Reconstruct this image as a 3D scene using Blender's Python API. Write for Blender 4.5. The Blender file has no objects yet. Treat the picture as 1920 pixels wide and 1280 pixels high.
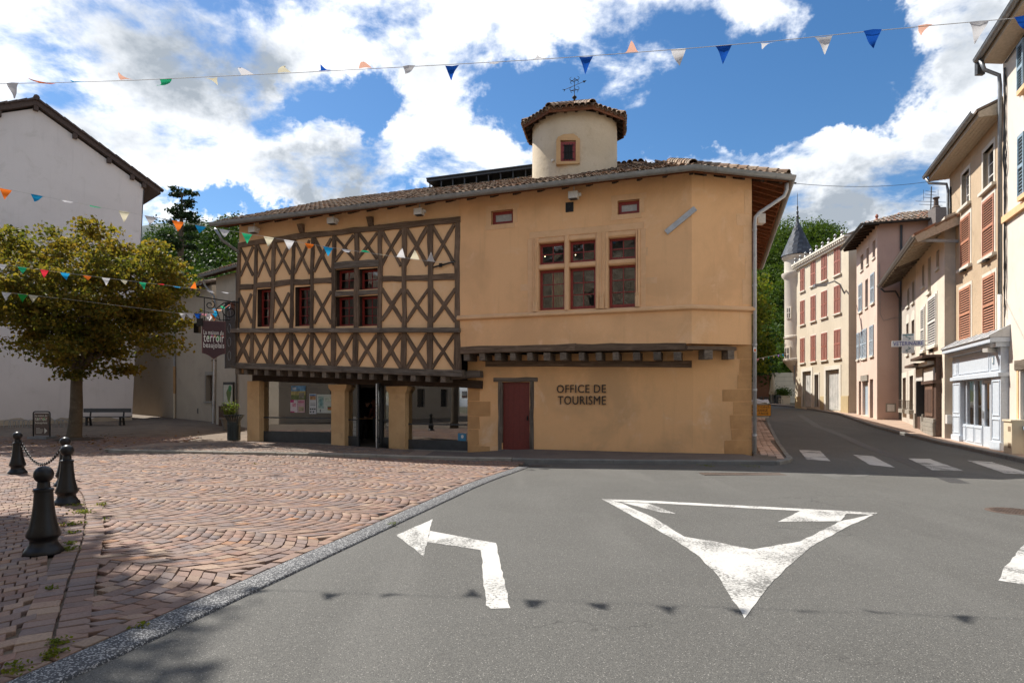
import bpy, math, random
import numpy as np
from mathutils import Vector, Matrix
random.seed(7)
rng = np.random.default_rng(11)
SC = bpy.context.scene
COL = SC.collection
R = math.radians

# ------------------------------------------------------------------ camera
F = 1160.0            # focal length in photograph pixels
HZ = 750.0            # row of the horizon in the photograph
CAMZ = 1.6
cam_d = bpy.data.cameras.new('camera')
cam = bpy.data.objects.new('camera', cam_d)
COL.objects.link(cam)
cam.location = (0, 0, CAMZ)
cam.rotation_euler = (R(90), 0, 0)
cam_d.sensor_width = 36.0
cam_d.lens = 36.0 * F / 1920.0
cam_d.shift_y = (HZ - 640.0) / 1920.0
cam_d.clip_start = 0.1
cam_d.clip_end = 3000
SC.camera = cam

# ------------------------------------------------------------------ exposure, sun
SC.view_settings.view_transform = 'Standard'
SC.view_settings.look = 'None'
SC.view_settings.gamma = 1.0
SC.view_settings.use_curve_mapping = False
SC.view_settings.exposure = 1.22
try:
    SC.cycles.max_bounces = 8
    SC.cycles.transparent_max_bounces = 12
    SC.cycles.sample_clamp_indirect = 4.0
except Exception:
    pass
SUN = Vector((-0.62, 0.525, 1.0)).normalized()
sun_d = bpy.data.lights.new('sun', 'SUN')
sun_d.energy = 3.5
sun_d.angle = R(0.55)
sun_d.color = (1.0, 0.945, 0.86)
sun = bpy.data.objects.new('sun', sun_d)
COL.objects.link(sun)
sun.rotation_euler = (-SUN).to_track_quat('-Z', 'Y').to_euler()
sun.location = (-30, 30, 40)

# ------------------------------------------------------------------ node helpers
class NT:
    def __init__(s, tree):
        s.t = tree; s.n = tree.nodes; s.l = tree.links
    def new(s, typ, **kw):
        n = s.n.new(typ)
        for k, v in kw.items(): setattr(n, k, v)
        return n
    def put(s, sock, val):
        if isinstance(val, bpy.types.NodeSocket): s.l.new(val, sock)
        elif val is not None: sock.default_value = val
    def math(s, op, a, b=None, c=None, clamp=False):
        n = s.new('ShaderNodeMath', operation=op); n.use_clamp = clamp
        s.put(n.inputs[0], a)
        if b is not None: s.put(n.inputs[1], b)
        if c is not None: s.put(n.inputs[2], c)
        return n.outputs[0]
    def vmath(s, op, a, b=None):
        n = s.new('ShaderNodeVectorMath', operation=op)
        s.put(n.inputs[0], a)
        if b is not None: s.put(n.inputs[1], b)
        return n.outputs['Value'] if op in ('LENGTH', 'DOT_PRODUCT', 'DISTANCE') else n.outputs[0]
    def noise(s, vec, scale, detail=4, rough=0.55, dist=0.0, dims='3D'):
        n = s.new('ShaderNodeTexNoise'); n.noise_dimensions = dims
        if vec is not None: s.l.new(vec, n.inputs['Vector'])
        n.inputs['Scale'].default_value = scale; n.inputs['Detail'].default_value = detail
        n.inputs['Roughness'].default_value = rough; n.inputs['Distortion'].default_value = dist
        return n.outputs['Fac']
    def ramp(s, fac, lo, hi, a=0.0, b=1.0, smooth=True):
        n = s.new('ShaderNodeMapRange'); n.interpolation_type = 'SMOOTHSTEP' if smooth else 'LINEAR'
        s.put(n.inputs[0], fac)
        s.put(n.inputs[1], lo); s.put(n.inputs[2], hi); s.put(n.inputs[3], a); s.put(n.inputs[4], b)
        return n.outputs[0]
    def mix(s, fac, a, b, mode='MIX'):
        n = s.new('ShaderNodeMix', data_type='RGBA', blend_type=mode)
        s.put(n.inputs[0], fac)
        for k, v in ((6, a), (7, b)):
            if isinstance(v, tuple) and len(v) == 3: v = v + (1,)
            s.put(n.inputs[k], v)
        return n.outputs[2]

# ------------------------------------------------------------------ sky with clouds
def pix_ae(px, py):
    x, z = (px - 960) / F, (HZ - py) / F
    return math.atan2(x, 1.0), math.atan2(z, math.hypot(x, 1.0))
BLOBS = [  # centre and radii in photograph pixels, weight
    (330, 130, 300, 130, .62), (60, 110, 150, 140, .36), (110, 240, 260, 60, .40), (270, 265, 130, 60, .34), (420, 330, 150, 34, .36), (300, 310, 90, 50, .28),
    (480, 195, 70, 40, .34), (560, 280, 105, 60, .66), (590, 335, 130, 45, .52), (470, 265, 45, 40, .40),
    (740, 45, 250, 80, .46), (1060, 15, 240, 60, .42), (650, 130, 100, 36, .26), (880, 90, 110, 60, .26),
    (840, 235, 60, 80, .52), (800, 300, 140, 46, .52), (930, 300, 100, 34, .42), (730, 335, 110, 36, .40),
    (1210, 150, 120, 34, .20), (1150, 213, 60, 16, .22), (1330, 110, 150, 40, .24), (1440, 25, 110, 30, .28), (960, 215, 90, 16, .20), (1380, 280, 200, 26, .12),
    (1270, 290, 110, 22, .46), (1480, 320, 250, 46, .56), (1640, 300, 260, 66, .56), (1560, 245, 90, 16, .28), (1700, 400, 320, 100, .64), (1500, 400, 260, 60, .56),
    (1800, 60, 140, 120, .58), (1900, 150, 110, 120, .46), (1840, 230, 120, 60, .40), (1720, 20, 80, 60, .36),
    (380, 405, 60, 16, .46), (450, 400, 30, 12, .44),
    (640, 205, 90, 40, -.34), (540, 220, 70, 26, -.30), (730, 225, 45, 60, -.34), (1010, 175, 130, 70, -.32), (1400, 200, 240, 90, -.36),
    (400, 375, 60, 24, -.25), (610, 400, 200, 24, -.4), (1660, 170, 150, 50, -.36), (1580, 90, 90, 90, -.30), (1180, 250, 110, 34, -.30), (60, 30, 80, 50, -.22),
]
DARKS = [(350, 120, 220, 80, .8), (480, 130, 130, 70, .5), (150, 240, 170, 40, .4), (620, 325, 120, 46, .9), (690, 290, 60, 40, .4), (930, 320, 90, 20, .25), (1860, 70, 130, 80, .55), (1650, 370, 320, 60, .65), (1500, 400, 200, 40, .4), (1750, 290, 150, 30, .3), (760, 95, 120, 30, .2)]
world = bpy.data.worlds.new('World')
SC.world = world
world.use_nodes = True
wt = NT(world.node_tree)
for n in list(wt.n): wt.n.remove(n)
def cloud_group():
    g = bpy.data.node_groups.new('cloud_density', 'ShaderNodeTree')
    g.interface.new_socket('Dir', in_out='INPUT', socket_type='NodeSocketVector')
    g.interface.new_socket('Density', in_out='OUTPUT', socket_type='NodeSocketFloat')
    g.interface.new_socket('Dark', in_out='OUTPUT', socket_type='NodeSocketFloat')
    t = NT(g)
    gi = t.new('NodeGroupInput'); go = t.new('NodeGroupOutput')
    d = gi.outputs[0]
    sep = t.new('ShaderNodeSeparateXYZ'); t.l.new(d, sep.inputs[0])
    az = t.math('ARCTAN2', sep.outputs[0], sep.outputs[1])
    el = t.math('ARCSINE', sep.outputs[2])
    w1 = t.noise(d, 6.0, 6, .66)
    w2 = t.noise(t.vmath('ADD', d, (3.1, 7.7, 1.3)), 6.0, 6, .66)
    az = t.math('ADD', az, t.math('MULTIPLY', t.math('SUBTRACT', w1, .5), .26))
    el = t.math('ADD', el, t.math('MULTIPLY', t.math('SUBTRACT', w2, .5), .18))
    cmb = t.new('ShaderNodeCombineXYZ')
    t.l.new(az, cmb.inputs[0]); t.l.new(el, cmb.inputs[1])
    def field(blobs, grow):
        acc = None
        for (px, py, rx, ry, w) in blobs:
            a, e = pix_ae(px, py)
            ca = math.cos(a)
            v = t.vmath('SUBTRACT', cmb.outputs[0], (a, e, 0))
            v = t.vmath('MULTIPLY', v, (F / (rx * ca * ca * grow), F / (ry * ca * grow), 0))
            b = t.ramp(t.vmath('LENGTH', v), 1.35, 0.25, 0.0, w)
            acc = b if acc is None else t.math('ADD', acc, b)
        return acc
    acc = t.math('MINIMUM', field(BLOBS, 1.2), .52); dark = field(DARKS, 1.2)
    # the rest of the sky: broken cumulus of the same kind
    den = t.math('ADD', sep.outputs[2], .30)
    den = t.math('MAXIMUM', den, .05)
    dv = t.new('ShaderNodeVectorMath', operation='SCALE'); t.l.new(d, dv.inputs[0]); t.l.new(t.math('DIVIDE', 1.0, den), dv.inputs[3])
    far = t.noise(dv.outputs[0], 1.1, 6, .55)
    away = t.ramp(t.math('ABSOLUTE', az), .75, 1.0)
    high = t.ramp(el, .58, .72)
    out = t.math('MAXIMUM', away, high)
    gen = t.ramp(far, .42, .62, 0.0, .85)
    acc = t.math('ADD', t.math('MULTIPLY', acc, t.math('SUBTRACT', 1.0, out)), t.math('MULTIPLY', gen, out))
    fine = t.noise(dv.outputs[0], 4.6, 10, .60, .25)
    puff = t.noise(dv.outputs[0], 11.0, 7, .6, .2)
    dens = t.math('ADD', acc, t.math('MULTIPLY', t.math('SUBTRACT', fine, .5), 2.6))
    dens = t.math('ADD', dens, t.math('MULTIPLY', t.math('SUBTRACT', puff, .5), .8))
    soft = t.math('MULTIPLY', t.ramp(gen, .45, .85, 0, .6), out)
    dk = t.math('ADD', t.math('MULTIPLY', dark, t.math('SUBTRACT', 1.0, out)), soft)
    dk = t.math('MULTIPLY', dk, t.ramp(fine, .22, .72, .5, 1.1))
    dk = t.math('ADD', dk, t.math('MULTIPLY', t.math('SUBTRACT', .57, puff), 1.1))
    t.l.new(dens, go.inputs[0]); t.l.new(dk, go.inputs[1])
    return g
CG = cloud_group()
tc = wt.new('ShaderNodeTexCoord')
dirn = wt.vmath('NORMALIZE', tc.outputs['Generated'])
def cl(vec):
    n = wt.new('ShaderNodeGroup'); n.node_tree = CG
    wt.l.new(vec, n.inputs[0]); return n
c0 = cl(dirn)
sky = wt.new('ShaderNodeTexSky', sky_type='NISHITA')
sky.sun_disc = False
sky.sun_elevation = math.asin(SUN.z)
sky.sun_rotation = math.atan2(SUN.x, SUN.y)
sky.altitude = 300
sky.air_density = 1.0; sky.dust_density = .3; sky.ozone_density = 2.0
SKY_STRENGTH = 0.1
hs = wt.new('ShaderNodeHueSaturation')
hs.inputs['Saturation'].default_value = 1.26
hs.inputs['Value'].default_value = .58
wt.l.new(sky.outputs[0], hs.inputs['Color'])
mask = wt.ramp(c0.outputs[0], .07, .62)
# the sun stands behind and to the left: where much cloud lies between, it is grey
body = wt.ramp(c0.outputs[0], .40, 1.1, -.02, .30)
grey = wt.math('ADD', c0.outputs[1], body, clamp=True)
K = 1.0 / SKY_STRENGTH
ccol = wt.mix(grey, (.58 * K, .592 * K, .61 * K), (.19 * K, .215 * K, .245 * K))
sepz = wt.new('ShaderNodeSeparateXYZ'); wt.l.new(dirn, sepz.inputs[0])
col = wt.mix(mask, hs.outputs[0], ccol)
below = wt.ramp(sepz.outputs[2], -.02, .0)
col = wt.mix(below, (.9, .9, .9), col)
bg = wt.new('ShaderNodeBackground')
wt.l.new(col, bg.inputs[0]); bg.inputs[1].default_value = SKY_STRENGTH
wo = wt.new('ShaderNodeOutputWorld'); wt.l.new(bg.outputs[0], wo.inputs[0])
try:
    world.cycles.sampling_method = 'MANUAL'; world.cycles.sample_map_resolution = 512
except Exception: pass

# ------------------------------------------------------------------ materials
def newmat(name):
    m = bpy.data.materials.new(name); m.use_nodes = True
    t = NT(m.node_tree)
    b = t.n['Principled BSDF']
    return m, t, b
def pos(t):
    return t.new('ShaderNodeNewGeometry').outputs['Position']
def obj(t):
    return t.new('ShaderNodeTexCoord').outputs['Object']
def bump(t, b, h, strength=.3, dist=.02):
    n = t.new('ShaderNodeBump'); n.inputs['Strength'].default_value = strength; n.inputs['Distance'].default_value = dist
    t.l.new(h, n.inputs['Height']); t.l.new(n.outputs[0], b.inputs['Normal'])
def flat(name, c, rough=.6, metal=0.0, var=.12, vs=14, spec=None):
    m, t, b = newmat(name)
    p = pos(t)
    n = t.noise(p, vs, 4, .6)
    k = t.ramp(n, .3, .7, 1 - var, 1 + var)
    vm = t.new('ShaderNodeVectorMath', operation='SCALE'); vm.inputs[0].default_value = c
    t.l.new(k, vm.inputs[3]); t.l.new(vm.outputs[0], b.inputs['Base Color'])
    b.inputs['Roughness'].default_value = rough; b.inputs['Metallic'].default_value = metal
    if spec is not None: b.inputs['Specular IOR Level'].default_value = spec
    return m
def plaster(name, c1, c2, c3=None, s1=.7, s2=3.0, bstr=.25, bscale=35, rough=.9, lo=.38, hi=.66, rain=0.0):
    m, t, b = newmat(name)
    p = pos(t)
    a = t.noise(p, s1, 6, .62, .4)
    col = t.mix(t.ramp(a, lo, hi), c1, c2)
    if c3 is not None:
        d = t.noise(t.vmath('ADD', p, (5.3, 2.1, 9.4)), s2, 7, .68, .6)
        col = t.mix(t.ramp(d, .53, .75, 0, .85), col, c3)
    if rain > 0:      # vertical rain streaks
        sc = t.vmath('MULTIPLY', p, (6.0, 6.0, .35))
        st = t.noise(sc, 1.0, 5, .65)
        col = t.mix(t.ramp(st, .54, .74, 0, rain), col, tuple(x * .62 for x in c1))
    f = t.noise(p, 24, 4, .7)
    col = t.mix(t.ramp(f, .25, .75, .0, .16), col, tuple(x * .72 for x in c1))
    t.l.new(col, b.inputs['Base Color'])
    b.inputs['Roughness'].default_value = rough; b.inputs['Specular IOR Level'].default_value = .2
    h = t.math('ADD', t.noise(p, bscale, 5, .65), t.math('MULTIPLY', t.noise(p, bscale * .12, 3, .5), 1.5))
    bump(t, b, h, bstr, .012)
    return m
def wood(name, c1, c2, rough=.85, scale=9, bstr=.5):
    m, t, b = newmat(name)
    p = obj(t)
    oi = t.new('ShaderNodeObjectInfo')
    sh = t.new('ShaderNodeVectorMath', operation='SCALE'); sh.inputs[0].default_value = (17, 9, 5); t.l.new(oi.outputs['Random'], sh.inputs[3])
    q = t.vmath('ADD', t.vmath('MULTIPLY', p, (.9, 12, 12)), sh.outputs[0])
    a = t.noise(q, 1.6, 7, .68, .5)
    k = t.noise(t.vmath('ADD', p, sh.outputs[0]), 2.2, 4, .6)
    col = t.mix(t.ramp(a, .32, .68), c1, c2)
    col = t.mix(t.ramp(k, .5, .75, 0, .5), col, tuple(x * 1.5 for x in c2))
    cr = t.noise(t.vmath('MULTIPLY', q, (.5, 2.5, 2.5)), 1.0, 2, .5)
    col = t.mix(t.ramp(t.math('ABSOLUTE', t.math('SUBTRACT', cr, .5)), .025, .0, 0, .8), col, tuple(x * .3 for x in c1))
    hv = t.math('MULTIPLY_ADD', oi.outputs['Random'], .45, .78)
    vm = t.new('ShaderNodeVectorMath', operation='SCALE'); t.l.new(col, vm.inputs[0]); t.l.new(hv, vm.inputs[3])
    t.l.new(vm.outputs[0], b.inputs['Base Color'])
    b.inputs['Roughness'].default_value = rough; b.inputs['Specular IOR Level'].default_value = .25
    bump(t, b, a, bstr, .02)
    return m
def varied(name, stops, rough=.85, dirt=None, dirt_amt=.5, fine=40, bstr=.4, spec=.25, big=1.2):
    """a colour per piece (loose pieces and objects alike), with grain and dirt"""
    m, t, b = newmat(name)
    g = t.new('ShaderNodeNewGeometry'); oi = t.new('ShaderNodeObjectInfo')
    r = t.math('FRACT', t.math('ADD', g.outputs['Random Per Island'], t.math('MULTIPLY', oi.outputs['Random'], 7.31)))
    cr = t.new('ShaderNodeValToRGB'); cr.color_ramp.interpolation = 'CONSTANT'
    e = cr.color_ramp.elements
    while len(e) < len(stops): e.new(.5)
    for i, (x, c) in enumerate(stops):
        e[i].position = x; e[i].color = c + (1,)
    t.l.new(r, cr.inputs[0])
    p = g.outputs['Position']
    r2 = t.math('FRACT', t.math('MULTIPLY', r, 37.7))
    f = t.noise(p, fine, 5, .68)
    k = t.math('MULTIPLY', t.math('MULTIPLY_ADD', r2, .32, .84), t.ramp(f, .25, .75, .75, 1.2))
    vm = t.new('ShaderNodeVectorMath', operation='SCALE'); t.l.new(cr.outputs[0], vm.inputs[0]); t.l.new(k, vm.inputs[3])
    col = vm.outputs[0]
    if dirt is not None:
        d = t.noise(p, big, 6, .66, .4)
        col = t.mix(t.ramp(d, .42, .72, 0, dirt_amt), col, dirt)
    t.l.new(col, b.inputs['Base Color'])
    b.inputs['Roughness'].default_value = rough; b.inputs['Specular IOR Level'].default_value = spec
    bump(t, b, f, bstr, .01)
    return m
def metal(name, c, rough=.45, met=.6, var=.15):
    m, t, b = newmat(name)
    p = pos(t)
    n = t.noise(p, 6, 6, .65)
    col = t.mix(t.ramp(n, .3, .7), tuple(x * (1 - var) for x in c), tuple(min(1, x * (1 + var)) for x in c))
    t.l.new(col, b.inputs['Base Color'])
    b.inputs['Metallic'].default_value = met
    t.put(b.inputs['Roughness'], t.ramp(n, .3, .7, rough * .8, rough * 1.25))
    return m
def glass(name, tint=(.9, .93, .92), refl=1.0, wob=.0, add=.02):
    m, t, b = newmat(name)
    t.n.remove(b)
    out = t.n['Material Output']
    tr = t.new('ShaderNodeBsdfTransparent'); tr.inputs[0].default_value = tint + (1,)
    gl = t.new('ShaderNodeBsdfGlossy'); gl.inputs['Roughness'].default_value = .015
    gl.inputs[0].default_value = (refl, refl, refl, 1)
    fr = t.new('ShaderNodeFresnel'); fr.inputs[0].default_value = 1.62
    if wob:
        bn = t.new('ShaderNodeBump'); bn.inputs['Strength'].default_value = wob; bn.inputs['Distance'].default_value = .02
        t.l.new(t.noise(pos(t), 5, 2), bn.inputs['Height'])
        t.l.new(bn.outputs[0], gl.inputs['Normal']); t.l.new(bn.outputs[0], fr.inputs['Normal'])
    mx = t.new('ShaderNodeMixShader')
    t.l.new(t.math('ADD', t.math('MULTIPLY', fr.outputs[0], 1.25), add, clamp=True), mx.inputs[0]); t.l.new(tr.outputs[0], mx.inputs[1]); t.l.new(gl.outputs[0], mx.inputs[2])
    t.l.new(mx.outputs[0], out.inputs[0])
    return m
def leafmat(name, cols, trans=.45, rough=.55):
    m, t, b = newmat(name)
    t.n.remove(b); out = t.n['Material Output']
    g = t.new('ShaderNodeNewGeometry')
    r = g.outputs['Random Per Island']
    cr = t.new('ShaderNodeValToRGB')
    e = cr.color_ramp.elements
    while len(e) < len(cols): e.new(.5)
    for i, c in enumerate(cols):
        e[i].position = i / (len(cols) - 1); e[i].color = c + (1,)
    big = t.noise(g.outputs['Position'], .55, 3, .5)
    t.l.new(t.math('ADD', t.math('MULTIPLY', r, .6), t.math('MULTIPLY', t.ramp(big, .3, .7), .4)), cr.inputs[0])
    df = t.new('ShaderNodeBsdfPrincipled'); t.l.new(cr.outputs[0], df.inputs['Base Color']); df.inputs['Roughness'].default_value = rough
    df.inputs['Specular IOR Level'].default_value = .08
    tl = t.new('ShaderNodeBsdfTranslucent')
    vm = t.new('ShaderNodeVectorMath', operation='MULTIPLY'); vm.inputs[1].default_value = (1.5, 1.45, .6); t.l.new(cr.outputs[0], vm.inputs[0])
    t.l.new(vm.outputs[0], tl.inputs[0])
    mx = t.new('ShaderNodeMixShader'); mx.inputs[0].default_value = trans
    t.l.new(df.outputs[0], mx.inputs[1]); t.l.new(tl.outputs[0], mx.inputs[2]); t.l.new(mx.outputs[0], out.inputs[0])
    return m
def emit(name, c, s):
    m, t, b = newmat(name)
    b.inputs['Emission Color'].default_value = c + (1,); b.inputs['Emission Strength'].default_value = s
    return m

def asphalt():
    m, t, b = newmat('asphalt')
    p = pos(t)
    vo = t.new('ShaderNodeTexVoronoi'); vo.inputs['Scale'].default_value = 150; t.l.new(p, vo.inputs['Vector'])
    sepc = t.new('ShaderNodeSeparateColor'); t.l.new(vo.outputs['Color'], sepc.inputs[0])
    chip = sepc.outputs[0]
    base = t.mix(t.ramp(t.noise(p, .45, 6, .6, .5), .35, .68), (.078, .076, .070), (.098, .096, .089))
    base = t.mix(t.ramp(t.noise(p, 2.2, 6, .7), .5, .8, 0, .4), base, (.066, .065, .062))
    # wheel tracks, oil spots, hair cracks and an old trench patch
    tr = t.noise(t.vmath('MULTIPLY', p, (.9, .10, 1)), 1.0, 4, .55, .3)
    base = t.mix(t.ramp(tr, .50, .66, 0, .6), base, (.125, .122, .113))
    oil = t.noise(p, 1.3, 3, .5, .2)
    base = t.mix(t.ramp(oil, .68, .76, 0, .5), base, (.040, .039, .038))
    col = t.mix(t.ramp(chip, .0, 1.0, 0, .55), base, (.150, .146, .134))
    col = t.mix(t.ramp(chip, .955, .985, 0, .8), col, (.30, .29, .265))
    col = t.mix(t.ramp(vo.outputs['Distance'], .42, .75, 0, .6), col, (.036, .036, .036))
    wv = t.new('ShaderNodeCombineXYZ'); t.l.new(t.noise(p, 1.1, 4, .6), wv.inputs[0]); t.l.new(t.noise(t.vmath('ADD', p, (7, 3, 1)), 1.1, 4, .6), wv.inputs[1])
    ck = t.new('ShaderNodeTexVoronoi', feature='DISTANCE_TO_EDGE'); ck.inputs['Scale'].default_value = .33
    t.l.new(t.vmath('ADD', p, t.vmath('MULTIPLY', wv.outputs[0], (1.6, 1.6, 0))), ck.inputs['Vector'])
    crack = t.math('MULTIPLY', t.ramp(ck.outputs['Distance'], .0015, .005, 1, 0), t.ramp(t.noise(p, .3, 2, .5), .47, .6))
    col = t.mix(t.math('MULTIPLY', crack, .3), col, (.022, .022, .022))
    t.l.new(col, b.inputs['Base Color'])
    b.inputs['Roughness'].default_value = .85; b.inputs['Specular IOR Level'].default_value = .3
    h = t.math('SUBTRACT', t.math('MULTIPLY', chip, .35), vo.outputs['Distance'])
    h = t.math('ADD', h, t.math('MULTIPLY', t.noise(p, 30, 4, .6), .6))
    h = t.math('SUBTRACT', h, t.math('MULTIPLY', crack, 2.0))
    bump(t, b, h, .45, .006)
    return m
def roadpaint():
    m, t, b = newmat('road_paint')
    p = pos(t)
    big = t.noise(t.vmath('MULTIPLY', p, (1.3, .8, 1)), 1.1, 5, .62, .5)
    fine = t.noise(p, 34, 6, .72)
    sc = t.noise(t.vmath('MULTIPLY', p, (40, 5, 1)), 1.0, 3, .6)
    w = t.math('ADD', t.math('MULTIPLY', big, .62), t.math('ADD', t.math('MULTIPLY', fine, .62), t.math('MULTIPLY', sc, .05)))
    col = t.mix(t.ramp(w, .63, .74), (.46, .452, .43), (.115, .113, .106))
    col = t.mix(t.ramp(t.noise(p, 4, 5, .7), .42, .75, 0, .5), col, (.36, .355, .335))
    t.l.new(col, b.inputs['Base Color']); b.inputs['Roughness'].default_value = .85
    bump(t, b, t.noise(p, 90, 3, .6), .3, .006)
    return m
def chips():
    m, t, b = newmat('chipped_kerb')
    p = pos(t)
    vo = t.new('ShaderNodeTexVoronoi'); vo.inputs['Scale'].default_value = 105; t.l.new(p, vo.inputs['Vector'])
    sepc = t.new('ShaderNodeSeparateColor'); t.l.new(vo.outputs['Color'], sepc.inputs[0])
    col = t.mix(t.ramp(sepc.outputs[0], .64, .85), (.034, .036, .041), (.30, .30, .30))
    col = t.mix(t.ramp(t.noise(p, 1.4, 5, .6), .5, .75, 0, .4), col, (.085, .082, .078))
    t.l.new(col, b.inputs['Base Color']); b.inputs['Roughness'].default_value = .75
    bump(t, b, sepc.outputs[0], .5, .008)
    return m

OCHRE = plaster('ochre_plaster', (.86, .515, .265), (.73, .435, .225), (.88, .585, .35), s1=.5, s2=1.0, bstr=.3, bscale=26, rain=.24)
OCHRE_LOW = plaster('ochre_plaster_lower', (.84, .49, .235), (.62, .375, .19), (.87, .635, .42), s1=.45, s2=.8, bstr=.32, bscale=26, rain=.16)
INFILL = plaster('infill_plaster', (.87, .56, .31), (.81, .52, .28), (.87, .61, .38), s1=1.2, s2=2.5, bstr=.2, bscale=40)
STONE_O = plaster('ochre_stone', (.64, .415, .215), (.56, .35, .175), (.48, .30, .165), s1=1.6, s2=5, bstr=.5, bscale=22, rain=.1)
QUOIN = plaster('stained_quoin_stone', (.62, .35, .155), (.50, .275, .12), (.41, .235, .115), s1=1.4, s2=4, bstr=.55, bscale=20, rain=.15)
STONE_P = plaster('pale_dressed_stone', (.80, .505, .285), (.72, .45, .245), (.66, .42, .24), s1=2.0, s2=6, bstr=.35, bscale=25)
TURRET_P = plaster('rough_turret_render', (.68, .57, .42), (.62, .51, .36), (.54, .43, .29), s1=1.0, s2=4, bstr=1.0, bscale=9)
TIMBER = wood('old_oak', (.10, .066, .044), (.195, .135, .092))
TIMBER_G = wood('weathered_oak', (.10, .078, .060), (.20, .165, .133))
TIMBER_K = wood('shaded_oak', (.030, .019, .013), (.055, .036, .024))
RAFTER = wood('stained_rafter_wood', (.15, .055, .024), (.22, .085, .038), rough=.7)
RED = flat('oxblood_paint', (.24, .026, .019), .45, var=.15)
RED_D = flat('door_red_paint', (.15, .020, .014), .5, var=.12)
TILE = varied('canal_tile', [(0, (.30, .19, .125)), (.18, (.24, .155, .105)), (.36, (.36, .25, .17)), (.55, (.19, .125, .09)), (.68, (.33, .165, .09)), (.74, (.28, .215, .16)), (.9, (.40, .30, .21))], dirt=(.085, .07, .05), dirt_amt=.75, fine=28, bstr=.5, big=2.2)
TILE_BED = flat('tile_bed', (.13, .09, .065), .9, var=.3)
TILE_FAR = varied('weathered_tile', [(0, (.30, .22, .165)), (.3, (.24, .18, .135)), (.6, (.36, .27, .20)), (.8, (.32, .17, .11))], dirt=(.12, .10, .08), dirt_amt=.6, fine=15, bstr=.3)
ZINC = metal('zinc', (.27, .28, .285), .5, .55)
ZINC_L = metal('pale_zinc_pipe', (.46, .47, .48), .5, .35)
DARK = metal('dark_grey_metal', (.055, .058, .062), .45, .4)
IRON = metal('black_iron', (.018, .017, .017), .45, .5)
RUSTY = metal('rusted_iron', (.085, .058, .045), .8, .2, .35)
STEEL = metal('brushed_steel', (.55, .55, .55), .3, .9)
GLASS = glass('window_glass', wob=.06)
SHOPGLASS = glass('shop_glass', add=.17)
BLACKIN = flat('dark_interior', (.020, .017, .015), .9)
INWALL = flat('interior_wall', (.085, .062, .042), .9)
INFLOOR = flat('interior_floor', (.16, .05, .02), .5)
INWARM = flat('interior_cream_wall', (.42, .30, .15), .9)
SETT = varied('porphyry_sett', [(0, (.190, .122, .098)), (.16, (.170, .118, .102)), (.32, (.215, .138, .104)), (.46, (.160, .118, .108)), (.60, (.235, .160, .118)), (.74, (.195, .118, .090)), (.88, (.270, .140, .076)), (.91, (.140, .110, .105)), (.97, (.26, .185, .135))], rough=.78, dirt=(.215, .155, .12), dirt_amt=.6, fine=55, bstr=.3, big=1.1)
SETT_L = varied('grey_porphyry_sett', [(0, (.165, .125, .105)), (.2, (.200, .150, .120)), (.4, (.150, .118, .105)), (.6, (.23, .165, .125)), (.8, (.19, .125, .095)), (.93, (.27, .155, .09))], rough=.78, dirt=(.15, .12, .10), dirt_amt=.55, fine=55, bstr=.35)
JOINT = plaster('sandy_joint', (.17, .135, .105), (.12, .095, .075), (.20, .16, .12), s1=1.5, s2=6, bstr=.6, bscale=60)
ASPHALT = asphalt()
PAINT = roadpaint()
CHIPS = chips()
KERB = plaster('kerb_stone', (.30, .275, .235), (.24, .22, .19), (.17, .16, .14), s1=2, s2=6, bstr=.4, bscale=45)
KERB_D = plaster('grey_kerb_stone', (.21, .205, .19), (.16, .155, .145), (.11, .105, .10), s1=2, s2=6, bstr=.4, bscale=45)
WALK_D = plaster('dark_pavement_asphalt', (.155, .125, .105), (.12, .10, .09), (.19, .16, .135), s1=1, s2=5, bstr=.5, bscale=70)
PAVER = varied('pink_paver', [(0, (.46, .325, .25)), (.25, (.50, .355, .275)), (.5, (.42, .30, .235)), (.75, (.53, .385, .305))], rough=.85, dirt=(.24, .19, .155), dirt_amt=.45, fine=40, bstr=.3)
GROUND = plaster('bare_ground', (.16, .14, .10), (.11, .11, .07), (.08, .09, .05), s1=.1, s2=.6, bstr=.4, bscale=10)
BLACKPAINT = flat('black_bollard_paint', (.009, .009, .010), .36, var=.2, spec=.3)
WHITEP = flat('white_paint', (.72, .71, .68), .6, var=.06)
WHITEBOX = flat('white_plastic', (.62, .60, .56), .5, var=.06)
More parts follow.
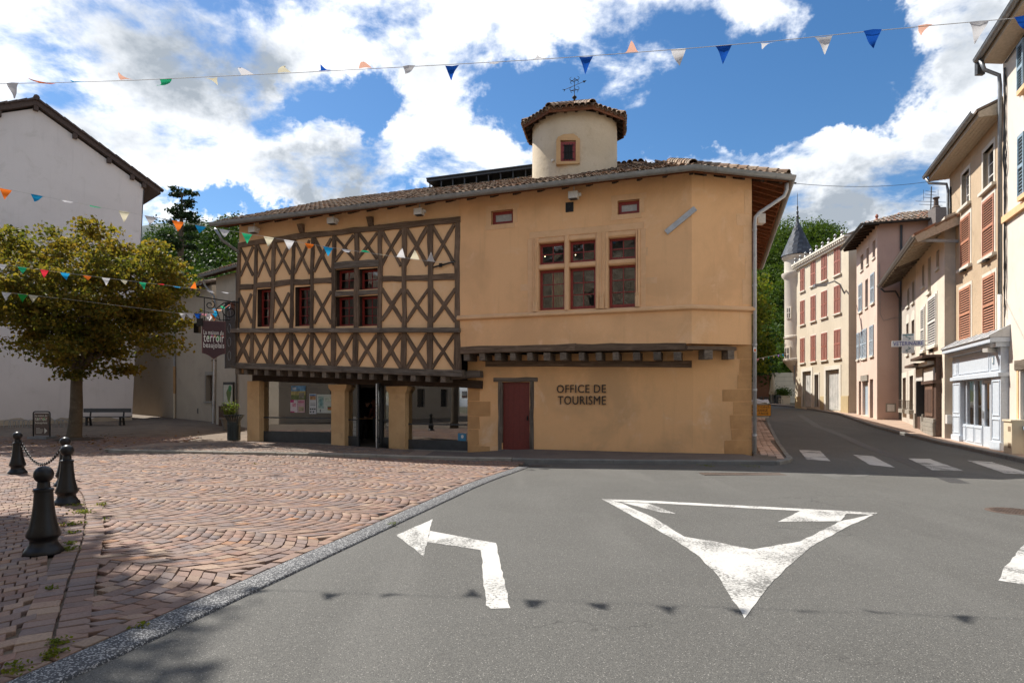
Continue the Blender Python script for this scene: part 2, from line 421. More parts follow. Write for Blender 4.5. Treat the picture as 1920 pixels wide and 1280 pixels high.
# ------------------------------------------------------------------ geometry helpers
WM = {}
def tag(o, label=None, cat=None, group=None, kind=None):
    if label: o['label'] = label
    if cat: o['category'] = cat
    if group: o['group'] = group
    if kind: o['kind'] = kind
    return o
def link(o, parent=None, world=None):
    COL.objects.link(o)
    w = world if world is not None else Matrix.Identity(4)
    WM[o.name] = w.copy()
    if parent is not None:
        o.parent = parent
        o.matrix_basis = WM[parent.name].inverted() @ w
    else:
        o.matrix_basis = w
    return o
def thing(name, loc, label, cat, group=None, rz=0.0):
    o = bpy.data.objects.new(name, None)
    o.empty_display_size = .2
    link(o, None, Matrix.Translation(Vector(loc)) @ Matrix.Rotation(rz, 4, 'Z'))
    return tag(o, label, cat, group)
class MB:
    def __init__(s): s.v = []; s.f = []; s.mi = []
    def add(s, vs, fs, m=0):
        k = len(s.v); s.v += [tuple(x) for x in vs]
        s.f += [tuple(i + k for i in f) for f in fs]; s.mi += [m] * len(fs)
    def quad(s, a, b, c, d, m=0): s.add([a, b, c, d], [(0, 1, 2, 3)], m)
    def hexa(s, p, m=0):   # p: 4 bottom ccw, 4 top
        s.add(p, [(3, 2, 1, 0), (4, 5, 6, 7), (0, 1, 5, 4), (1, 2, 6, 5), (2, 3, 7, 6), (3, 0, 4, 7)], m)
    def box(s, x0, x1, y0, y1, z0, z1, m=0):
        s.hexa([(x0, y0, z0), (x1, y0, z0), (x1, y1, z0), (x0, y1, z0), (x0, y0, z1), (x1, y0, z1), (x1, y1, z1), (x0, y1, z1)], m)
    def obox(s, c, ax, ay, az, m=0):
        c, ax, ay, az = Vector(c), Vector(ax), Vector(ay), Vector(az)
        s.hexa([c + ax * i + ay * j + az * k for k in (-1, 1) for i, j in ((-1, -1), (1, -1), (1, 1), (-1, 1))], m)
    def bar(s, p, q, w, h, up=(0, 0, 1), m=0):
        p, q = Vector(p), Vector(q); d = (q - p).normalized(); up = Vector(up)
        if abs(d.dot(up)) > .98: up = Vector((1, 0, 0))
        sd = d.cross(up).normalized(); u2 = sd.cross(d)
        s.obox((p + q) / 2, (q - p) / 2, sd * w / 2, u2 * h / 2, m)
    def tube(s, path, r, seg=8, m=0, caps=True):
        path = [Vector(p) for p in path]; n = len(path)
        rs = r if isinstance(r, (list, tuple)) else [r] * n
        t0 = (path[1] - path[0]).normalized()
        a = Vector((0, 0, 1)) if abs(t0.z) < .9 else Vector((1, 0, 0))
        sd = t0.cross(a).normalized(); vs = []
        for i, p in enumerate(path):
            t = (path[min(i + 1, n - 1)] - path[max(i - 1, 0)]).normalized()
            sd = (sd - t * sd.dot(t)).normalized(); up = t.cross(sd)
            vs += [p + (sd * math.cos(2 * math.pi * k / seg) + up * math.sin(2 * math.pi * k / seg)) * rs[i] for k in range(seg)]
        fs = [(i * seg + k, i * seg + (k + 1) % seg, (i + 1) * seg + (k + 1) % seg, (i + 1) * seg + k) for i in range(n - 1) for k in range(seg)]
        if caps: fs += [tuple(range(seg))[::-1], tuple((n - 1) * seg + k for k in range(seg))]
        s.add(vs, fs, m)
    def lathe(s, prof, c=(0, 0, 0), seg=24, m=0, a0=0.0, a1=2 * math.pi):
        full = abs(a1 - a0 - 2 * math.pi) < 1e-6; ns = seg if full else seg + 1; n = len(prof)
        vs = [(c[0] + r * math.cos(a0 + (a1 - a0) * k / seg), c[1] + r * math.sin(a0 + (a1 - a0) * k / seg), c[2] + z) for (r, z) in prof for k in range(ns)]
        fs = []
        for i in range(n - 1):
            for k in range(seg):
                k2 = (k + 1) % ns
                fs.append((i * ns + k, i * ns + k2, (i + 1) * ns + k2, (i + 1) * ns + k))
        s.add(vs, fs, m)
    def prism(s, pts, ext, m=0, m_side=None):
        ext = Vector(ext); n = len(pts); pts = [Vector(p) for p in pts]
        s.add(pts + [p + ext for p in pts], [tuple(range(n)), tuple(range(2 * n - 1, n - 1, -1))], m)
        s.add(pts + [p + ext for p in pts], [(i, i + n, (i + 1) % n + n, (i + 1) % n) for i in range(n)], m if m_side is None else m_side)
    def sphere(s, c, r, seg=16, rings=10, m=0, sz=1.0):
        s.lathe([(max(1e-4, r * math.sin(math.pi * i / rings)), -r * sz * math.cos(math.pi * i / rings)) for i in range(rings + 1)], c, seg, m)
    def mesh(s, name, mats, smooth=False, angle=None):
        me = bpy.data.meshes.new(name)
        me.from_pydata(s.v, [], s.f)
        for m in (mats if isinstance(mats, (list, tuple)) else [mats]): me.materials.append(m)
        if any(s.mi): me.polygons.foreach_set('material_index', s.mi)
        if smooth or angle: me.polygons.foreach_set('use_smooth', [True] * len(s.f))
        me.update()
        if angle: me.set_sharp_from_angle(angle=R(angle))
        return me
    def build(s, name, mats, parent=None, smooth=False, angle=None, world=None, **kw):
        """vertices are in world space unless a world matrix is given"""
        me = s.mesh(name, mats, smooth, angle)
        o = bpy.data.objects.new(name, me)
        if world is None and parent is not None:
            me.transform(WM[parent.name].inverted()); world = WM[parent.name]
        elif world is None and kw.get('cat') and s.v:
            b = Vector(np.mean(np.array(s.v), axis=0)); b.z = min(v[2] for v in s.v)
            me.transform(Matrix.Translation(-b)); world = Matrix.Translation(b)
        link(o, parent, world)
        return tag(o, **kw)
def put(name, me, parent, world, **kw):
    o = bpy.data.objects.new(name, me); link(o, parent, world); return tag(o, **kw)
def fast_mesh(name, V, Q, mats, mi=None, smooth=False):
    """V (n,3), Q (m,4) arrays"""
    me = bpy.data.meshes.new(name)
    V = np.asarray(V, np.float32); Q = np.asarray(Q, np.int32)
    me.vertices.add(len(V)); me.vertices.foreach_set('co', V.ravel())
    k = Q.shape[1]
    me.loops.add(Q.size); me.loops.foreach_set('vertex_index', Q.ravel())
    me.polygons.add(len(Q)); me.polygons.foreach_set('loop_start', np.arange(0, Q.size, k, dtype=np.int32))
    for m in (mats if isinstance(mats, (list, tuple)) else [mats]): me.materials.append(m)
    if mi is not None: me.polygons.foreach_set('material_index', np.asarray(mi, np.int32))
    if smooth: me.polygons.foreach_set('use_smooth', np.ones(len(Q), bool))
    me.update(calc_edges=True); me.validate()
    return me
def fast_obj(name, V, Q, mats, parent=None, mi=None, smooth=False, origin=None, **kw):
    V = np.asarray(V, float)
    if parent is not None: w = WM[parent.name]; inv = np.array(w.inverted()); V = V @ inv[:3, :3].T + inv[:3, 3]
    elif origin is not None: V = V - np.array(origin); w = Matrix.Translation(Vector(origin))
    else: w = Matrix.Identity(4)
    o = bpy.data.objects.new(name, fast_mesh(name, V, Q, mats, mi, smooth)); link(o, parent, w)
    return tag(o, **kw)

def g(x, y):
    """height of the ground: level square, a dip before the shop front, rising street and square behind"""
    t = min(1, max(0, (y - 11) / 6.0)); t = t * t * (3 - 2 * t)
    return .035 * max(0, min(y, 62) - 22) - .14 * math.exp(-((x + .5) / 5.0) ** 2) * t * (1 if y < 22 else max(0, 1 - (y - 22) / 6))
def ray(px, py): return ((px - 960) / F, (HZ - py) / F)
def GP(px, py, dz=0.0):
    rx, rz = ray(px, py); y = 15.0
    lo, hi = 1.0, 90.0
    for _ in range(60):
        y = (lo + hi) / 2
        if CAMZ + rz * y > g(rx * y, y) + dz: lo = y
        else: hi = y
    return Vector((rx * y, y, g(rx * y, y) + dz))
def AT(px, py, y):
    rx, rz = ray(px, py); return Vector((rx * y, y, CAMZ + rz * y))
class Fr:
    """a wall plane: u along the wall (left to right when facing it), z up, n towards the viewer"""
    def __init__(s, o, u):
        s.o = Vector((o[0], o[1])); s.u = Vector((u[0], u[1])).normalized(); s.n = Vector((s.u.y, -s.u.x))
    def P(s, u, z, n=0.0):
        p = s.o + s.u * u + s.n * n; return Vector((p.x, p.y, z))
    def px(s, px, py, n=0.0):
        rx, rz = ray(px, py)
        o = s.o + s.n * n
        # o + u*t = (rx*y, y)
        det = s.u.x - rx * s.u.y
        t = (rx * o.y - o.x) / det
        y = o.y + s.u.y * t
        return t, CAMZ + rz * y
    def box(s, mb, u0, u1, z0, z1, n0, n1, m=0):
        if u0 > u1: u0, u1 = u1, u0
        if z0 > z1: z0, z1 = z1, z0
        mb.hexa([s.P(u0, z0, n1), s.P(u1, z0, n1), s.P(u1, z0, n0), s.P(u0, z0, n0), s.P(u0, z1, n1), s.P(u1, z1, n1), s.P(u1, z1, n0), s.P(u0, z1, n0)], m)
    def mat(s, u, z, n=0.0):
        p = s.P(u, z, n)
        return Matrix(((s.u.x, -s.n.x, 0, p.x), (s.u.y, -s.n.y, 0, p.y), (0, 0, 1, p.z), (0, 0, 0, 1)))   # local x = u, local y = into the wall
    def wall(s, mb, u0, u1, z0, z1, holes=(), n=0.0, depth=.25, m=0, mrev=None, ztop=None, zbot=None):
        """sheet with rectangular openings and their reveals; ztop / zbot: functions of u for the upper and lower edge"""
        us = sorted({u0, u1, *[min(max(h[i], u0), u1) for h in holes for i in (0, 1)]})
        zs = sorted({z0, z1, *[min(max(h[i], z0), z1) for h in holes for i in (2, 3)]})
        full = []
        for a, b in zip(us, us[1:]):      # fine columns where the edges slope
            k = max(1, int((b - a) / 1.2)) if (ztop or zbot) else 1
            full += [a + (b - a) * i / k for i in range(k)]
        us = full + [us[-1]]
        zt = ztop or (lambda u: z1); zb = zbot or (lambda u: z0)
        for i in range(len(us) - 1):
            for j in range(len(zs) - 1):
                cu, cz = (us[i] + us[i + 1]) / 2, (zs[j] + zs[j + 1]) / 2
                if any(h[0] - 1e-6 < cu < h[1] + 1e-6 and h[2] - 1e-6 < cz < h[3] + 1e-6 for h in holes): continue
                za = [zs[j], zs[j]]; zc = [zs[j + 1], zs[j + 1]]
                if j == 0: za = [zb(us[i]), zb(us[i + 1])]
                if j == len(zs) - 2: zc = [zt(us[i]), zt(us[i + 1])]
                mb.quad(s.P(us[i], za[0], n), s.P(us[i + 1], za[1], n), s.P(us[i + 1], zc[1], n), s.P(us[i], zc[0], n), m)
        mr = m if mrev is None else mrev
        for (a, b, c, d) in [h[:4] for h in holes]:
            e = n - depth
            mb.quad(s.P(a, c, n), s.P(a, d, n), s.P(a, d, e), s.P(a, c, e), mr)
            mb.quad(s.P(b, c, e), s.P(b, d, e), s.P(b, d, n), s.P(b, c, n), mr)
            mb.quad(s.P(a, d, n), s.P(b, d, n), s.P(b, d, e), s.P(a, d, e), mr)
            mb.quad(s.P(a, c, e), s.P(b, c, e), s.P(b, c, n), s.P(a, c, n), mr)
def beam(fr, u0, z0, u1, z1, w, n0, n1, name, mat, parent, jit=.017, segs=None, **kw):
    """a timber in wall plane fr from (u0,z0) to (u1,z1), slightly crooked, from depth n0 to face n1; local x runs along it"""
    a, b = fr.P(u0, z0, n1), fr.P(u1, z1, n1)
    L = (b - a).length; X = (b - a).normalized()
    N = Vector((fr.n.x, fr.n.y, 0)); Y = N.cross(X).normalized()
    k = segs or max(2, min(6, int(L / .35)))
    mb = MB(); vs = []; d = n1 - n0; c = .012
    for i in range(k + 1):
        x = L * i / k; o = random.uniform(-jit, jit); h = w / 2 + random.uniform(-jit, jit) * .7; dz = random.uniform(-.004, .004)
        vs += [(x, o - h, -d), (x, o - h, -c + dz), (x, o - h + c, dz), (x, o + h - c, dz), (x, o + h, -c + dz), (x, o + h, -d)]
    fs = [(i * 6 + j, i * 6 + (j + 1) % 6, (i + 1) * 6 + (j + 1) % 6, (i + 1) * 6 + j) for i in range(k) for j in range(6)]
    fs += [tuple(range(5, -1, -1)), tuple(range(k * 6, k * 6 + 6))]
    mb.add(vs, fs)
    M = Matrix(((X.x, Y.x, N.x, a.x), (X.y, Y.y, N.y, a.y), (X.z, Y.z, N.z, a.z), (0, 0, 0, 1)))
    return mb.build(name, mat, parent, world=M, **kw)
def text_mesh(body, size, ext, mat=None, offset=0.0, space=1.0, shear=0.0):
    cu = bpy.data.curves.new('text', 'FONT'); cu.body = body; cu.size = size; cu.extrude = ext; cu.offset = offset
    cu.space_character = space; cu.resolution_u = 3; cu.shear = shear
    o = bpy.data.objects.new('text', cu); COL.objects.link(o)
    bpy.context.view_layer.update()
    me = bpy.data.meshes.new_from_object(o.evaluated_get(bpy.context.evaluated_depsgraph_get()))
    bpy.data.objects.remove(o); bpy.data.curves.remove(cu)
    me.materials.clear()
    if mat: me.materials.append(mat)
    return me
def mesh_bounds(me):
    a = np.empty(len(me.vertices) * 3); me.vertices.foreach_get('co', a); a = a.reshape(-1, 3); return a.min(0), a.max(0)
def text_fit(body, w, h, ext, mat, offset=0.0):
    """text scaled to a width and height, lower-left corner at the origin, standing in the local xz plane, facing -y"""
    me = text_mesh(body, 1.0, .02, mat, offset, 1.08)
    lo, hi = mesh_bounds(me)
    me.transform(Matrix.Translation((-lo[0], -lo[1], 0)))
    me.transform(Matrix.Diagonal((w / (hi[0] - lo[0]), h / (hi[1] - lo[1]), ext / .04, 1)))
    me.transform(Matrix.Rotation(R(90), 4, 'X'))
    return me
def window(fr, parent, u0, u1, z0, z1, n, cols, rows, mat=RED, bar=.03, edge=.07, depth=.06, gl=None, name='window', pane=True, sill=False):
    """red timber window: frame and glazing bars in one mesh, each pane a child of its own"""
    mb = MB()
    fr.box(mb, u0, u0 + edge, z0, z1, n - depth, n); fr.box(mb, u1 - edge, u1, z0, z1, n - depth, n)
    fr.box(mb, u0 + edge, u1 - edge, z0, z0 + edge * 1.25, n - depth, n - .001); fr.box(mb, u0 + edge, u1 - edge, z1 - edge, z1, n - depth, n - .001)
    a0, a1, b0, b1 = u0 + edge, u1 - edge, z0 + edge * 1.25, z1 - edge
    for i in range(1, cols): c = a0 + (a1 - a0) * i / cols; fr.box(mb, c - bar / 2, c + bar / 2, b0, b1, n - depth + .015, n - .012)
    for j in range(1, rows): c = b0 + (b1 - b0) * j / rows; fr.box(mb, a0, a1, c - bar / 2, c + bar / 2, n - depth + .016, n - .014)
    w = mb.build(name, mat, parent)
    if pane:
        for i in range(cols):
            for j in range(rows):
                p = MB()
                ua, ub = a0 + (a1 - a0) * i / cols, a0 + (a1 - a0) * (i + 1) / cols
                za, zb = b0 + (b1 - b0) * j / rows, b0 + (b1 - b0) * (j + 1) / rows
                k = n - depth * .5
                t1, t2, t3, t4 = [random.uniform(-.0015, .0015) for _ in range(4)]
                p.quad(fr.P(ua, za, k + t1), fr.P(ub, za, k + t2), fr.P(ub, zb, k + t3), fr.P(ua, zb, k + t4))
                p.build('pane', gl or GLASS, w)
    return w
# ------------------------------------------------------------------ ground
def sheet(name, mat, xl, xr, ys, nx, dz, kind='structure', parent=None):
    V = []; Q = []
    for y in ys:
        a, b = xl(y), xr(y)
        for i in range(nx + 1):
            x = a + (b - a) * i / nx; V.append((x, y, g(x, y) + dz))
    for j in range(len(ys) - 1):
        for i in range(nx):
            k = j * (nx + 1) + i; Q.append((k, k + 1, k + nx + 2, k + nx + 1))
    return fast_obj(name, V, Q, mat, parent, smooth=True, kind=kind)
def lerp_path(pts):
    pts = sorted(pts)
    def f(y):
        if y <= pts[0][0]: a, b = pts[0], pts[1]
        elif y >= pts[-1][0]: a, b = pts[-2], pts[-1]
        else:
            i = next(i for i in range(len(pts) - 1) if pts[i][0] <= y <= pts[i + 1][0]); a, b = pts[i], pts[i + 1]
        return a[1] + (b[1] - a[1]) * (y - a[0]) / (b[0] - a[0])
    return f
xs_far = [-400, -200, -120, -80, -60, -40, -20, 0, 20, 40, 60, 90, 140, 240, 420]
ys_far = [-80, -30, 0, 8, 11, 14, 17, 20, 22, 25, 28, 40, 62, 90, 150, 300, 700]
V = [(x, y, g(x, y) - .12) for y in ys_far for x in xs_far]; n_ = len(xs_far)
Q = [(j * n_ + i, j * n_ + i + 1, (j + 1) * n_ + i + 1, (j + 1) * n_ + i) for j in range(len(ys_far) - 1) for i in range(n_ - 1)]
fast_obj('ground', V, Q, GROUND, kind='structure', smooth=True)

# the strip of dark chipped kerb between the setts and the asphalt
SL = lambda y: -2.757 + (y - 3.77) * .2403            # its edge on the setts' side
SW = .285                                             # its width across, measured along x
yy = [-16 + .5 * i for i in range(65)]
yy = [y for y in yy if y < 15.9] + [15.98]
V = []; Q = []
for i, y in enumerate(yy):
    w = [random.uniform(-.006, .006) for _ in range(4)]
    a = SL(y); z = g(a, y)
    V += [(a + w[0], y, z - .05), (a + w[0], y, z + .022), (a + .02, y, z + .026), (a + SW - .03, y, z + .022), (a + SW - .008, y, z + .014 + w[1] * .4), (a + SW + w[2], y, z - .05)]
for i in range(len(yy) - 1):
    for j in range(5): Q.append((i * 6 + j, i * 6 + j + 1, i * 6 + j + 7, i * 6 + j + 6))
fast_obj('kerb_strip', V, Q, CHIPS, kind='structure')

# right pavement, its kerb and the street
KR = [GP(px, py) for px, py in ((1920, 868), (1776, 835), (1695, 817), (1634, 800), (1573, 778), (1485, 762))]
kr = [(p.y, p.x) for p in KR]
kr = [(-20, kr[0][1] - (kr[0][0] + 20) * .36), (8, kr[0][1] - (kr[0][0] - 8) * .40)] + kr + [(64, kr[-1][1] - 3.0)]
XR = lerp_path(kr)
KE = [GP(px, py) for px, py in ((1490, 866), (1481, 859), (1441, 792), (1436, 768))]
ke = [(KE[1].y, KE[1].x), (KE[2].y, KE[2].x), (KE[3].y, KE[3].x), (64, KE[3].x + .6)]
XE = lerp_path(ke)
YK = 15.25            # the kerb before the corner
def road_left(y):
    if y < 15.95: return SL(y) + SW - .02
    return SL(15.95) + SW - .02 if y < 17.0 else XE(y) - .35
ys = [-20, -14, -8, -4] + [-2 + .6 * i for i in range(30)] + [15.95] + [16.3, 16.99]
sheet('road', ASPHALT, road_left, lambda y: XR(y) + .05, ys, 26, 0.0)
ysb = [17.0, 17.6, 18.5, 19.5, 21, 22, 23, 24.5, 26, 28, 30, 33, 36, 40, 44, 48, 53, 58, 62, 68]
sheet('street', ASPHALT, road_left, lambda y: XR(y) + .05, [16.99 + .0] + ysb[1:], 14, 0.0)
# base of the square
ysp = [-20, -10, -4] + [-2 + .8 * i for i in range(26)] + [19.5, 20.5, 22, 24, 26, 28, 32, 38, 44, 50]
def base_right(y): return SL(y) + .02 if y < 15.9 else (SL(15.9) + .02 if y < 18.2 else (-1.0 if y < 20 else -3 - (y - 20) * .5))
base = sheet('square', JOINT, lambda y: -48 - y * .3, base_right, ysp, 34, -.012)

# ---- setts
def sett_shape(k):
    r = random.Random(k)
    j = lambda a: r.uniform(-a, a)
    h = .5
    c = [(-h + j(.07), -h + j(.07)), (h + j(.07), -h + j(.07)), (h + j(.07), h + j(.07)), (-h + j(.07), h + j(.07))]
    tz = [j(.005) for _ in range(4)]
    vs = [(x, y, -.05) for x, y in c] + [(x, y, -.005 + t) for (x, y), t in zip(c, tz)]
    ins = [(x * .955 + j(.008), y * .955 + j(.008), t) for (x, y), t in zip(c, tz)]
    vs += ins
    fs = [(i, (i + 1) % 4, 4 + (i + 1) % 4, 4 + i) for i in range(4)] + [(4 + i, 4 + (i + 1) % 4, 8 + (i + 1) % 4, 8 + i) for i in range(4)] + [(8, 9, 10, 11)]
    return vs, fs
SHAPES = [sett_shape(k) for k in range(24)]
A = Vector((.945, -.326)); B = Vector((.326, .945))
def left_edge(y):   # outer (right) edge of the double row, seen from the square
    return lerp_path([(2.0, -1.6), (4.1, -2.80), (5.35, -3.60), (7.34, -4.83), (9.1, -6.02), (10.37, -6.94), (11.46, -7.81), (12.2, -8.60), (12.9, -9.8), (13.4, -11.2), (13.8, -13.5), (14.1, -17)])(y)
KF = [GP(187, 849), GP(480, 853.5), GP(700, 858), GP(960, 865), GP(1200, 869), GP(1410, 871), GP(1462, 871.5)]   # foot of the front kerb
kerb_y = lerp_path([(p.x, p.y) for p in KF])
def in_main(x, y):
    if x > SL(y) - .155: return False
    if x < left_edge(y) + .01 if y < 14.1 else False: return False
    if x > KF[0].x: return y < kerb_y(x) - .08
    return y < 25.0
STONES = []   # four plan corners of each stone
def shrink(q, e):
    c = sum((Vector(p) for p in q), Vector((0, 0))) / 4; out = []
    for p in q:
        d = c - Vector(p); out.append(Vector(p) + d.normalized() * e * 1.35)
    return out
def arcs(test, a0, a1, b0, b1, A, B, per=1.5, size=.148, bulge=.37, nst=10):
    """setts in bands of arcs; a stone's sides follow the arcs, its ends lie across them"""
    for k in range(int(math.floor(b0 / per)), int(math.ceil(b1 / per))):
        off = random.uniform(0, size)
        bu = lambda t: bulge * (1 - (2 * t - 1) ** 2) + .012 * math.sin(t * 17 + k)
        for j in range(int((a1 - a0) / size)):
            sh = (.5 if j % 2 else 0) + random.uniform(-.12, .12)
            ts = [0.0] + [(i + sh + random.uniform(-.10, .10)) / nst for i in range(1, nst)] + [1.0]
            ja = [random.uniform(-.012, .012) for _ in ts]
            for i in range(nst):
                t0, t1 = ts[i], ts[i + 1]
                if t1 - t0 < .35 / nst: continue
                q = []
                for t, da in ((t0, 0), (t1, 0), (t1, size), (t0, size)):
                    a_ = a0 + off + j * size + bu(t) + da + random.uniform(-.004, .004); b_ = (k + t) * per
                    q.append((a_ * A.x + b_ * B.x, a_ * A.y + b_ * B.y))
                cx, cy = sum(p[0] for p in q) / 4, sum(p[1] for p in q) / 4
                if not test(cx, cy): continue
                q = shrink(q, random.uniform(.004, .008))
                STONES.append([tuple(p) for p in q])
def rect_stone(x, y, a, lx, ly):
    c, s_ = math.cos(a), math.sin(a); j = lambda: random.uniform(-.006, .006)
    STONES.append([(x + c * u * lx - s_ * v * ly + j(), y + s_ * u * lx + c * v * ly + j()) for u, v in ((-.5, -.5), (.5, -.5), (.5, .5), (-.5, .5))])
def stone_geo(q, z, tilt=.02, deep=.05):
    cx, cy = sum(p[0] for p in q) / 4, sum(p[1] for p in q) / 4
    tx, ty = random.uniform(-tilt, tilt), random.uniform(-tilt, tilt); e = random.uniform(.86, .92)
    f = lambda p, k, dz: (cx + (p[0] - cx) * k, cy + (p[1] - cy) * k, z + dz + (p[0] - cx) * tx + (p[1] - cy) * ty)
    vs = [f(p, 1, -deep) for p in q] + [f(p, 1, -.006) for p in q] + [f(p, .955, random.uniform(-.002, .002)) for p in q]
    return vs
SF_ = SHAPES[0][1]
arcs(in_main, -30, 12, -6, 32, A, B)
# rows of long setts beside the strip
y = 3.0
for row in (.0,):
    y = 3.0
    while y < 15.8:
        l = random.uniform(.16, .24)
        rect_stone(SL(y) - .082, y, math.atan2(1, .24), l - .012, .12); y += l * .97
# double row
for r, off in ((0, -.10), (1, -.31)):
    y = 2.6
    while y < 13.6:
        e1, e2 = left_edge(y), left_edge(y + .05)
        d = Vector((e2 - e1, .05)).normalized(); nrm = Vector((-d.y, d.x))
        l = random.uniform(.14, .175)
        p = Vector((e1, y)) + nrm * (-off)
        rect_stone(p.x, p.y, math.atan2(nrm.y, nrm.x) + random.uniform(-.04, .04), .192, l - .012)
        y += l * d.y
# the field on which the bollards stand
def in_left(x, y):
    if y > 13.9: return False
    return x < left_edge(y) - .47 and x < SL(y) - .1 and x > -16
A2 = Vector((.60, -.80)); B2 = Vector((.80, .60))
arcs(in_left, -22, 4, -14, 8, A2, B2, bulge=.22)
def cen(q): return (sum(p[0] for p in q) / 4, sum(p[1] for p in q) / 4)
ST = [q for q in STONES if cen(q)[1] > 2.4 and max(p[0] - SL(p[1]) for p in q) < -.004 and abs(cen(q)[0]) < .93 * cen(q)[1] + 1.2]
vis = [i for i in range(len(ST)) if abs(cen(ST[i])[0] / cen(ST[i])[1]) < .835 and CAMZ / cen(ST[i])[1] * F + HZ < 1290]
near = set(sorted(vis, key=lambda i: cen(ST[i])[1])[:300])       # the largest in the picture
VV = []; QQ = []; cnt = 0
for i, q in enumerate(ST):
    x, y = cen(q); z = g(x, y) + .022 + random.uniform(-.005, .005)
    vs = stone_geo(q, z)
    if i in near:
        mb = MB(); mb.add([(a_ - x, b_ - y, c_ - z) for a_, b_, c_ in vs], SF_); mb.build('paving_stone', SETT, base, world=Matrix.Translation((x, y, z)))
    else:
        VV += vs; QQ += [tuple(k + cnt * 12 for k in f) for f in SF_]; cnt += 1
fast_obj('paving_stones', VV, QQ, SETT, base, kind='stuff')

# ---- pavement before the house
def front_sidewalk():
    # kerb top follows the ground; the back edge lies at the wall foot (heights read off the photograph)
    wall = [(-12.6, 22.2, .07), (-9.9, 23.4, .06), (-8.4, 22.9, .05), (-6.0, 21.9, .0), (-4.2, 21.2, -.05), (-2.6, 20.6, -.09), (-1.35, 20.2, -.10), (-.2, 19.9, .0), (.6, 19.6, .05), (2.2, 19.1, .05), (4.2, 18.4, .05), (6.62, 17.7, .06)]
    V = []; n = len(wall); Q = []
    m = 6
    for (x, y, z) in wall:
        ky = kerb_y(x) + .13; kz = g(x, ky) + .085
        if x < -12.5: ky = 19.05
        for i in range(m + 1):
            t = i / m; V.append((x - (1 - t) * .0, ky + (y - ky) * t, kz + (z - kz) * (t ** .8)))
    for i in range(n - 1):
        for j in range(m): k = i * (m + 1) + j; Q.append((k, k + m + 1, k + m + 2, k + 1))
    return fast_obj('sidewalk', V, Q, [WALK_D, SETT_L], mi=[1 if (i < 5) else 0 for i in range(n - 1) for j in range(m)], kind='structure', smooth=True)
SIDEWALK = front_sidewalk()
# small grey setts on the sunny end of the pavement
VV = []; QQ = []; cnt = 0
def sw_z(x, y):
    wl = lerp_path([(-12.6, .07), (-9.9, .06), (-8.4, .05), (-6.0, .0), (-4.2, -.05), (-2.6, -.09)])
    wy = lerp_path([(-12.6, 22.2), (-9.9, 23.4), (-8.4, 22.9), (-6.0, 21.9), (-4.2, 21.2), (-2.6, 20.6)])
    ky = kerb_y(x) + .13; kz = g(x, ky) + .085
    t = min(1, max(0, (y - ky) / (wy(x) - ky))); return kz + (wl(x) - kz) * t ** .8
xx = -12.4
ST2 = []
STONES = []
def in_side(x, y): return -12.45 < x < -3.3 and kerb_y(x) + .30 < y < 19.05 + (x + 12.6) * 1.4 and y < lerp_path([(-12.6, 22.2), (-9.9, 23.3), (-8.4, 22.8), (-6.0, 21.8), (-4.2, 21.1), (-2.6, 20.5)])(x) - .1
arcs(in_side, -24, 4, 8, 24, A, B, per=1.2, size=.13, bulge=.4, nst=9)
for q in STONES:
    x, y = cen(q); VV += stone_geo(q, sw_z(x, y) + .014 + random.uniform(-.003, .003), .01, .03); QQ += [tuple(k + cnt * 12 for k in f) for f in SF_]; cnt += 1
fast_obj('paving_stones', VV, QQ, SETT_L, SIDEWALK, kind='stuff')
# kerb stones
def kerb_run(name, pts, w, h, mat, parent, lmin=.9, lmax=1.1, top=.085):
    """single kerb stones laid along a path of ground points; the walkway lies on its left hand side when going along"""
    P = [Vector((p[0], p[1])) for p in pts]
    L = [0]
    for a, b in zip(P, P[1:]): L.append(L[-1] + (b - a).length)
    def at(s):
        s = max(0, min(L[-1], s))
        for i in range(len(P) - 1):
            if s <= L[i + 1] + 1e-9:
                t = (s - L[i]) / (L[i + 1] - L[i]); return P[i] + (P[i + 1] - P[i]) * t
    s = 0
    while s < L[-1] - .05:
        l = min(random.uniform(lmin, lmax), L[-1] - s)
        a, b = at(s + .004), at(s + l - .006)
        d = (b - a).normalized(); n = Vector((-d.y, d.x))
        za, zb = g(a.x, a.y), g(b.x, b.y); e = random.uniform(-.006, .006)
        mb = MB(); c = .022
        sec = lambda q, z: [(q.x, q.y, z - .12), (q.x, q.y, z + top - c + e), ((q + n * c).x, (q + n * c).y, z + top + e), ((q + n * w).x, (q + n * w).y, z + top + e), ((q + n * w).x, (q + n * w).y, z - .12)]
        mb.add(sec(a, za) + sec(b, zb), [(i, i + 5, (i + 1) % 5 + 5, (i + 1) % 5) for i in range(5)] + [(0, 1, 2, 3, 4), (9, 8, 7, 6, 5)])
        mb.build(name, mat, parent)
        s += l
kerb_run('kerb_stone', [(-12.62, 19.15), (KF[0].x - .02, KF[0].y + .08), (KF[0].x + .1, KF[0].y)] + [(p.x, p.y) for p in KF[1:4]], .15, .1, KERB, SIDEWALK, top=.10)
corner = [(KF[6].x, KF[6].y)]
p0 = Vector((KF[6].x, KF[6].y)); p2 = Vector((KE[1].x, KE[1].y)); pc = Vector((KE[0].x + .08, KE[0].y - .05))
arc = []
for i in range(1, 8):
    t = i / 8; q = p0 * (1 - t) ** 2 + pc * 2 * t * (1 - t) + p2 * t * t; arc.append((q.x, q.y))
kerb_run('kerb_stone', [(KF[3].x + .002, KF[3].y)] + [(p.x, p.y) for p in KF[4:7]], .15, .1, KERB_D, SIDEWALK, top=.10)
kerb_run('kerb_stone', [(p0.x, p0.y)] + arc + [(p2.x, p2.y)], .15, .1, KERB_D, SIDEWALK, lmin=.28, lmax=.34, top=.10)
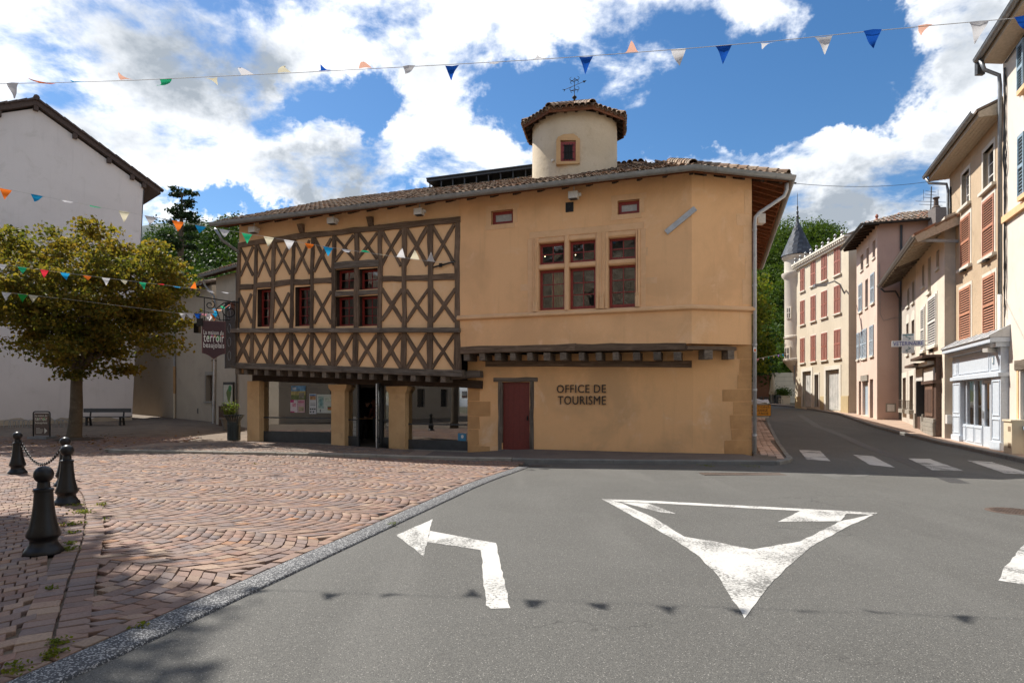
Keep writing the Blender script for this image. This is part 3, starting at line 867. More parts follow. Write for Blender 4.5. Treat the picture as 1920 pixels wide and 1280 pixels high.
kerb_run('kerb_stone', [(XE(y), y) for y in [p2.y, 18, 20, 23, 26, 30, 34, 38, 44]], .13, .1, KERB_D, SIDEWALK, top=.10)
# east pavement of pink pavers between the house and the street
ep = MB()
wall_e = lambda y: 6.9 + (y - 17.55) * .36
def clim(y):
    ar = [(p0.x, p0.y)] + arc + [(p2.x, p2.y)]
    return max(6.62, lerp_path([(q[1], q[0]) for q in ar])(y) - .05)
ysE = [p0.y + .12, 15.6, 15.9, 16.2, 16.5, 16.9, 17.5, 18.5, 20, 22, 24, 27, 30, 34, 38, 44]
V = []; Q = []
for y in ysE:
    a, b = (wall_e(y) - .05 if y >= 17.5 else 6.60), XE(y) if y > p2.y else clim(y)
    for i in range(5): x = a + (b - a) * i / 4; V.append((x, y, g(x, y) + .066))
for j in range(len(ysE) - 1):
    for i in range(4): k = j * 5 + i; Q.append((k, k + 1, k + 6, k + 5))
PAVE_E = fast_obj('pavement', V, Q, JOINT, kind='structure', smooth=True)
pm = []
for k in range(6):
    vs, fs = SHAPES[k]
    mb = MB(); mb.add([(x * .97, y * .97, z) for x, y, z in vs], fs); pm.append(mb.mesh('paving_brick', PAVER))
rows = []
yv = 15.9; ir = 0
dirE = Vector((.36, 1)).normalized(); nrE = Vector((dirE.y, -dirE.x))
pav = []
while yv < 42:
    for c in range(12):
        q = Vector((7.02, 17.5)) + dirE * (yv - 17.5) * 1.06 + nrE * (.10 + c * .185)
        yq = q.y
        lim = XE(yq) - .13 if yq > p2.y else clim(yq) - .10
        lo_ = wall_e(yq) + .02 if yq > 17.5 else 7.02
        if lo_ < q.x - .09 and q.x + .09 < lim and yq > kerb_y(q.x) + .2: pav.append((q.x, yq))
    yv += .215
ang = math.atan2(nrE.y, nrE.x)
VV = []; QQ = []; cnt = 0
for i, (x, y) in enumerate(pav):
    z = g(x, y) + .088 + random.uniform(-.003, .003)
    if i < 300:
        put('paving_brick', random.choice(pm), PAVE_E, Matrix.Translation((x, y, z)) @ Matrix.Rotation(ang, 4, 'Z') @ Matrix.Diagonal((.178, .208, .8, 1)))
    else:
        vs, fs = SHAPES[i % 6]; c, s_ = math.cos(ang), math.sin(ang); k = cnt * 12; cnt += 1
        VV += [(x + c * vx * .172 - s_ * vy * .2, y + s_ * vx * .172 + c * vy * .2, z + vz * .8) for vx, vy, vz in vs]; QQ += [tuple(q + k for q in f) for f in fs]
if VV: fast_obj('paving_bricks', VV, QQ, PAVER, PAVE_E, kind='stuff')

# right pavement with kerb
RF = lerp_path([(-20, 0.0), (12, 12.35), (18.9, 15.1), (23.8, 17.0), (33.5, 21.3), (40, 22.6), (50, 23.2), (64, 23.5)])
ysR = [4, 8, 11, 14, 15.5, 17, 18.9, 21, 23.8, 27, 30, 33.5, 37, 40, 45, 50, 56]
V = []; Q = []
for y in ysR:
    a, b = XR(y) + .14, max(RF(y) + .6, XR(y) + .5)
    for i in range(5): x = a + (b - a) * i / 4; V.append((x, y, g(x, y) + .095))
for j in range(len(ysR) - 1):
    for i in range(4): k = j * 5 + i; Q.append((k, k + 1, k + 6, k + 5))
PINKWALK = plaster('pink_pavement', (.38, .275, .21), (.32, .235, .18), (.42, .32, .25), s1=1, s2=4, bstr=.3, bscale=60)
PAVE_R = fast_obj('pavement', V, Q, PINKWALK, kind='structure', smooth=True)
kerb_run('kerb_stone', [(XR(y), y) for y in (6, 10, 14, 15.5, 17, 19, 21, 24, 27, 30, 33, 36, 40, 45, 50, 56)][::-1], .15, .1, KERB_D, PAVE_R, top=.115)

# ---- markings
def rag(P):
    """chipped, slightly uneven paint edge"""
    out = []
    for a, b in zip(P, P[1:] + P[:1]):
        k = max(1, int((b - a).length / .12)); d = (b - a); n = Vector((-d.y, d.x, 0)).normalized() if d.length > 1e-6 else Vector()
        out += [a + d * i / k + (n * random.uniform(-.011, .006) if i else Vector()) for i in range(k)]
    return out
def marking(name, polys, label, cat='road marking', group=None, dz=.004):
    mb = MB()
    for poly in polys:
        P = rag([GP(*p) for p in poly])
        P = [Vector((p.x, p.y, g(p.x, p.y) + dz)) for p in P]
        mb.add(P, [tuple(range(len(P)))])
        Q_ = [p - Vector((0, 0, .004 - .0006)) for p in P]; n = len(P)
        mb.add(P + Q_, [(i, (i + 1) % n, (i + 1) % n + n, i + n) for i in range(n)])
    return mb.build(name, PAINT, None, label=label, cat=cat, group=group)
marking('turn_arrow_marking', [[(743, 1003), (811, 973), (806, 995), (801, 1016), (795, 1043)], [(806, 995), (930, 1018), (933, 1031), (901, 1031), (801, 1016)], [(901, 1031), (933, 1031), (957, 1140), (921, 1141), (911, 1134)]],
        'worn white left turn arrow painted on the grey asphalt beside the kerb strip')
marking('give_way_marking', [
    [(1128, 935), (1230, 939), (1645, 961), (1638, 965), (1225, 943), (1150, 940)],
    [(1129, 935.5), (1150, 940), (1165, 943), (1225, 970), (1283, 1006), (1262, 1010), (1215, 983)],
    [(1166, 941.5), (1215, 943.3), (1268, 963), (1238, 960)],
    [(1262, 1010), (1283, 1006), (1335, 1014), (1412, 1030), (1460, 1021), (1500, 1015), (1520, 1025), (1480, 1060), (1440, 1100), (1396, 1159), (1362, 1105), (1343, 1075), (1305, 1038)],
    [(1500, 1015), (1575, 977), (1628, 966), (1645, 961.5), (1580, 992), (1520, 1025)],
    [(1500, 957.8), (1588, 962.3), (1575, 977), (1458, 978)]],
        'big worn white give way triangle painted across the asphalt')
marking('road_edge_marking', [[(1935, 1004), (1935, 1098), (1872, 1088), (1884, 1062)]], 'white painted shape on the asphalt cut off by the picture edge, near the manhole cover')
for i, (poly, lab) in enumerate((
    ([(1498, 843), (1538, 845), (1557, 864), (1512, 861)], 'white zebra bar next to the corner of the pink paver pavement'),
    ([(1599, 852), (1637, 855), (1678, 876), (1631, 871)], 'second white zebra bar from the paver corner, on shaded asphalt'),
    ([(1703, 859), (1743, 860), (1806, 882), (1748, 881)], 'third white zebra bar from the paver corner'),
    ([(1814, 863), (1860, 866), (1938, 889), (1884, 887)], 'white zebra bar nearest the kerb of the light pavement'))):
    marking('zebra_bar', [poly], lab, group='zebra crossing bars')
FADE = plaster('faded_paint', (.12, .118, .112), (.098, .096, .092), (.17, .168, .16), s1=2, s2=5, bstr=.4, bscale=70)
mb = MB()
for poly in ([(1538, 890), (1565, 886), (1580, 893), (1575, 899)], [(1600, 877), (1612, 877), (1632, 890), (1620, 894), (1590, 893), (1608, 889)]):
    mb.add([GP(x, y, .003) for x, y in poly], [tuple(range(len(poly)))])
mb.build('faded_arrow_marking', FADE, label='almost worn away arrow marking on the shaded asphalt before the zebra bars', cat='road marking')
# asphalt repair strips in the street
mb = MB()
tr = [(1500, 778), (1535, 800), (1570, 812), (1620, 835), (1690, 860), (1760, 890), (1800, 905)]
for (a, b) in zip(tr, tr[1:]):
    pa, pb = GP(*a, .003), GP(*b, .003); d = Vector((.16, -.05, 0))
    mb.quad(pa - d, pb - d, pb + d, pa + d)
mb.build('tar_seam', flat('tar', (.030, .030, .031), .6), label='dark tar seam winding along the shaded street', cat='tar seam')
# gratings
def grating(name, px, py, w, d, rot, label, mat, bars=12):
    c = GP(px, py); M_ = Matrix.Translation((c.x, c.y, g(c.x, c.y))) @ Matrix.Rotation(rot, 4, 'Z')
    t = bpy.data.objects.new(name, None); link(t, None, M_); tag(t, label, 'drain grate')
    mb = MB(); f = .03
    mb.box(-w / 2, w / 2, -d / 2, -d / 2 + f, -.02, .008); mb.box(-w / 2, w / 2, d / 2 - f, d / 2, -.02, .008)
    mb.box(-w / 2, -w / 2 + f, -d / 2 + f, d / 2 - f, -.02, .0075); mb.box(w / 2 - f, w / 2, -d / 2 + f, d / 2 - f, -.02, .0075)
    mb.build('frame', mat, t, world=M_)
    b = MB(); b.quad((-w / 2 + f, -d / 2 + f, .0015), (w / 2 - f, -d / 2 + f, .0015), (w / 2 - f, d / 2 - f, .0015), (-w / 2 + f, d / 2 - f, .0015)); b.build('pit', BLACKIN, t, world=M_)
    for i in range(bars):
        x = -w / 2 + f + (w - 2 * f) * (i + .5) / bars
        k = MB(); q = (w - 2 * f) / bars * .3; k.box(x - q, x + q, -d / 2 + f, d / 2 - f, .002, .0072); k.build('bar', mat, t, world=M_)
grating('drain_grate', 1008, 873.5, .75, .3, -.02, 'dark drain grate at the kerb where the setts end', DARK)
grating('drain_channel_grate', 1392, 888.5, 1.75, .42, -.03, 'long rusty grate set in the asphalt before the house corner', RUSTY, 22)
c = GP(1900, 958)
t = thing('manhole_cover', (c.x, c.y, 0), 'round cast iron manhole cover in the sunlit asphalt', 'manhole cover')
mb = MB(); mb.lathe([(.0001, .006), (.30, .006), (.31, .003), (.335, .003), (.335, -.02)], (c.x, c.y, 0), 40); mb.build('cover', RUSTY, t)
mb = MB()
for i in range(-5, 6):
    for j in range(-5, 6):
        if i * i + j * j < 27: mb.box(c.x + i * .052 - .018, c.x + i * .052 + .018, c.y + j * .052 - .018, c.y + j * .052 + .018, .005, .011)
mb.build('raised_pattern', RUSTY, t, kind='stuff')
# ------------------------------------------------------------------ main house
G = Fr((6.83, 17.6), (.945, -.326))
NU = .70
HOUSE = thing('timber_framed_house', (-1, 22, 0), 'large ochre corner house with half timbered upper floor, red windows and round stair turret', 'house')
gu = lambda x, n=0.0: G.px(x, 750, n)[0]
uz = lambda x, y, n=NU: G.px(x, y, n)
def hole(x0, x1, y0, y1, n=NU, fr=G):
    a = fr.px(x0, y0, n); b = fr.px(x1, y1, n); c = fr.px(x0, y1, n); d = fr.px(x1, y0, n)
    return (a[0], b[0], (c[1] + b[1]) / 2, (a[1] + d[1]) / 2)
UB = -1.617           # where the upper wall bends
H = Fr(tuple(G.P(UB, 0, NU).xy), tuple((G.P(0, 0, -.27) - G.P(UB, 0, NU)).xy))
LH = (G.P(0, 0, -.27) - G.P(UB, 0, NU)).length
H2 = Fr(tuple(G.P(UB, 0, 0).xy), tuple((G.P(0, 0, -.27) - G.P(UB, 0, 0)).xy))
LH2 = (G.P(0, 0, -.27) - G.P(UB, 0, 0)).length
ED = Vector((.36, 1)).normalized()
E = Fr(tuple(G.P(0, 0, -.27).xy), tuple(ED))       # east wall, seen edge on
def sweep(path, sec, closed_sec=False, mb=None, m=0):
    """section points (outward, z) carried along a plan path of (x, y) with mitred corners; outward = right hand side"""
    mb = mb or MB(); P = [Vector(p[:2]) for p in path]; n = len(P); vs = []; k = len(sec)
    for i, p in enumerate(P):
        d0 = (P[i] - P[i - 1]).normalized() if i else (P[1] - P[0]).normalized()
        d1 = (P[i + 1] - P[i]).normalized() if i < n - 1 else d0
        n0 = Vector((d0.y, -d0.x)); n1 = Vector((d1.y, -d1.x)); mt = (n0 + n1).normalized(); sc = 1 / max(.3, mt.dot(n0))
        z0 = path[i][2] if len(path[i]) > 2 else 0
        vs += [(p.x + mt.x * sc * o, p.y + mt.y * sc * o, z0 + z) for o, z in sec]
    kk = k if closed_sec else k - 1
    fs = [(i * k + j, i * k + (j + 1) % k, (i + 1) * k + (j + 1) % k, (i + 1) * k + j) for i in range(n - 1) for j in range(kk)]
    if closed_sec: fs += [tuple(range(k))[::-1], tuple(range((n - 1) * k, n * k))]
    mb.add(vs, fs, m); return mb
ZE = 7.91
# ---- lower walls
uQ = gu(877); uL = gu(463)
hd = hole(941, 993, 716, 846, 0.0)
mb = MB()
G.wall(mb, uQ, UB, -.4, 3.05, [(hd[0], hd[1], -.02, hd[3])], 0.0, .22)
H2.wall(mb, 0, LH2, -.4, 3.25, [], 0.0)
E.wall(mb, 0, 13.6, -.4, 8.2, [], 0.0)
G.wall(mb, uQ, uQ + .001, -.4, 2.2, [], 0.0)
mb.quad(G.P(uQ, -.4, 0), G.P(uQ, 2.3, 0), G.P(uQ, 2.3, -.5), G.P(uQ, -.4, -.5))
mb.build('lower_wall', OCHRE_LOW, HOUSE)
mb = MB()      # rear and west walls
E.wall(mb, 13.6, 13.7, -.4, 8.2)
W = Fr(tuple(G.P(uL, 0, -12.5).xy), tuple((G.P(uL, 0, 0) - G.P(uL, 0, -12.5)).xy))
W.wall(mb, 0, 12.2, -.4, 8.6)
bk = Fr(tuple(E.P(13.6, 0, 0).xy), tuple((G.P(uL, 0, -12.5) - E.P(13.6, 0, 0)).xy)); bk.wall(mb, 0, 19.5, -.4, 8.6)
W2 = Fr(tuple(G.P(gu(449, NU) + .03, 0, -12.0).xy), tuple((G.P(uL, 0, 0) - G.P(uL, 0, -12.5)).xy)); W2.wall(mb, 0, 12.62, 2.6, 8.3)
mb.build('rear_wall', INFILL, HOUSE)
# ---- upper stone wall
WB = [hole(1010, 1059, 454, 495), hole(1067, 1117, 449, 491), hole(1141, 1194, 444, 487), hole(1010, 1059, 504, 581), hole(1067, 1117, 500, 579), hole(1141, 1194, 496, 577)]
SW_ = [hole(921, 962, 394, 420), hole(1158, 1199, 375, 401)]
uT = gu(861, NU)
mb = MB()
G.wall(mb, uT, UB, 3.2, 8.12, WB + SW_, NU, .26)
H.wall(mb, 0, LH, 3.2, 8.12)
for a, b in ((uT, UB),):
    mb.quad(G.P(a, 3.2, -.1), G.P(b, 3.2, -.1), G.P(b, 3.2, NU), G.P(a, 3.2, NU))
mb.add([G.P(UB, 3.2, NU), G.P(UB, 3.2, -.02), G.P(0, 3.2, -.27)], [(0, 1, 2)])
mb.build('upper_wall', OCHRE, HOUSE)
# ---- half timbered front, infill plaster
zS = [uz(437, 619)[1], uz(860, 618)[1]]
uA0, uA1 = gu(447, NU), gu(437, NU)
slope = lambda x0, z0, x1, z1: (lambda u: z0 + (z1 - z0) * (u - x0) / (x1 - x0))
zsill = slope(uA1, zS[0], uT, zS[1])
zbot = slope(uA1, uz(437, 683)[1], uT, uz(866, 698)[1])
hT1 = hole(481, 507, 541, 612); hT2 = hole(552, 580, 537, 611)
hT3 = [hole(628, 663, 504, 543), hole(671, 708, 503, 542), hole(628, 663, 555, 611), hole(671, 708, 554, 611)]
mb = MB()
G.wall(mb, uA0, uT, 3.9, 8.12, [hT1, hT2] + hT3, NU - .045, .3, mrev=1, zbot=lambda u: zsill(u))
G.wall(mb, uA1, uT, 2.4, 3.9, [], NU - .045, ztop=lambda u: zsill(u), zbot=zbot)
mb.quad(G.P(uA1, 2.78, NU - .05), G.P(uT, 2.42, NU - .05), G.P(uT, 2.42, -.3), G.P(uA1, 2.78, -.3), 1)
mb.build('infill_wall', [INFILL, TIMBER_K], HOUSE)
# ---- timbers
def tb(x0, y0, x1, y1, w, n0=NU - .06, n1=NU, name='brace', mat=TIMBER, **kw):
    a = uz(x0, y0, n1); b = uz(x1, y1, n1)
    return beam(G, a[0], a[1], b[0], b[1], w, n0, n1, name, mat, HOUSE, **kw)
top_y = lambda x: 459.0 + (412.0 - 459.0) * (x - 446) / (862 - 446)
bx = [447.5, 479, 512.6, 549, 585, 625, 667.8, 712, 757, 806, 857]
bx2 = [443.8, 474.4, 508.4, 545, 583, 623.7, 667, 711, 757, 806, 857]
pw = [.155, .14, .15, .14, .13, .16, .17, .16, .17, .19, .19]
for i in range(11):
    tb(bx[i], top_y(bx[i]) + 3, bx2[i], 616, pw[i], NU - .10, NU + .012, 'post')
# top plate in three lengths
tb(446, 459.5, 574, 441, .19, NU - .08, NU + .018, 'top_plate'); tb(570, 441.5, 712, 427, .19, NU - .08, NU + .022, 'top_plate'); tb(708, 427, 863, 410, .2, NU - .08, NU + .026, 'top_plate')
rails = {0: (538.5, 537), 1: (534.5, 533), 2: (532.5, 529), 3: (529.3, 527.5), 4: (527, 524.5), 7: (523, 522), 8: (522, 520.5), 9: (519.5, 517.5)}
for i, (ya, yb) in rails.items():
    k = (ya - top_y(bx[i])) / (616 - top_y(bx[i]))
    xa = bx[i] + (bx2[i] - bx[i]) * k + 3.5; xb = bx[i + 1] + (bx2[i + 1] - bx[i + 1]) * k - 3.5
    tb(xa, ya, xb, yb, .19 if i not in (4,) else .18, NU - .08, NU + .004, 'rail')
tb(627, 497.5, 710, 493.5, .23, NU - .12, NU + .03, 'window_lintel', TIMBER_G, jit=.02)
tb(628.5, 550, 664, 549, .17, NU - .12, NU + .0, 'transom', TIMBER_G); tb(671, 549, 708, 547.5, .17, NU - .12, NU + .0, 'transom', TIMBER_G)
def cross(xa, xb, ya, yb, w=.118, fl=False):
    w *= random.uniform(.82, 1.15)
    q = random.uniform(-1.5, 1.5)
    if fl: tb(xa, ya + q, xb, yb, w, NU - .05, NU - .004); tb(xb, ya, xa, yb + q, w, NU - .05, NU + .002)
    else: tb(xb, ya + q, xa, yb, w, NU - .05, NU - .004); tb(xa, ya, xb, yb + q, w, NU - .05, NU + .002)
for i in range(10):
    xa = bx[i] + 3.8; xb = bx[i + 1] - 3.8
    t = top_y((xa + xb) / 2) + 5
    ybt = {0: 516, 1: 518, 2: 514, 3: 513, 4: 510, 5: 486, 6: 484, 7: 498, 8: 497, 9: 496}[i]
    cross(xa - 1.5, xb - 1.5, t, ybt, fl=True)
for i, yb in ((0, 605), (2, 604), (4, 606), (7, 602), (8, 602), (9, 602)):
    xa = bx2[i] + 4; xb = bx2[i + 1] - 4
    cross(xa + .6, xb + .6, {0: 551, 2: 549, 4: 546, 7: 542, 8: 542, 9: 541}[i], yb, .122, fl=True)
lx = [438, 470.3, 506, 544, 582.3, 623, 664.5, 709.5, 756, 804.5, 856]
for i in range(11):
    yb = 683 + (698 - 683) * (lx[i] - 437) / 429
    tb(lx[i] + .8, 623, lx[i], yb, pw[i] + (.02 if i < 10 else .04), NU - .10, NU + .012, 'post')
for i in range(10):
    yb = 683 + (698 - 683) * (lx[i] - 437) / 429 - 6
    cross(lx[i] + 4.5, lx[i + 1] - 4.5, 627, yb + 2, .13, fl=True)
# sill beam and bottom beam, standing out
for xa, xb in ((432, 574), (574, 712), (712, 861)):
    ya = 619.5 - 1.2 * (xa - 432) / 429; yb = 619.5 - 1.2 * (xb - 432) / 429
    tb(xa, ya, xb - .4, yb, .15, NU - .1, NU + .13, 'sill_beam', TIMBER_G, jit=.006)
for xa, xb in ((434, 640), (640, 867)):
    ya = 683.5 + 15.5 * (xa - 437) / 429; yb = 683.5 + 15.5 * (xb - 437) / 429
    tb(xa, ya, xb - .4, yb, .17, NU - .2, NU + .05, 'bottom_beam', TIMBER_G, jit=.008)
    tb(xa, ya + 4.2, xb - .4, yb + 5.0, .10, NU - .2, NU + .10, 'bottom_moulding', TIMBER_G, jit=.006)
jx = [444, 459.6, 478, 500, 522, 542, 562.5, 584, 608.5, 631.5, 653, 674.5, 696.5, 722, 749, 775, 802, 830.6]
for x in jx:
    y = 695.5 + 15.5 * (x - 444) / 410 + .5
    u, z = uz(x, y, NU + .02); w = random.uniform(.075, .092); e = random.uniform(-.05, .03)
    mb = MB(); G.box(mb, u - w, u + w, z - .10, z + .10, -.35, NU + .02 + e); mb.build('joist', TIMBER_G, HOUSE)
tb(474, 705, 640, 712, .30, -.28, .10, 'shop_lintel', TIMBER_K); tb(638, 712, 903, 720.5, .27, -.28, .12, 'shop_lintel', TIMBER_K)
u0, z0 = G.px(846, 706, .3); u1, z1 = G.px(902, 701, .3)
beam(G, u0, z0, u1, z1, .22, .11, .40, 'beam_end', TIMBER_G, HOUSE, jit=.03)
# iron strap on the timber
a = uz(812, 501, NU + .03); b = uz(853, 490, NU + .03)
beam(G, a[0], a[1], b[0], b[1], .05, NU + .014, NU + .04, 'iron_strap', IRON, HOUSE, jit=.004)
a = uz(826, 497, NU + .05); mb = MB(); G.box(mb, a[0] - .05, a[0] + .05, a[1] - .06, a[1] + .06, NU + .01, NU + .07); mb.build('strap_bolt', IRON, HOUSE)
# ---- jetty of the stone part
for xa, xb, ya, yb in ((863, 1080, 656, 651), (1078, 1286, 651.5, 649)):
    a = uz(xa, ya, NU + .03); b = uz(xb, yb, NU + .03)
    beam(G, a[0], a[1], b[0], b[1], .21, NU - .3, NU + .03, 'jetty_beam', TIMBER, HOUSE, jit=.015)
for x in (874.5, 903.5, 933, 961, 993, 1025, 1056, 1090, 1122, 1154, 1193, 1232, 1270):
    y = 668.5 - 2.0 * (x - 874) / 400
    u, z = uz(x, y, NU - .02); w = random.uniform(.08, .10) * (1.2 if x > 1180 else 1)
    mb = MB(); e = random.uniform(-.04, .02)
    vs = [G.P(u - w, z - .12, NU - .02 + e), G.P(u + w, z - .12 + random.uniform(-.01, .01), NU - .02 + e), G.P(u + w, z - .12, -.2), G.P(u - w, z - .12, -.2), G.P(u - w, z + .11, NU + .0 + e), G.P(u + w, z + .11, NU + e), G.P(u + w, z + .11, -.2), G.P(u - w, z + .11, -.2)]
    mb.hexa(vs); mb.build('joist', TIMBER_G, HOUSE)
a = G.px(910, 681.5, .05); b = G.px(1297, 682, .05)
beam(G, a[0], a[1], b[0], b[1], .19, -.1, .05, 'wall_beam', TIMBER, HOUSE, jit=.012)
hz = lambda x, y, n=0.02: H.px(x, y, n)
a = hz(1288, 651.5); b = hz(1380, 654)
beam(H, a[0], a[1], b[0], b[1], .11, -.2, .05, 'jetty_beam', TIMBER, HOUSE, jit=.01)
for x, w in ((1328, .13), (1370, .10)):
    u, z = hz(x, 664.5); mb = MB(); H.box(mb, u - w, u + w, z - .13, z + .13, -.3, .045); mb.build('joist', TIMBER_G, HOUSE)
# beam ends and niche in the upper wall
for x, y, w, h in ((562, 428, 5.5, 9), (692, 415, 6, 9)):
    u, z = uz(x, y, NU + .1); mb = MB()
    mb.hexa([G.P(u - .09, z - .12, NU + .02), G.P(u + .09, z - .12, NU + .02), G.P(u + .09, z - .16, NU - .1), G.P(u - .09, z - .16, NU - .1), G.P(u - .1, z + .15, NU + .14), G.P(u + .1, z + .15, NU + .14), G.P(u + .1, z + .15, NU - .1), G.P(u - .1, z + .15, NU - .1)])
    mb.build('beam_end', TIMBER, HOUSE)
u, z = uz(1068, 389.5); mb = MB()
G.box(mb, u - .12, u + .12, z - .13, z + .16, NU - .1, NU + .02); G.box(mb, u - .05, u + .04, z - .05, z + .11, NU, NU + .05)
mb.build('dark_niche_patch', IRON, HOUSE)  # stands for the dark niche: its shade put into a black plate
# long metal slat across the bend
a = uz(1249, 436, NU + .03); b = uz(1306, 389, NU + .03)
mb = MB(); mb.bar(G.P(a[0], a[1], NU + .03), G.P(b[0] - .03, b[1] - .02, NU + .03), .05, .15, (0, 0, 1)); mb.build('flag_holder_bar', ZINC_L, HOUSE)
# ---- string course
zc = uz(1080, 582, NU + .08)[1]
zc = 4.21
path = [G.P(uT - .05, 0, NU).xy, G.P(UB, 0, NU).xy, G.P(0, 0, -.27).xy, E.P(.45, 0).xy]
sec = [(-.02, .10), (.05, .085), (.10, .03), (.10, -.03), (.06, -.055), (.0, -.07), (-.02, -.08)]
mb = sweep([(p.x, p.y, zc) for p in path], sec, True); mb.build('string_course', STONE_P, HOUSE, angle=40)
# ---- mullioned stone window
def stone_bar(u0, u1, z0, z1, n0, n1, name='mullion', mat=STONE_P, bev=.03):
    mb = MB()
    if u1 - u0 < z1 - z0:
        prof = [(u0, n0), (u0, n1 - bev), (u0 + bev, n1), (u1 - bev, n1), (u1, n1 - bev), (u1, n0)]
        mb.prism([G.P(u, z0, n) for u, n in prof], (0, 0, z1 - z0))
    else:
        prof = [(z0, n0), (z0, n1 - bev), (z0 + bev, n1), (z1 - bev, n1), (z1, n1 - bev), (z1, n0)]
        d = G.P(u1, 0) - G.P(u0, 0)
        mb.prism([G.P(u0, z, n) for z, n in prof], d)
    return mb.build(name, mat, HOUSE)
ho = hole(993, 1207, 433, 583)
zb0, zt0 = 4.30, (WB[0][3] + WB[2][3]) / 2 + .02
Zlo0, Zlo1 = zb0 + .03, sum(h[3] for h in WB[3:]) / 3
Zup0, Zup1 = sum(h[2] for h in WB[:3]) / 3, sum(h[3] for h in WB[:3]) / 3
N0, N1 = NU - .02, NU + .035
cols_ = [(WB[0][0], WB[0][1]), (WB[1][0], WB[1][1]), (WB[2][0], WB[2][1])]
stone_bar(ho[0] + .12, cols_[0][0], zb0, Zup1 + .16, N0, N1 + .01, 'jamb')
stone_bar(cols_[0][1], cols_[1][0], zb0, Zup1 + .16, N0, N1 + .05, 'mullion')
stone_bar(cols_[1][1], cols_[2][0], zb0, Zup1 + .16, N0, N1 + .02, 'mullion')
stone_bar(cols_[2][1], ho[1] - .10, zb0, Zup1 + .16, N0, N1 + .01, 'jamb')
for c in cols_:
    stone_bar(c[0] + .001, c[1] - .001, Zlo1, Zup0, N0 - .05, N1 + .005, 'transom')
    stone_bar(c[0] + .001, c[1] - .001, Zup1, Zup1 + .155, N0 - .05, N1 + .0, 'lintel')
stone_bar(ho[0], ho[1], Zup1 + .163, Zup1 + .36, N0, N1 - .012, 'lintel', bev=.008)
stone_bar(ho[0] - .06, ho[0] + .118, zb0, Zup1 + .163, N0, N1 - .018, 'jamb', bev=.008)
stone_bar(ho[1] - .098, ho[1] + .06, zb0, Zup1 + .163, N0, N1 - .018, 'jamb', bev=.008)
# slender shafts with little bases
for u in (ho[0] + .16, ho[0] + .215, cols_[0][1] + .085, cols_[1][1] + .06, cols_[1][1] + .16, cols_[2][0] - .16, cols_[2][0] - .06, ho[1] - .20, ho[1] - .145):
    p = G.P(u, 0, N1 + .02)
    mb = MB(); mb.lathe([(.045, zb0), (.045, zb0 + .30), (.03, zb0 + .34), (.045, zb0 + .37), (.03, zb0 + .42), (.024, zb0 + .46), (.022, Zup1 + .15)], (p.x, p.y, 0), 8)
    mb.build('colonnette', STONE_P, HOUSE, smooth=True)
mb_ = None
for k, (za, zb) in enumerate(((Zlo0, Zlo1), (Zup0, Zup1))):
    for i, c in enumerate(cols_):
        window(G, HOUSE, c[0] + .005, c[1] - .005, za + .005, zb - .005, NU - .16, 2, 3 if k == 0 else 2, bar=.028, edge=.075)
# small square windows with stone surround
for h in SW_:
    for (a, b, c, d) in ((h[0] - .19, h[1] + .2, h[3], h[3] + .17), (h[0] - .2, h[1] + .05, h[2] - .15, h[2]), (h[0] - .17, h[0], h[2] + .001, h[3] - .001), (h[1], h[1] + .14, h[2] + .001, h[3] - .001)):
        mb = MB(); G.box(mb, a, b, c, d, NU - .05, NU + .012); mb.build('window_stone', STONE_P, HOUSE)
    w = window(G, HOUSE, h[0] + .004, h[1] - .004, h[2] + .004, h[3] - .004, NU - .14, 1, 1, edge=.09, pane=False)
    p = MB(); G.box(p, h[0] + .07, h[1] - .07, h[2] + .08, h[3] - .07, NU - .19, NU - .17); p.build('frosted_pane', flat('frosted_pane', (.42, .42, .40), .25), w)
for (x0, x1, y0, y1) in ((976, 992, 533, 545), (1206, 1232, 520, 532), (1200, 1215, 464, 480), (1200, 1212, 495, 515)):
    h = hole(x0, x1, y0, y1); mb = MB(); G.box(mb, h[0], h[1], h[2], h[3], NU - .05, NU + .006); mb.build('window_stone', STONE_P, HOUSE)
# timber front windows
for h, c, r in ((hT1, 2, 4), (hT2, 2, 4), (hT3[0], 2, 2), (hT3[1], 2, 2), (hT3[2], 2, 3), (hT3[3], 2, 3)):
    window(G, HOUSE, h[0] + .004, h[1] - .004, h[2] + .004, h[3] - .004, NU - .27, c, r, bar=.024, edge=.07)
# ---- quoins: uneven stones of the corner, and by the shop
def slab(fr, pts, n0, n1, name, mat):
    mb = MB(); vs = [fr.P(u, z, n1) for u, z in pts]
    mb.prism(vs, [-(n1 - n0) * fr.n.x, -(n1 - n0) * fr.n.y, 0]); return mb.build(name, mat, HOUSE)
def rough(u0, u1, z0, z1, j=.025):
    r = lambda: random.uniform(-j, j)
    return [(u0 + r(), z0), ((u0 + u1) / 2, z0 + r() * .4), (u1, z0), (u1, z1), ((u0 + u1) / 2, z1 + r() * .6), (u0 + r(), z1 - .01)]
z = -.1
for k, (w, h) in enumerate(((.75, .55), (.55, .32), (.60, .42), (.52, .38), (.82, .36), (.40, .42), (.34, .45), (.42, .40))):
    slab(H2, rough(LH2 - w, LH2 - .001, z, z + h - .012), -.05, .008, 'quoin', QUOIN); z += h
z = 3.35
for k, (w, h) in enumerate(((.30, .75), (.22, .6), (.40, .4), (.26, .5), (.48, .36), (.24, .7), (.44, .42), (.25, .75))):
    if 4.05 < z + h and z < 4.35: z = 4.36
    if z + h > 8.0: break
    slab(H, rough(LH - w, LH - .001, z, z + h - .012), -.05, .006, 'quoin', STONE_P); z += h
z = -.25
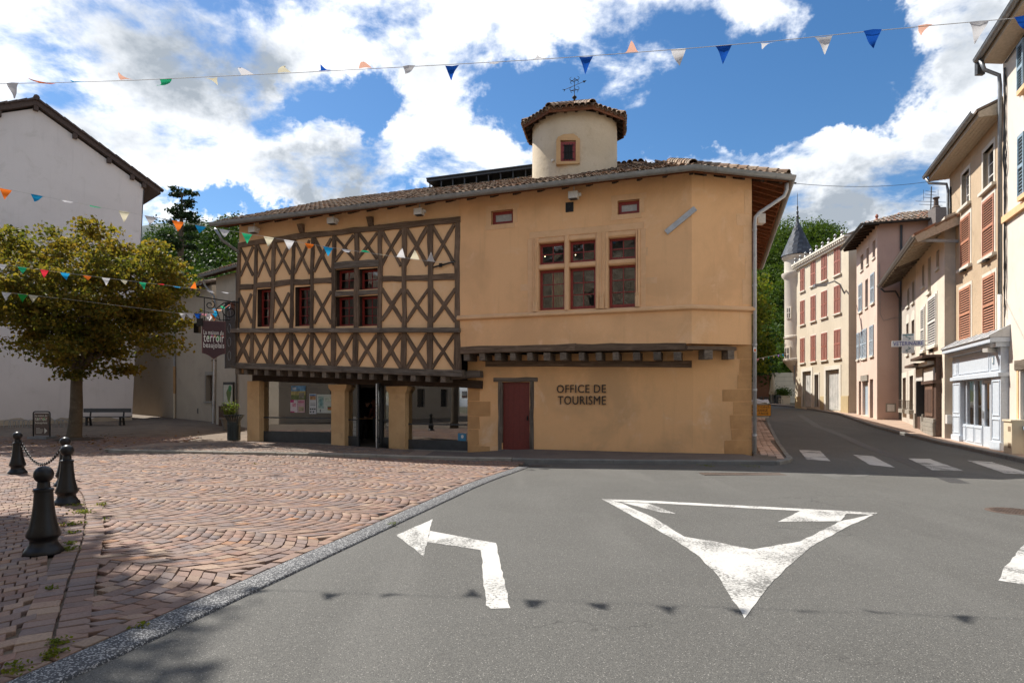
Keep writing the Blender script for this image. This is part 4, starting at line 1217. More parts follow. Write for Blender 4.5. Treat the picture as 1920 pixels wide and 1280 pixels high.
for k, (w, h) in enumerate(((.78, .36), (.38, .55), (.42, .42), (.80, .50), (.42, .5), (.30, .34), (.34, .2))):
    slab(G, [(2 * uQ + w - u, zz) for u, zz in rough(uQ, uQ + w, z, z + h - .012)][::-1], -.06, .010, 'quoin', QUOIN); z += h
# ---- red door in an oak frame
mb = MB(); G.box(mb, hd[0] + .002, hd[1] - .002, -.02, hd[3] - .003, -.16, -.11); dl = mb.build('door', RED_D, HOUSE)
for i in range(5):
    a = hd[0] + (hd[1] - hd[0]) * i / 5; b = hd[0] + (hd[1] - hd[0]) * (i + 1) / 5
    mb = MB(); G.box(mb, a + .004, b - .004, .15, hd[3] - .01, -.11, -.105); mb.build('plank', RED_D, dl)
mb = MB(); G.box(mb, hd[0] + .005, hd[1] - .005, -.01, .14, -.11, -.095); mb.build('kick_board', RED_D, dl)
mb = MB(); G.box(mb, hd[1] - .12, hd[1] - .08, .95, 1.10, -.105, -.075); mb.sphere(G.P(hd[1] - .10, 1.02, -.05), .022, 8, 6); mb.build('handle', IRON, dl)
beam(G, hd[0] - .07, -.05, hd[0] - .055, hd[3] + .02, .13, -.2, .025, 'door_post', TIMBER_G, HOUSE, jit=.012)
beam(G, hd[1] + .07, -.05, hd[1] + .075, hd[3] + .02, .13, -.2, .025, 'door_post', TIMBER_G, HOUSE, jit=.012)
beam(G, hd[0] - .28, hd[3] + .09, hd[1] + .27, hd[3] + .07, .14, -.2, .035, 'door_lintel', TIMBER_G, HOUSE, jit=.012)
mb = MB(); G.box(mb, hd[0] - .1, hd[1] + .1, -.3, .0, -.2, .10); mb.build('door_step', KERB_D, HOUSE)
# ---- shop front: piers
def pier(x0, x1, n0=-.42, n1=.06, cap=True, name='pier', ztop=2.30):
    a, b = gu(x0, n1), gu(x1, n1); mb = MB()
    zt = G.px(x0, 716, n1)[1] + .02 if not cap else ztop
    j = lambda: random.uniform(-.012, .012)
    lv = [-.4, .3, .9, 1.4, ztop - .25, ztop - .12, ztop]
    ex = [0, 0, 0, 0, 0, .09, .10]
    for i in range(len(lv) - 1):
        o0, o1 = (ex[i], ex[i + 1]) if cap else (0, 0)
        p = lambda u, z, n: G.P(u, z, n)
        lo_ = [(a - o0, n1 + o0 * .4), (b + o0, n1 + o0 * .4), (b + o0, n0), (a - o0, n0)]
        hi_ = [(a - o1, n1 + o1 * .4), (b + o1, n1 + o1 * .4), (b + o1, n0), (a - o1, n0)]
        mb.hexa([G.P(u, lv[i], n) for u, n in lo_] + [G.P(u, lv[i + 1], n) for u, n in hi_])
    return mb.build(name, STONE_O, HOUSE)
pier(463.5, 486, cap=False, ztop=2.32); pier(621, 646, ztop=2.16); pier(729, 759.5, ztop=2.08)
h = [hole(x0, x1, y0, y1, .075) for x0, x1, y0, y1 in ((465, 473, 745, 752), (464, 470, 778, 783), (468, 474, 728, 733), (465, 471, 792, 797), (464, 475, 805, 816), (470, 476, 760, 765))]
for k in h:
    mb = MB(); G.box(mb, k[0], k[1], k[2], k[3], .05, .068); mb.build('wall_stone', STONE_O, HOUSE)
# ---- shop front: glazing
NG = -.20
def glazed(x0, x1, zb, zt, panel=.42, rail=None, leftframe=.07):
    a, b = gu(x0, NG), gu(x1, NG)
    mb = MB()
    G.box(mb, a, b, zb, zb + panel, NG - .06, NG + .03)
    G.box(mb, a, a + leftframe, zb + panel, zt, NG - .05, NG + .028); G.box(mb, b - .05, b, zb + panel, zt, NG - .05, NG + .028)
    G.box(mb, a + leftframe, b - .05, zt - .06, zt, NG - .05, NG + .027)
    if rail: G.box(mb, a + leftframe, b - .05, rail - .025, rail + .025, NG - .04, NG + .026)
    w = mb.build('shop_window', DARK, HOUSE)
    zz = [zb + panel, rail, zt - .06] if rail else [zb + panel, zt - .06]
    for k in range(len(zz) - 1):
        p = MB(); p.quad(G.P(a + leftframe, zz[k], NG), G.P(b - .05, zz[k], NG), G.P(b - .05, zz[k + 1], NG), G.P(a + leftframe, zz[k + 1], NG)); p.build('pane', SHOPGLASS, w)
    return w
glazed(488, 634, .02, 2.36, .42, .95); glazed(650, 673, -.08, 2.25, .40, .9, .05); glazed(716, 742, -.1, 2.2, .40, .9, .05); glazed(763, 893, -.12, 2.16, .36, .78)
for x0, x1, z in ((486, 625, .02), (757, 880, -.10)):
    mb = MB(); a, b = gu(x0, .0), gu(x1, .0); G.box(mb, a, b, z - .3, z + .015, NG - .1, .0); mb.build('shop_sill', KERB, HOUSE)
# open glass door leaf
a = gu(716, NG); t0 = G.P(a, 0, NG + .05)
dv = (Vector((0.08, -1.0))).normalized()
def D(s, z): return Vector((t0.x + dv.x * s, t0.y + dv.y * s, z))
mb = MB(); L = .86
for s0, s1, za, zb in ((0, .05, -.06, 2.18), (L - .05, L, -.06, 2.18), (.05, L - .05, -.06, .12), (.05, L - .05, 2.08, 2.18)):
    c = (D(s0, za) + D(s1, zb)) / 2; mb.obox(c, (dv.x * (s1 - s0) / 2, dv.y * (s1 - s0) / 2, 0), (-dv.y * .02, dv.x * .02, 0), (0, 0, (zb - za) / 2))
od = mb.build('glass_door', DARK, HOUSE)
p = MB(); p.quad(D(.05, .12), D(L - .05, .12), D(L - .05, 2.08), D(.05, 2.08)); p.build('pane', SHOPGLASS, od)
mb = MB(); q = D(L - .04, 0) + Vector((-.05, -.01, 0)); mb.tube([(q.x, q.y, -.02), (q.x, q.y, 2.16)], .022, 8); mb.build('handle', STEEL, od)
# ---- shop interior
mb = MB()
a, b = uL + .1, uQ + .9
mb.quad(G.P(a, -.1, NG - .07), G.P(b, -.1, NG - .07), G.P(b, -.1, -7), G.P(a, -.1, -7), 1)
mb.quad(G.P(a, 2.45, NG - .07), G.P(b, 2.45, NG - .07), G.P(b, 2.45, -7), G.P(a, 2.45, -7), 0)
for (p, q) in (((a, -7), (b, -7)), ((a, NG - .07), (a, -7)), ((b, NG - .07), (b, -7))):
    mb.quad(G.P(p[0], -.1, p[1]), G.P(q[0], -.1, q[1]), G.P(q[0], 2.45, q[1]), G.P(p[0], 2.45, p[1]), 0)
mb.quad(G.P(uL, 2.1, NG - .07), G.P(uQ, 2.0, NG - .07), G.P(uQ, 3.4, NG - .07), G.P(uL, 3.4, NG - .07), 0)
mb.build('shop_room', [BLACKIN, INFLOOR], HOUSE)
mb = MB()
a, b = uL + .3, -1.5
mb.quad(G.P(a, 3.26, .35), G.P(b, 3.26, .2), G.P(b, 3.26, -4.5), G.P(a, 3.26, -4.5), 1)
mb.quad(G.P(a, 6.9, .4), G.P(b, 6.9, .2), G.P(b, 6.9, -4.5), G.P(a, 6.9, -4.5), 1)
mb.quad(G.P(a, 3.26, -4.5), G.P(b, 3.26, -4.5), G.P(b, 6.9, -4.5), G.P(a, 6.9, -4.5), 0)
mb.quad(G.P(a, 3.26, .35), G.P(a, 3.26, -4.5), G.P(a, 6.9, -4.5), G.P(a, 6.9, .35), 0)
mb.quad(G.P(b, 3.26, .1), G.P(b, 3.26, -4.5), G.P(b, 6.9, -4.5), G.P(b, 6.9, .1), 0)
for u_ in (uT - .1, gu(590, NU)): mb.quad(G.P(u_, 3.26, .35), G.P(u_, 3.26, -4.5), G.P(u_, 6.9, -4.5), G.P(u_, 6.9, .35), 0)
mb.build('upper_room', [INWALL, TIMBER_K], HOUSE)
# curtain behind the big window
mb = MB(); h = WB[3]
for i in range(9):
    u = h[0] + .28 + i * .06; mb.quad(G.P(u, 4.3, NU - .5 + (.04 if i % 2 else 0)), G.P(u + .06, 4.3, NU - .5 + (0 if i % 2 else .04)), G.P(u + .06, 5.6, NU - .5 + (0 if i % 2 else .04)), G.P(u, 5.6, NU - .5 + (.04 if i % 2 else 0)))
mb.build('curtain', INWARM, HOUSE)
BULB = emit('bulb_light', (1.0, .72, .38), 6.0)
for x, y in ((1022, 481), (1079, 478), (685, 526)):
    u, z = uz(x, y, -.3); mb = MB(); mb.sphere(G.P(u, z, -.3), .012, 10, 6); lb = mb.build('light_bulb', BULB, HOUSE)
    mb = MB(); mb.tube([G.P(u, z + .04, -.3), G.P(u, 6.9, -.3)], .006, 5); mb.build('cord', IRON, lb)

# ------------------------------------------------------------------ roof
E0 = G.P(gu(404, 1.3), 0, 1.3).xy; E1 = G.P(-1.547, 0, 1.3).xy; E2 = G.P(.98, 0, -.38).xy
E3 = E2 + Vector((.313, .95)) * 12.6; E4 = E0 - G.n * 12.8
EAVE = [E0, E1, E2, E3, E4]
SL_T = .42
def plane(a, b):
    d = (b - a).normalized(); n = Vector((-d.y, d.x)); return (a, d, n)
PL = [plane(E0, E1), plane(E1, E2), plane(E2, E3), plane(E3, E4)]
def rz(i, x, y): a, d, n = PL[i]; return ZE + SL_T * ((x - a.x) * n.x + (y - a.y) * n.y)
def clip(poly, fn):
    out = []
    for i in range(len(poly)):
        a, b = poly[i], poly[(i + 1) % len(poly)]; fa, fb = fn(a), fn(b)
        if fa <= 0: out.append(a)
        if (fa < 0 < fb) or (fb < 0 < fa): t = fa / (fa - fb); out.append(a + (b - a) * t)
    return out
mb = MB(); mbu = MB()
for i in range(4):
    poly = EAVE[:]
    for j in range(4):
        if j != i: poly = clip(poly, lambda p, j=j: rz(i, p.x, p.y) - rz(j, p.x, p.y))
    if len(poly) > 2:
        mb.add([(p.x, p.y, rz(i, p.x, p.y) + .03) for p in poly], [tuple(range(len(poly)))])
        mbu.add([(p.x, p.y, rz(i, p.x, p.y) - .02) for p in poly], [tuple(range(len(poly)))])
ROOF = mb.build('roof', TILE_BED, HOUSE); mbu.build('roof_boarding', RAFTER, ROOF)
def tile_mesh(r0=.106, r1=.082, L=.42, seg=5, th=.014, inv=False):
    vs = []; fs = []
    for (r, y) in ((r0, 0), (r1, L)):
        for k in range(seg + 1): t = math.pi * k / seg; vs.append((-r * math.cos(t), y, r * math.sin(t)))
    for k in range(seg + 1): t = math.pi * k / seg; vs.append((-(r0 - th) * math.cos(t), 0, (r0 - th) * math.sin(t)))
    for k in range(seg + 1): t = math.pi * k / seg; vs.append((-(r0 - th) * math.cos(t), .12, (r0 - th) * math.sin(t)))
    n = seg + 1
    for k in range(seg):
        fs += [(k, n + k, n + k + 1, k + 1), (k, k + 1, 2 * n + k + 1, 2 * n + k), (2 * n + k, 2 * n + k + 1, 3 * n + k + 1, 3 * n + k)]
    if inv: vs = [(x, y, -z) for x, y, z in vs]
    return np.array(vs), fs
TV, TF = tile_mesh(); TVi, TFi = tile_mesh(.09, .07, .42, 4, .014, True)
TM = bpy.data.meshes.new('roof_tile'); TM.from_pydata([tuple(v) for v in TV], [], TF); TM.materials.append(TILE)
class Tiles:
    def __init__(s, parent, mat=TILE): s.parent = parent; s.mat = mat; s.items = []; s.under = []
    def face(s, a, d, n, z0, slope, L, D, inside, du=.205, dv=.30, lift=.05):
        """cover tiles on a roof face: eave point a, along d, up the slope n (plan), length L, plan depth D"""
        cs = 1 / math.hypot(1, slope)
        X = Vector((d.x, d.y, 0)); Y = Vector((n.x * cs, n.y * cs, slope * cs)); Z = X.cross(Y)
        for i in range(int(L / du) + 1):
            for j in range(int(D / (dv * cs)) + 1):
                u = i * du; v = j * dv * cs - .06
                p = a + d * u + n * (v + .15 if j else v)
                if not inside(a.x + d.x * u + n.x * (v + .12), a.y + d.y * u + n.y * (v + .12)): continue
                q = a + d * u + n * v
                o = Vector((q.x, q.y, z0 + slope * v + lift + random.uniform(-.012, .012)))
                r = Matrix.Rotation(random.uniform(-.07, .07), 3, 'Z') @ Matrix.Rotation(random.uniform(-.05, .02) - .03, 3, 'X')
                M3 = Matrix((X, Y, Z)).transposed() @ r
                s.items.append((o, M3))
                if j < 2:
                    q2 = q + d * du / 2; M4 = Matrix((X, Y, Z)).transposed() @ Matrix.Rotation(random.uniform(-.03, .03), 3, 'Z')
                    s.under.append((Vector((q2.x, q2.y, z0 + slope * v + lift + .035)), M4))
    def build(s, limit=300, name='roof_tile', stuff='roof_tiles'):
        s.items.sort(key=lambda it: it[0].y)
        for o, M3 in s.items[:limit]: put(name, TM, s.parent, Matrix.Translation(o) @ M3.to_4x4())
        V = []; Q = []; c = 0
        for src, tv, tf in ((s.items[limit:], TV, TF), (s.under, TVi, TFi)):
            tfa = np.array(tf)
            for o, M3 in src:
                V.append(tv @ np.array(M3).T + np.array(o)); Q.append(tfa + c); c += len(tv)
        if V: fast_obj(stuff, np.concatenate(V), np.concatenate(Q), s.mat, s.parent, kind='stuff')
TC = Vector((2.22, 22.0)); TR = 1.50        # stair turret
SKY_U = (gu(806, -4.0), gu(1000, -4.0))
def inside(i):
    def f(x, y):
        h = rz(i, x, y)
        if any(rz(j, x, y) < h - .02 for j in range(4) if j != i): return False
        if (Vector((x, y)) - TC).length < TR + .02: return False
        v = Vector((x, y)) - G.o; u, n = v.dot(G.u), v.dot(G.n)
        if SKY_U[0] + .1 < u < SKY_U[1] + 1 and -6.6 < n < -3.7: return False
        return (Vector((x, y)) - E4).dot(G.u) > .02
    return f
T = Tiles(ROOF)
for i, D in ((0, 6.6), (1, 3.2), (2, 6.3)):
    a, d, n = PL[i]
    T.face(a, d, n, ZE, SL_T, ([E1, E2, E3][i] - a).length, D, inside(i))
# hip tiles
def hip(p, q, parent, T, step=.32, lift=.14):
    p, q = Vector(p), Vector(q); d = (q - p); L = d.length; Y = d.normalized(); X = Y.cross(Vector((0, 0, 1))).normalized(); Z = X.cross(Y)
    for k in range(int(L / step)):
        o = p + Y * k * step + Vector((0, 0, lift)); M3 = Matrix((X * 1.3, Y, Z * 1.2)).transposed() @ Matrix.Rotation(random.uniform(-.05, .05), 3, 'Z')
        T.items.append((o, M3))
def hip_dir(i, j):
    n0, n1 = PL[i][2], PL[j][2]; k = 1 / (1 + n0.dot(n1)); m = (n0 + n1) * k; return Vector((m.x, m.y, SL_T))
hip((E1.x, E1.y, ZE), Vector((E1.x, E1.y, ZE)) + hip_dir(0, 1) * 2.9, ROOF, T); hip((E2.x, E2.y, ZE), Vector((E2.x, E2.y, ZE)) + hip_dir(1, 2) * 2.9, ROOF, T)
T.build()
# rafters under the eaves
for i, (w0, sp, L) in enumerate(((0, .72, (E1 - E0).length), (1, .62, (E2 - E1).length), (2, .52, 11.5))):
    a, d, n = PL[i]
    k = .4
    while k < L:
        p = a + d * k; q0 = p + n * .04; q1 = p + n * 1.25
        if i == 2 and k < .3: k += sp; continue
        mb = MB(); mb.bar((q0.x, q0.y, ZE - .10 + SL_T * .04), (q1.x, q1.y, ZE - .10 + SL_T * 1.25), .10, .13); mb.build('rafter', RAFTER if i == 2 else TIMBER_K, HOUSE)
        k += sp * random.uniform(.92, 1.08)
mb = MB()      # fascia boards behind the gutter
for i, (p, q) in enumerate(((E0, E1), (E1, E2), (E2, E3))):
    n = PL[i][2]; mb.bar((p.x + n.x * .03, p.y + n.y * .03, ZE - .03), (q.x + n.x * .03, q.y + n.y * .03, ZE - .03), .03, .12)
mb.build('fascia', RAFTER, HOUSE)
# gutter
sec = [(.012, .05)] + [(.105 - .095 * math.cos(t), .05 - .12 * math.sin(t)) for t in [math.pi * k / 8 for k in range(9)]] + [(.205, .065), (.195, .065), (.19, .04)]
path = [(p.x, p.y, ZE - .02) for p in (E0 - PL[0][1] * .12, E1, E2, E3)]
GUT = sweep(path, sec).build('gutter', ZINC, HOUSE, angle=40)
for i, (p, q) in enumerate(((E0, E1), (E1, E2), (E2, E3))):
    d = (q - p); L = d.length; d.normalize(); n = -PL[i][2]; k = .6
    while k < L:
        c = p + d * k; mb = MB()
        s2 = [(o * 1.0, z) for o, z in [(.105 - .101 * math.cos(t), .05 - .126 * math.sin(t)) for t in [math.pi * m / 8 for m in range(9)]]]
        pa, pb = c, c + d * .035
        sweep([(pa.x, pa.y, ZE - .02), (pb.x, pb.y, ZE - .02)], s2, False, mb); mb.build('gutter_bracket', ZINC, HOUSE); k += 1.9
mb = MB(); e = E0 - PL[0][1] * .12; mb.lathe([(.0001, 0), (.1, 0)], (0, 0, 0), 8)
# downpipes
c = E2 + Vector((-.05, .10)); w0 = Vector((6.98, 17.87))
pts = [(c.x + .02, c.y - .06, ZE - .12), (c.x + .02, c.y - .06, ZE - .30), (c.x - .05, c.y - .05, ZE - .48)]
pts += [(w0.x + .13, w0.y - .06, 6.98), (w0.x + .03, w0.y - .05, 6.86), (w0.x + .01, w0.y - .05, 6.65), (w0.x + .01, w0.y - .05, .05)]
mb = MB(); mb.tube(pts, .055, 10); dp = mb.build('downpipe', ZINC_L, HOUSE, smooth=True)
for z in (6.5, 4.9, 3.2, 1.9, .6):
    mb = MB(); mb.lathe([(.056, -.03), (.066, -.03), (.066, .03), (.056, .03)], (w0.x + .01, w0.y - .05, z), 12); mb.build('pipe_collar', ZINC_L, dp)
mb = MB(); q = (w0.x - .02, w0.y - .105, 3.05); mb.box(q[0] - .03, q[0] + .06, q[1] - .006, q[1], q[2] - .07, q[2] + .07, 0); mb.box(q[0] - .01, q[0] + .04, q[1] - .008, q[1] - .002, q[2] - .05, q[2] + .02, 1)
mb.build('sticker', [WHITEP, flat('orange_print', (.7, .14, .02))], dp)
a = AT(412, 432, 21.9); pl = [(E0.x - .02, E0.y + .02, ZE - .15), tuple(AT(411, 440, 21.9)), tuple(AT(416, 450, 22.0)), tuple(AT(445, 471, 22.6)), tuple(AT(449, 476, 22.7))]
mb = MB(); mb.tube(pl, .05, 8); mb.build('downpipe', ZINC, HOUSE, smooth=True)
# floodlight box on the east wall under the eaves
mb = MB(); p = AT(1428, 410, 18.3); mb.box(p.x - .12, p.x + .1, p.y - .05, p.y + .2, p.z - .14, p.z + .14); mb.build('floodlight_box', WHITEBOX, HOUSE)

# ------------------------------------------------------------------ skylight
SKYGLASS = flat('skylight_glass', (.40, .45, .45), .2, var=.2, vs=.8)
sk = MB(); n0 = -4.0
zt = 10.62; a, b = SKY_U; b += .2
G.box(sk, a - .1, b + .6, zt - .10, zt, n0 - .65, n0 + .1)
G.box(sk, a - .1, b + .6, zt + .0, zt + .04, n0 - .3, n0 + .16)
SKYL = sk.build('skylight', DARK, HOUSE)
nb = 9
for i in range(nb + 1):
    u = a + (b - a) * i / nb
    mb = MB(); mb.bar(G.P(u, zt - .10, n0 + .0), G.P(u, 9.7, n0 - .02), .045, .05); mb.bar(G.P(u + .45, zt - .1, n0 - .55), G.P(u - .45, 9.8, n0 - .6), .03, .03); mb.build('glazing_bar', DARK, SKYL)
    if i < nb:
        mb = MB(); u2 = a + (b - a) * (i + 1) / nb; mb.quad(G.P(u + .005, 9.7, n0 - .72), G.P(u2 - .005, 9.7, n0 - .72), G.P(u2 - .005, zt - .05, n0 - .62), G.P(u + .005, zt - .05, n0 - .62)); mb.build('pane', SKYGLASS, SKYL)
mb = MB(); G.box(mb, a, b + .5, 9.6, 9.72, -5.9, n0 - .4); mb.build('inner_deck', flat('skylight_deck', (.30, .33, .33), .5), SKYL)
# upper tiled roof behind the turret
a, b = gu(1150, -4.6), gu(1206, -4.6)
mb = MB(); G.box(mb, a - 1.2, b, 9.5, G.px(1180, 310, -4.6)[1], -8.5, -4.6); mb.build('roof_upstand', OCHRE, HOUSE)
mb = MB(); zz = G.px(1180, 309, -4.4)[1]
mb.hexa([G.P(a - 1.3, zz, -4.4), G.P(b + .1, zz, -4.4), G.P(b + .1, zz + .9, -8.7), G.P(a - 1.3, zz + .9, -8.7), G.P(a - 1.3, zz + .06, -4.4), G.P(b + .1, zz + .06, -4.4), G.P(b + .1, zz + .96, -8.7), G.P(a - 1.3, zz + .96, -8.7)])
UR = mb.build('upper_roof', TILE_BED, HOUSE)
T2 = Tiles(UR); q = G.P(a - 1.2, 0, -4.4); T2.face(Vector((q.x, q.y)), G.u, -G.n, zz + .02, .21, b - a + 1.3, 4.0, lambda x, y: (Vector((x, y)) - TC).length > TR + .05, lift=.05); T2.build(0)

# ------------------------------------------------------------------ stair turret
ZT = 11.16
mb = MB(); mb.lathe([(TR * 1.01, 8.6), (TR, 9.6), (TR * .995, ZT + .15)], (TC.x, TC.y, 0), 64)
TURRET = mb.build('stair_turret', TURRET_P, HOUSE, smooth=True)
nf = 8; ang0 = R(-90 - 10)
apo = 1.74
verts = [TC + Vector((math.cos(ang0 + math.pi / nf + 2 * math.pi * k / nf), math.sin(ang0 + math.pi / nf + 2 * math.pi * k / nf))) * (apo / math.cos(math.pi / nf)) for k in range(nf)]
ST_ = .48
apex = Vector((TC.x, TC.y, ZT + apo * ST_))
mb = MB(); mbu = MB()
for k in range(nf):
    p, q = verts[k - 1], verts[k]
    mb.add([(p.x, p.y, ZT + .05), (q.x, q.y, ZT + .05), tuple(apex + Vector((0, 0, .05)))], [(0, 1, 2)])
    mbu.add([(p.x, p.y, ZT - .01), (q.x, q.y, ZT - .01), tuple(apex + Vector((0, 0, -.01)))], [(0, 1, 2)])
TRF = mb.build('turret_roof', TILE_BED, HOUSE); mbu.build('turret_boarding', RAFTER, TRF)
T3 = Tiles(TRF); tp = []
for k in range(nf):
    p, q = verts[k - 1], verts[k]; d = (q - p).normalized(); n = Vector((-d.y, d.x)); tp.append((p, d, n))
hgt = lambda k, x, y: (Vector((x, y)) - tp[k][0]).dot(tp[k][2])
for k in range(nf):
    p, d, n = tp[k]
    T3.face(p + d * .08, d, n, ZT, ST_, (verts[k] - p).length - .1, 1.6, lambda x, y, k=k: all(hgt(j, x, y) >= hgt(k, x, y) - .06 for j in range(nf)), lift=.06)
    hip((p.x, p.y, ZT), apex, TRF, T3, lift=.12)
    mb = MB(); a_ = p; b_ = verts[k]; mb.bar((a_.x + n.x * .02, a_.y + n.y * .02, ZT + .0), (b_.x + n.x * .02, b_.y + n.y * .02, ZT + .0), .035, .15); mb.build('fascia', RAFTER, TRF)
    for j in range(4):
        c = p + (verts[k] - p) * (j + .5) / 4; e = c + n * .4
        mb = MB(); mb.bar((c.x + n.x * .05, c.y + n.y * .05, ZT - .07), (e.x, e.y, ZT + .1), .08, .1); mb.build('rafter', TIMBER_K, TRF)
T3.items = sorted(T3.items, key=lambda it: it[0].y); T3.build(150)
# turret window
TW = Fr((AT(1066, 285, 20.5).x, 20.5), (1, -.06))
def tw(x, y, n=0): return TW.px(x, y, n)
a = tw(1051, 303); b = tw(1079.5, 266)
wn = Vector((TW.o - TC)).normalized()
mb = MB()
for (x0, x1, y0, y1, n1) in ((1043, 1051, 264, 308, .05), (1079.5, 1087, 260, 308, .05), (1044, 1086, 303, 309, .055)):
    p, q = tw(x0, y1), tw(x1, y0); TW.box(mb, p[0], q[0], p[1], q[1], -.35, n1)
poly = [tw(x, y) for x, y in ((1043, 264), (1086, 264), (1083, 257), (1075, 252), (1057, 253), (1046, 258))]
mb.prism([TW.P(u, z, .052) for u, z in poly], [-.3 * TW.n.x, -.3 * TW.n.y, 0])
mb.build('window_surround', STONE_O, TURRET)
wm = MB(); TW.box(wm, a[0], b[0], a[1], b[1], -.05, .012, 0)
u0, z0 = tw(1058, 299); u1, z1 = tw(1073, 273); TW.box(wm, u0, u1, z0, z1, .0, .016, 1)
for i in range(4): u = u0 + (u1 - u0) * i / 3; wm.tube([TW.P(u, z0 - .05, .03), TW.P(u, z1 + .05, .03)], .012, 6, 2)
for i in range(3): z = z0 + (z1 - z0) * i / 2; wm.tube([TW.P(u0 - .05, z, .034), TW.P(u1 + .05, z, .034)], .011, 6, 2)
wm.build('window', [RED, BLACKIN, IRON], TURRET)
# weather vane
VANE = MB(); cx, cy = TC.x, TC.y; zb = apex.z
VANE.lathe([(.15, zb + .02), (.11, zb + .2), (.07, zb + .26), (.08, zb + .34), (.035, zb + .38), (.045, zb + .5), (.10, zb + .58), (.09, zb + .64), (.03, zb + .70), (.014, zb + .8), (.012, zb + 1.75), (.001, zb + 1.8)], (cx, cy, 0), 12)
VANE.tube([(cx - .36, cy + .1, zb + .42), (cx + .36, cy - .1, zb + .40)], .014, 6); VANE.tube([(cx - .1, cy - .36, zb + .41), (cx + .1, cy + .36, zb + .41)], .014, 6)
av = [Vector((cx - .36, cy + .12, zb + 1.16)), Vector((cx + .36, cy - .12, zb + 1.44))]
VANE.tube(av, .013, 6)
d = (av[1] - av[0]).normalized(); s_ = Vector((-d.z * .95, 0, d.x)).normalized()
VANE.prism([av[1] + d * .14, av[1] + s_ * .07, av[1] - s_ * .07], (0, .02, 0)); VANE.prism([av[0], av[0] + s_ * .09 - d * .12, av[0] - d * .06, av[0] - s_ * .09 - d * .12], (0, .02, 0))
for sgn in (-1, 1):
    for z1, r in ((1.72, .12), (1.5, .10), (1.12, .12), (.96, .09)):
        VANE.tube([(cx + sgn * (.02 + r * .8 * (1 - math.cos(t)) * .9), cy - sgn * .3 * r, zb + z1 - r * .9 * math.sin(t) * (1 if r > .11 else -1)) for t in [0, .5, 1.0, 1.5, 2.0, 2.6, 3.2, 3.9, 4.6]], [.007, .012, .016, .017, .016, .014, .011, .009, .007], 6)
VANE.v = [(cx + (x - cx) * .85, cy + (y - cy) * .85, zb + (z - zb) * .60) for x, y, z in VANE.v]
VANE.build('weather_vane', IRON, TURRET)
mb = MB(); q = TC + Vector((-.86, -1.27)); mb.sphere((q.x, q.y, 9.62), .05, 10, 6); mb.build('lamp_globe', WHITEP, TURRET)
# ------------------------------------------------------------------ houses along the street on the right
CREAM_A = plaster('pale_cream_plaster', (.70, .63, .55), (.64, .575, .50), (.57, .515, .45), s1=.6, s2=2.0, bstr=.2, bscale=40, rain=.18)
TAN = plaster('tan_roughcast', (.50, .385, .265), (.45, .345, .235), (.38, .30, .21), s1=.7, s2=3, bstr=.7, bscale=45, rain=.12)
CREAM_C = plaster('old_cream_plaster', (.68, .60, .50), (.62, .54, .44), (.50, .45, .39), s1=.5, s2=1.6, bstr=.3, bscale=30, rain=.3)
GREY_C = plaster('grey_worn_plaster', (.50, .455, .395), (.43, .39, .34), (.60, .54, .45), s1=.7, s2=2.2, bstr=.3, bscale=30, rain=.3)
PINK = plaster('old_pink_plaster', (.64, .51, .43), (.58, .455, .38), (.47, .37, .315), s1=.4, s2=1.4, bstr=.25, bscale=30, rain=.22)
PINK_S = plaster('dusky_pink_plaster', (.52, .37, .31), (.46, .32, .265), (.47, .35, .29), s1=.3, s2=1.2, bstr=.25, bscale=30, rain=.22)  # darker copy of the pink: the side wall's shade put into its colour
CREAM_E = plaster('yellow_cream_plaster', (.59, .525, .415), (.535, .475, .37), (.46, .41, .325), s1=.4, s2=1.5, bstr=.25, bscale=30, rain=.25)
PLINTH_E = plaster('ochre_plinth', (.50, .40, .235), (.44, .345, .20), (.38, .31, .20), s1=.6, s2=2, bstr=.3, bscale=30)
WSTONE = plaster('white_stone_trim', (.66, .62, .54), (.60, .56, .48), (.50, .46, .40), s1=1, s2=4, bstr=.25, bscale=40)
SHUT_O = flat('salmon_shutter_paint', (.44, .205, .125), .6, var=.18)
SHUT_R = flat('brick_red_shutter_paint', (.31, .115, .085), .6, var=.25)
SHUT_W = flat('white_shutter_paint', (.66, .64, .60), .6, var=.12)
SHUT_B = flat('pale_blue_shutter_paint', (.33, .40, .46), .6, var=.15)
SHUT_D = flat('blue_grey_shutter_paint', (.24, .33, .40), .55, var=.15)
SHOP_B = flat('pale_blue_shop_paint', (.52, .575, .64), .5, var=.07)
BROWN = flat('brown_shop_wood', (.085, .048, .034), .6, var=.3)
GREYDOOR = plaster('peeling_white_boards', (.52, .51, .48), (.40, .40, .38), (.22, .20, .18), s1=1.5, s2=5, bstr=.4, bscale=25, rain=.5)
DARKWIN = flat('dark_window_glass', (.028, .028, .03), .12, var=.3, spec=.6)
SOFFIT = flat('pale_soffit_boards', (.44, .37, .28), .75, var=.12)
def P2(fr, x, y, n=0.0): return fr.px(x, y, n)
def rect(fr, x0, x1, y0, y1, n=0.0):
    """rectangle on a wall seen obliquely: columns x0, x1 and rows y0, y1 read at the middle of the opening"""
    xm = (x0 + x1) / 2
    a = fr.px(x0, 700, n)[0]; b = fr.px(x1, 700, n)[0]
    return (min(a, b), max(a, b), fr.px(xm, y1, n)[1], fr.px(xm, y0, n)[1])
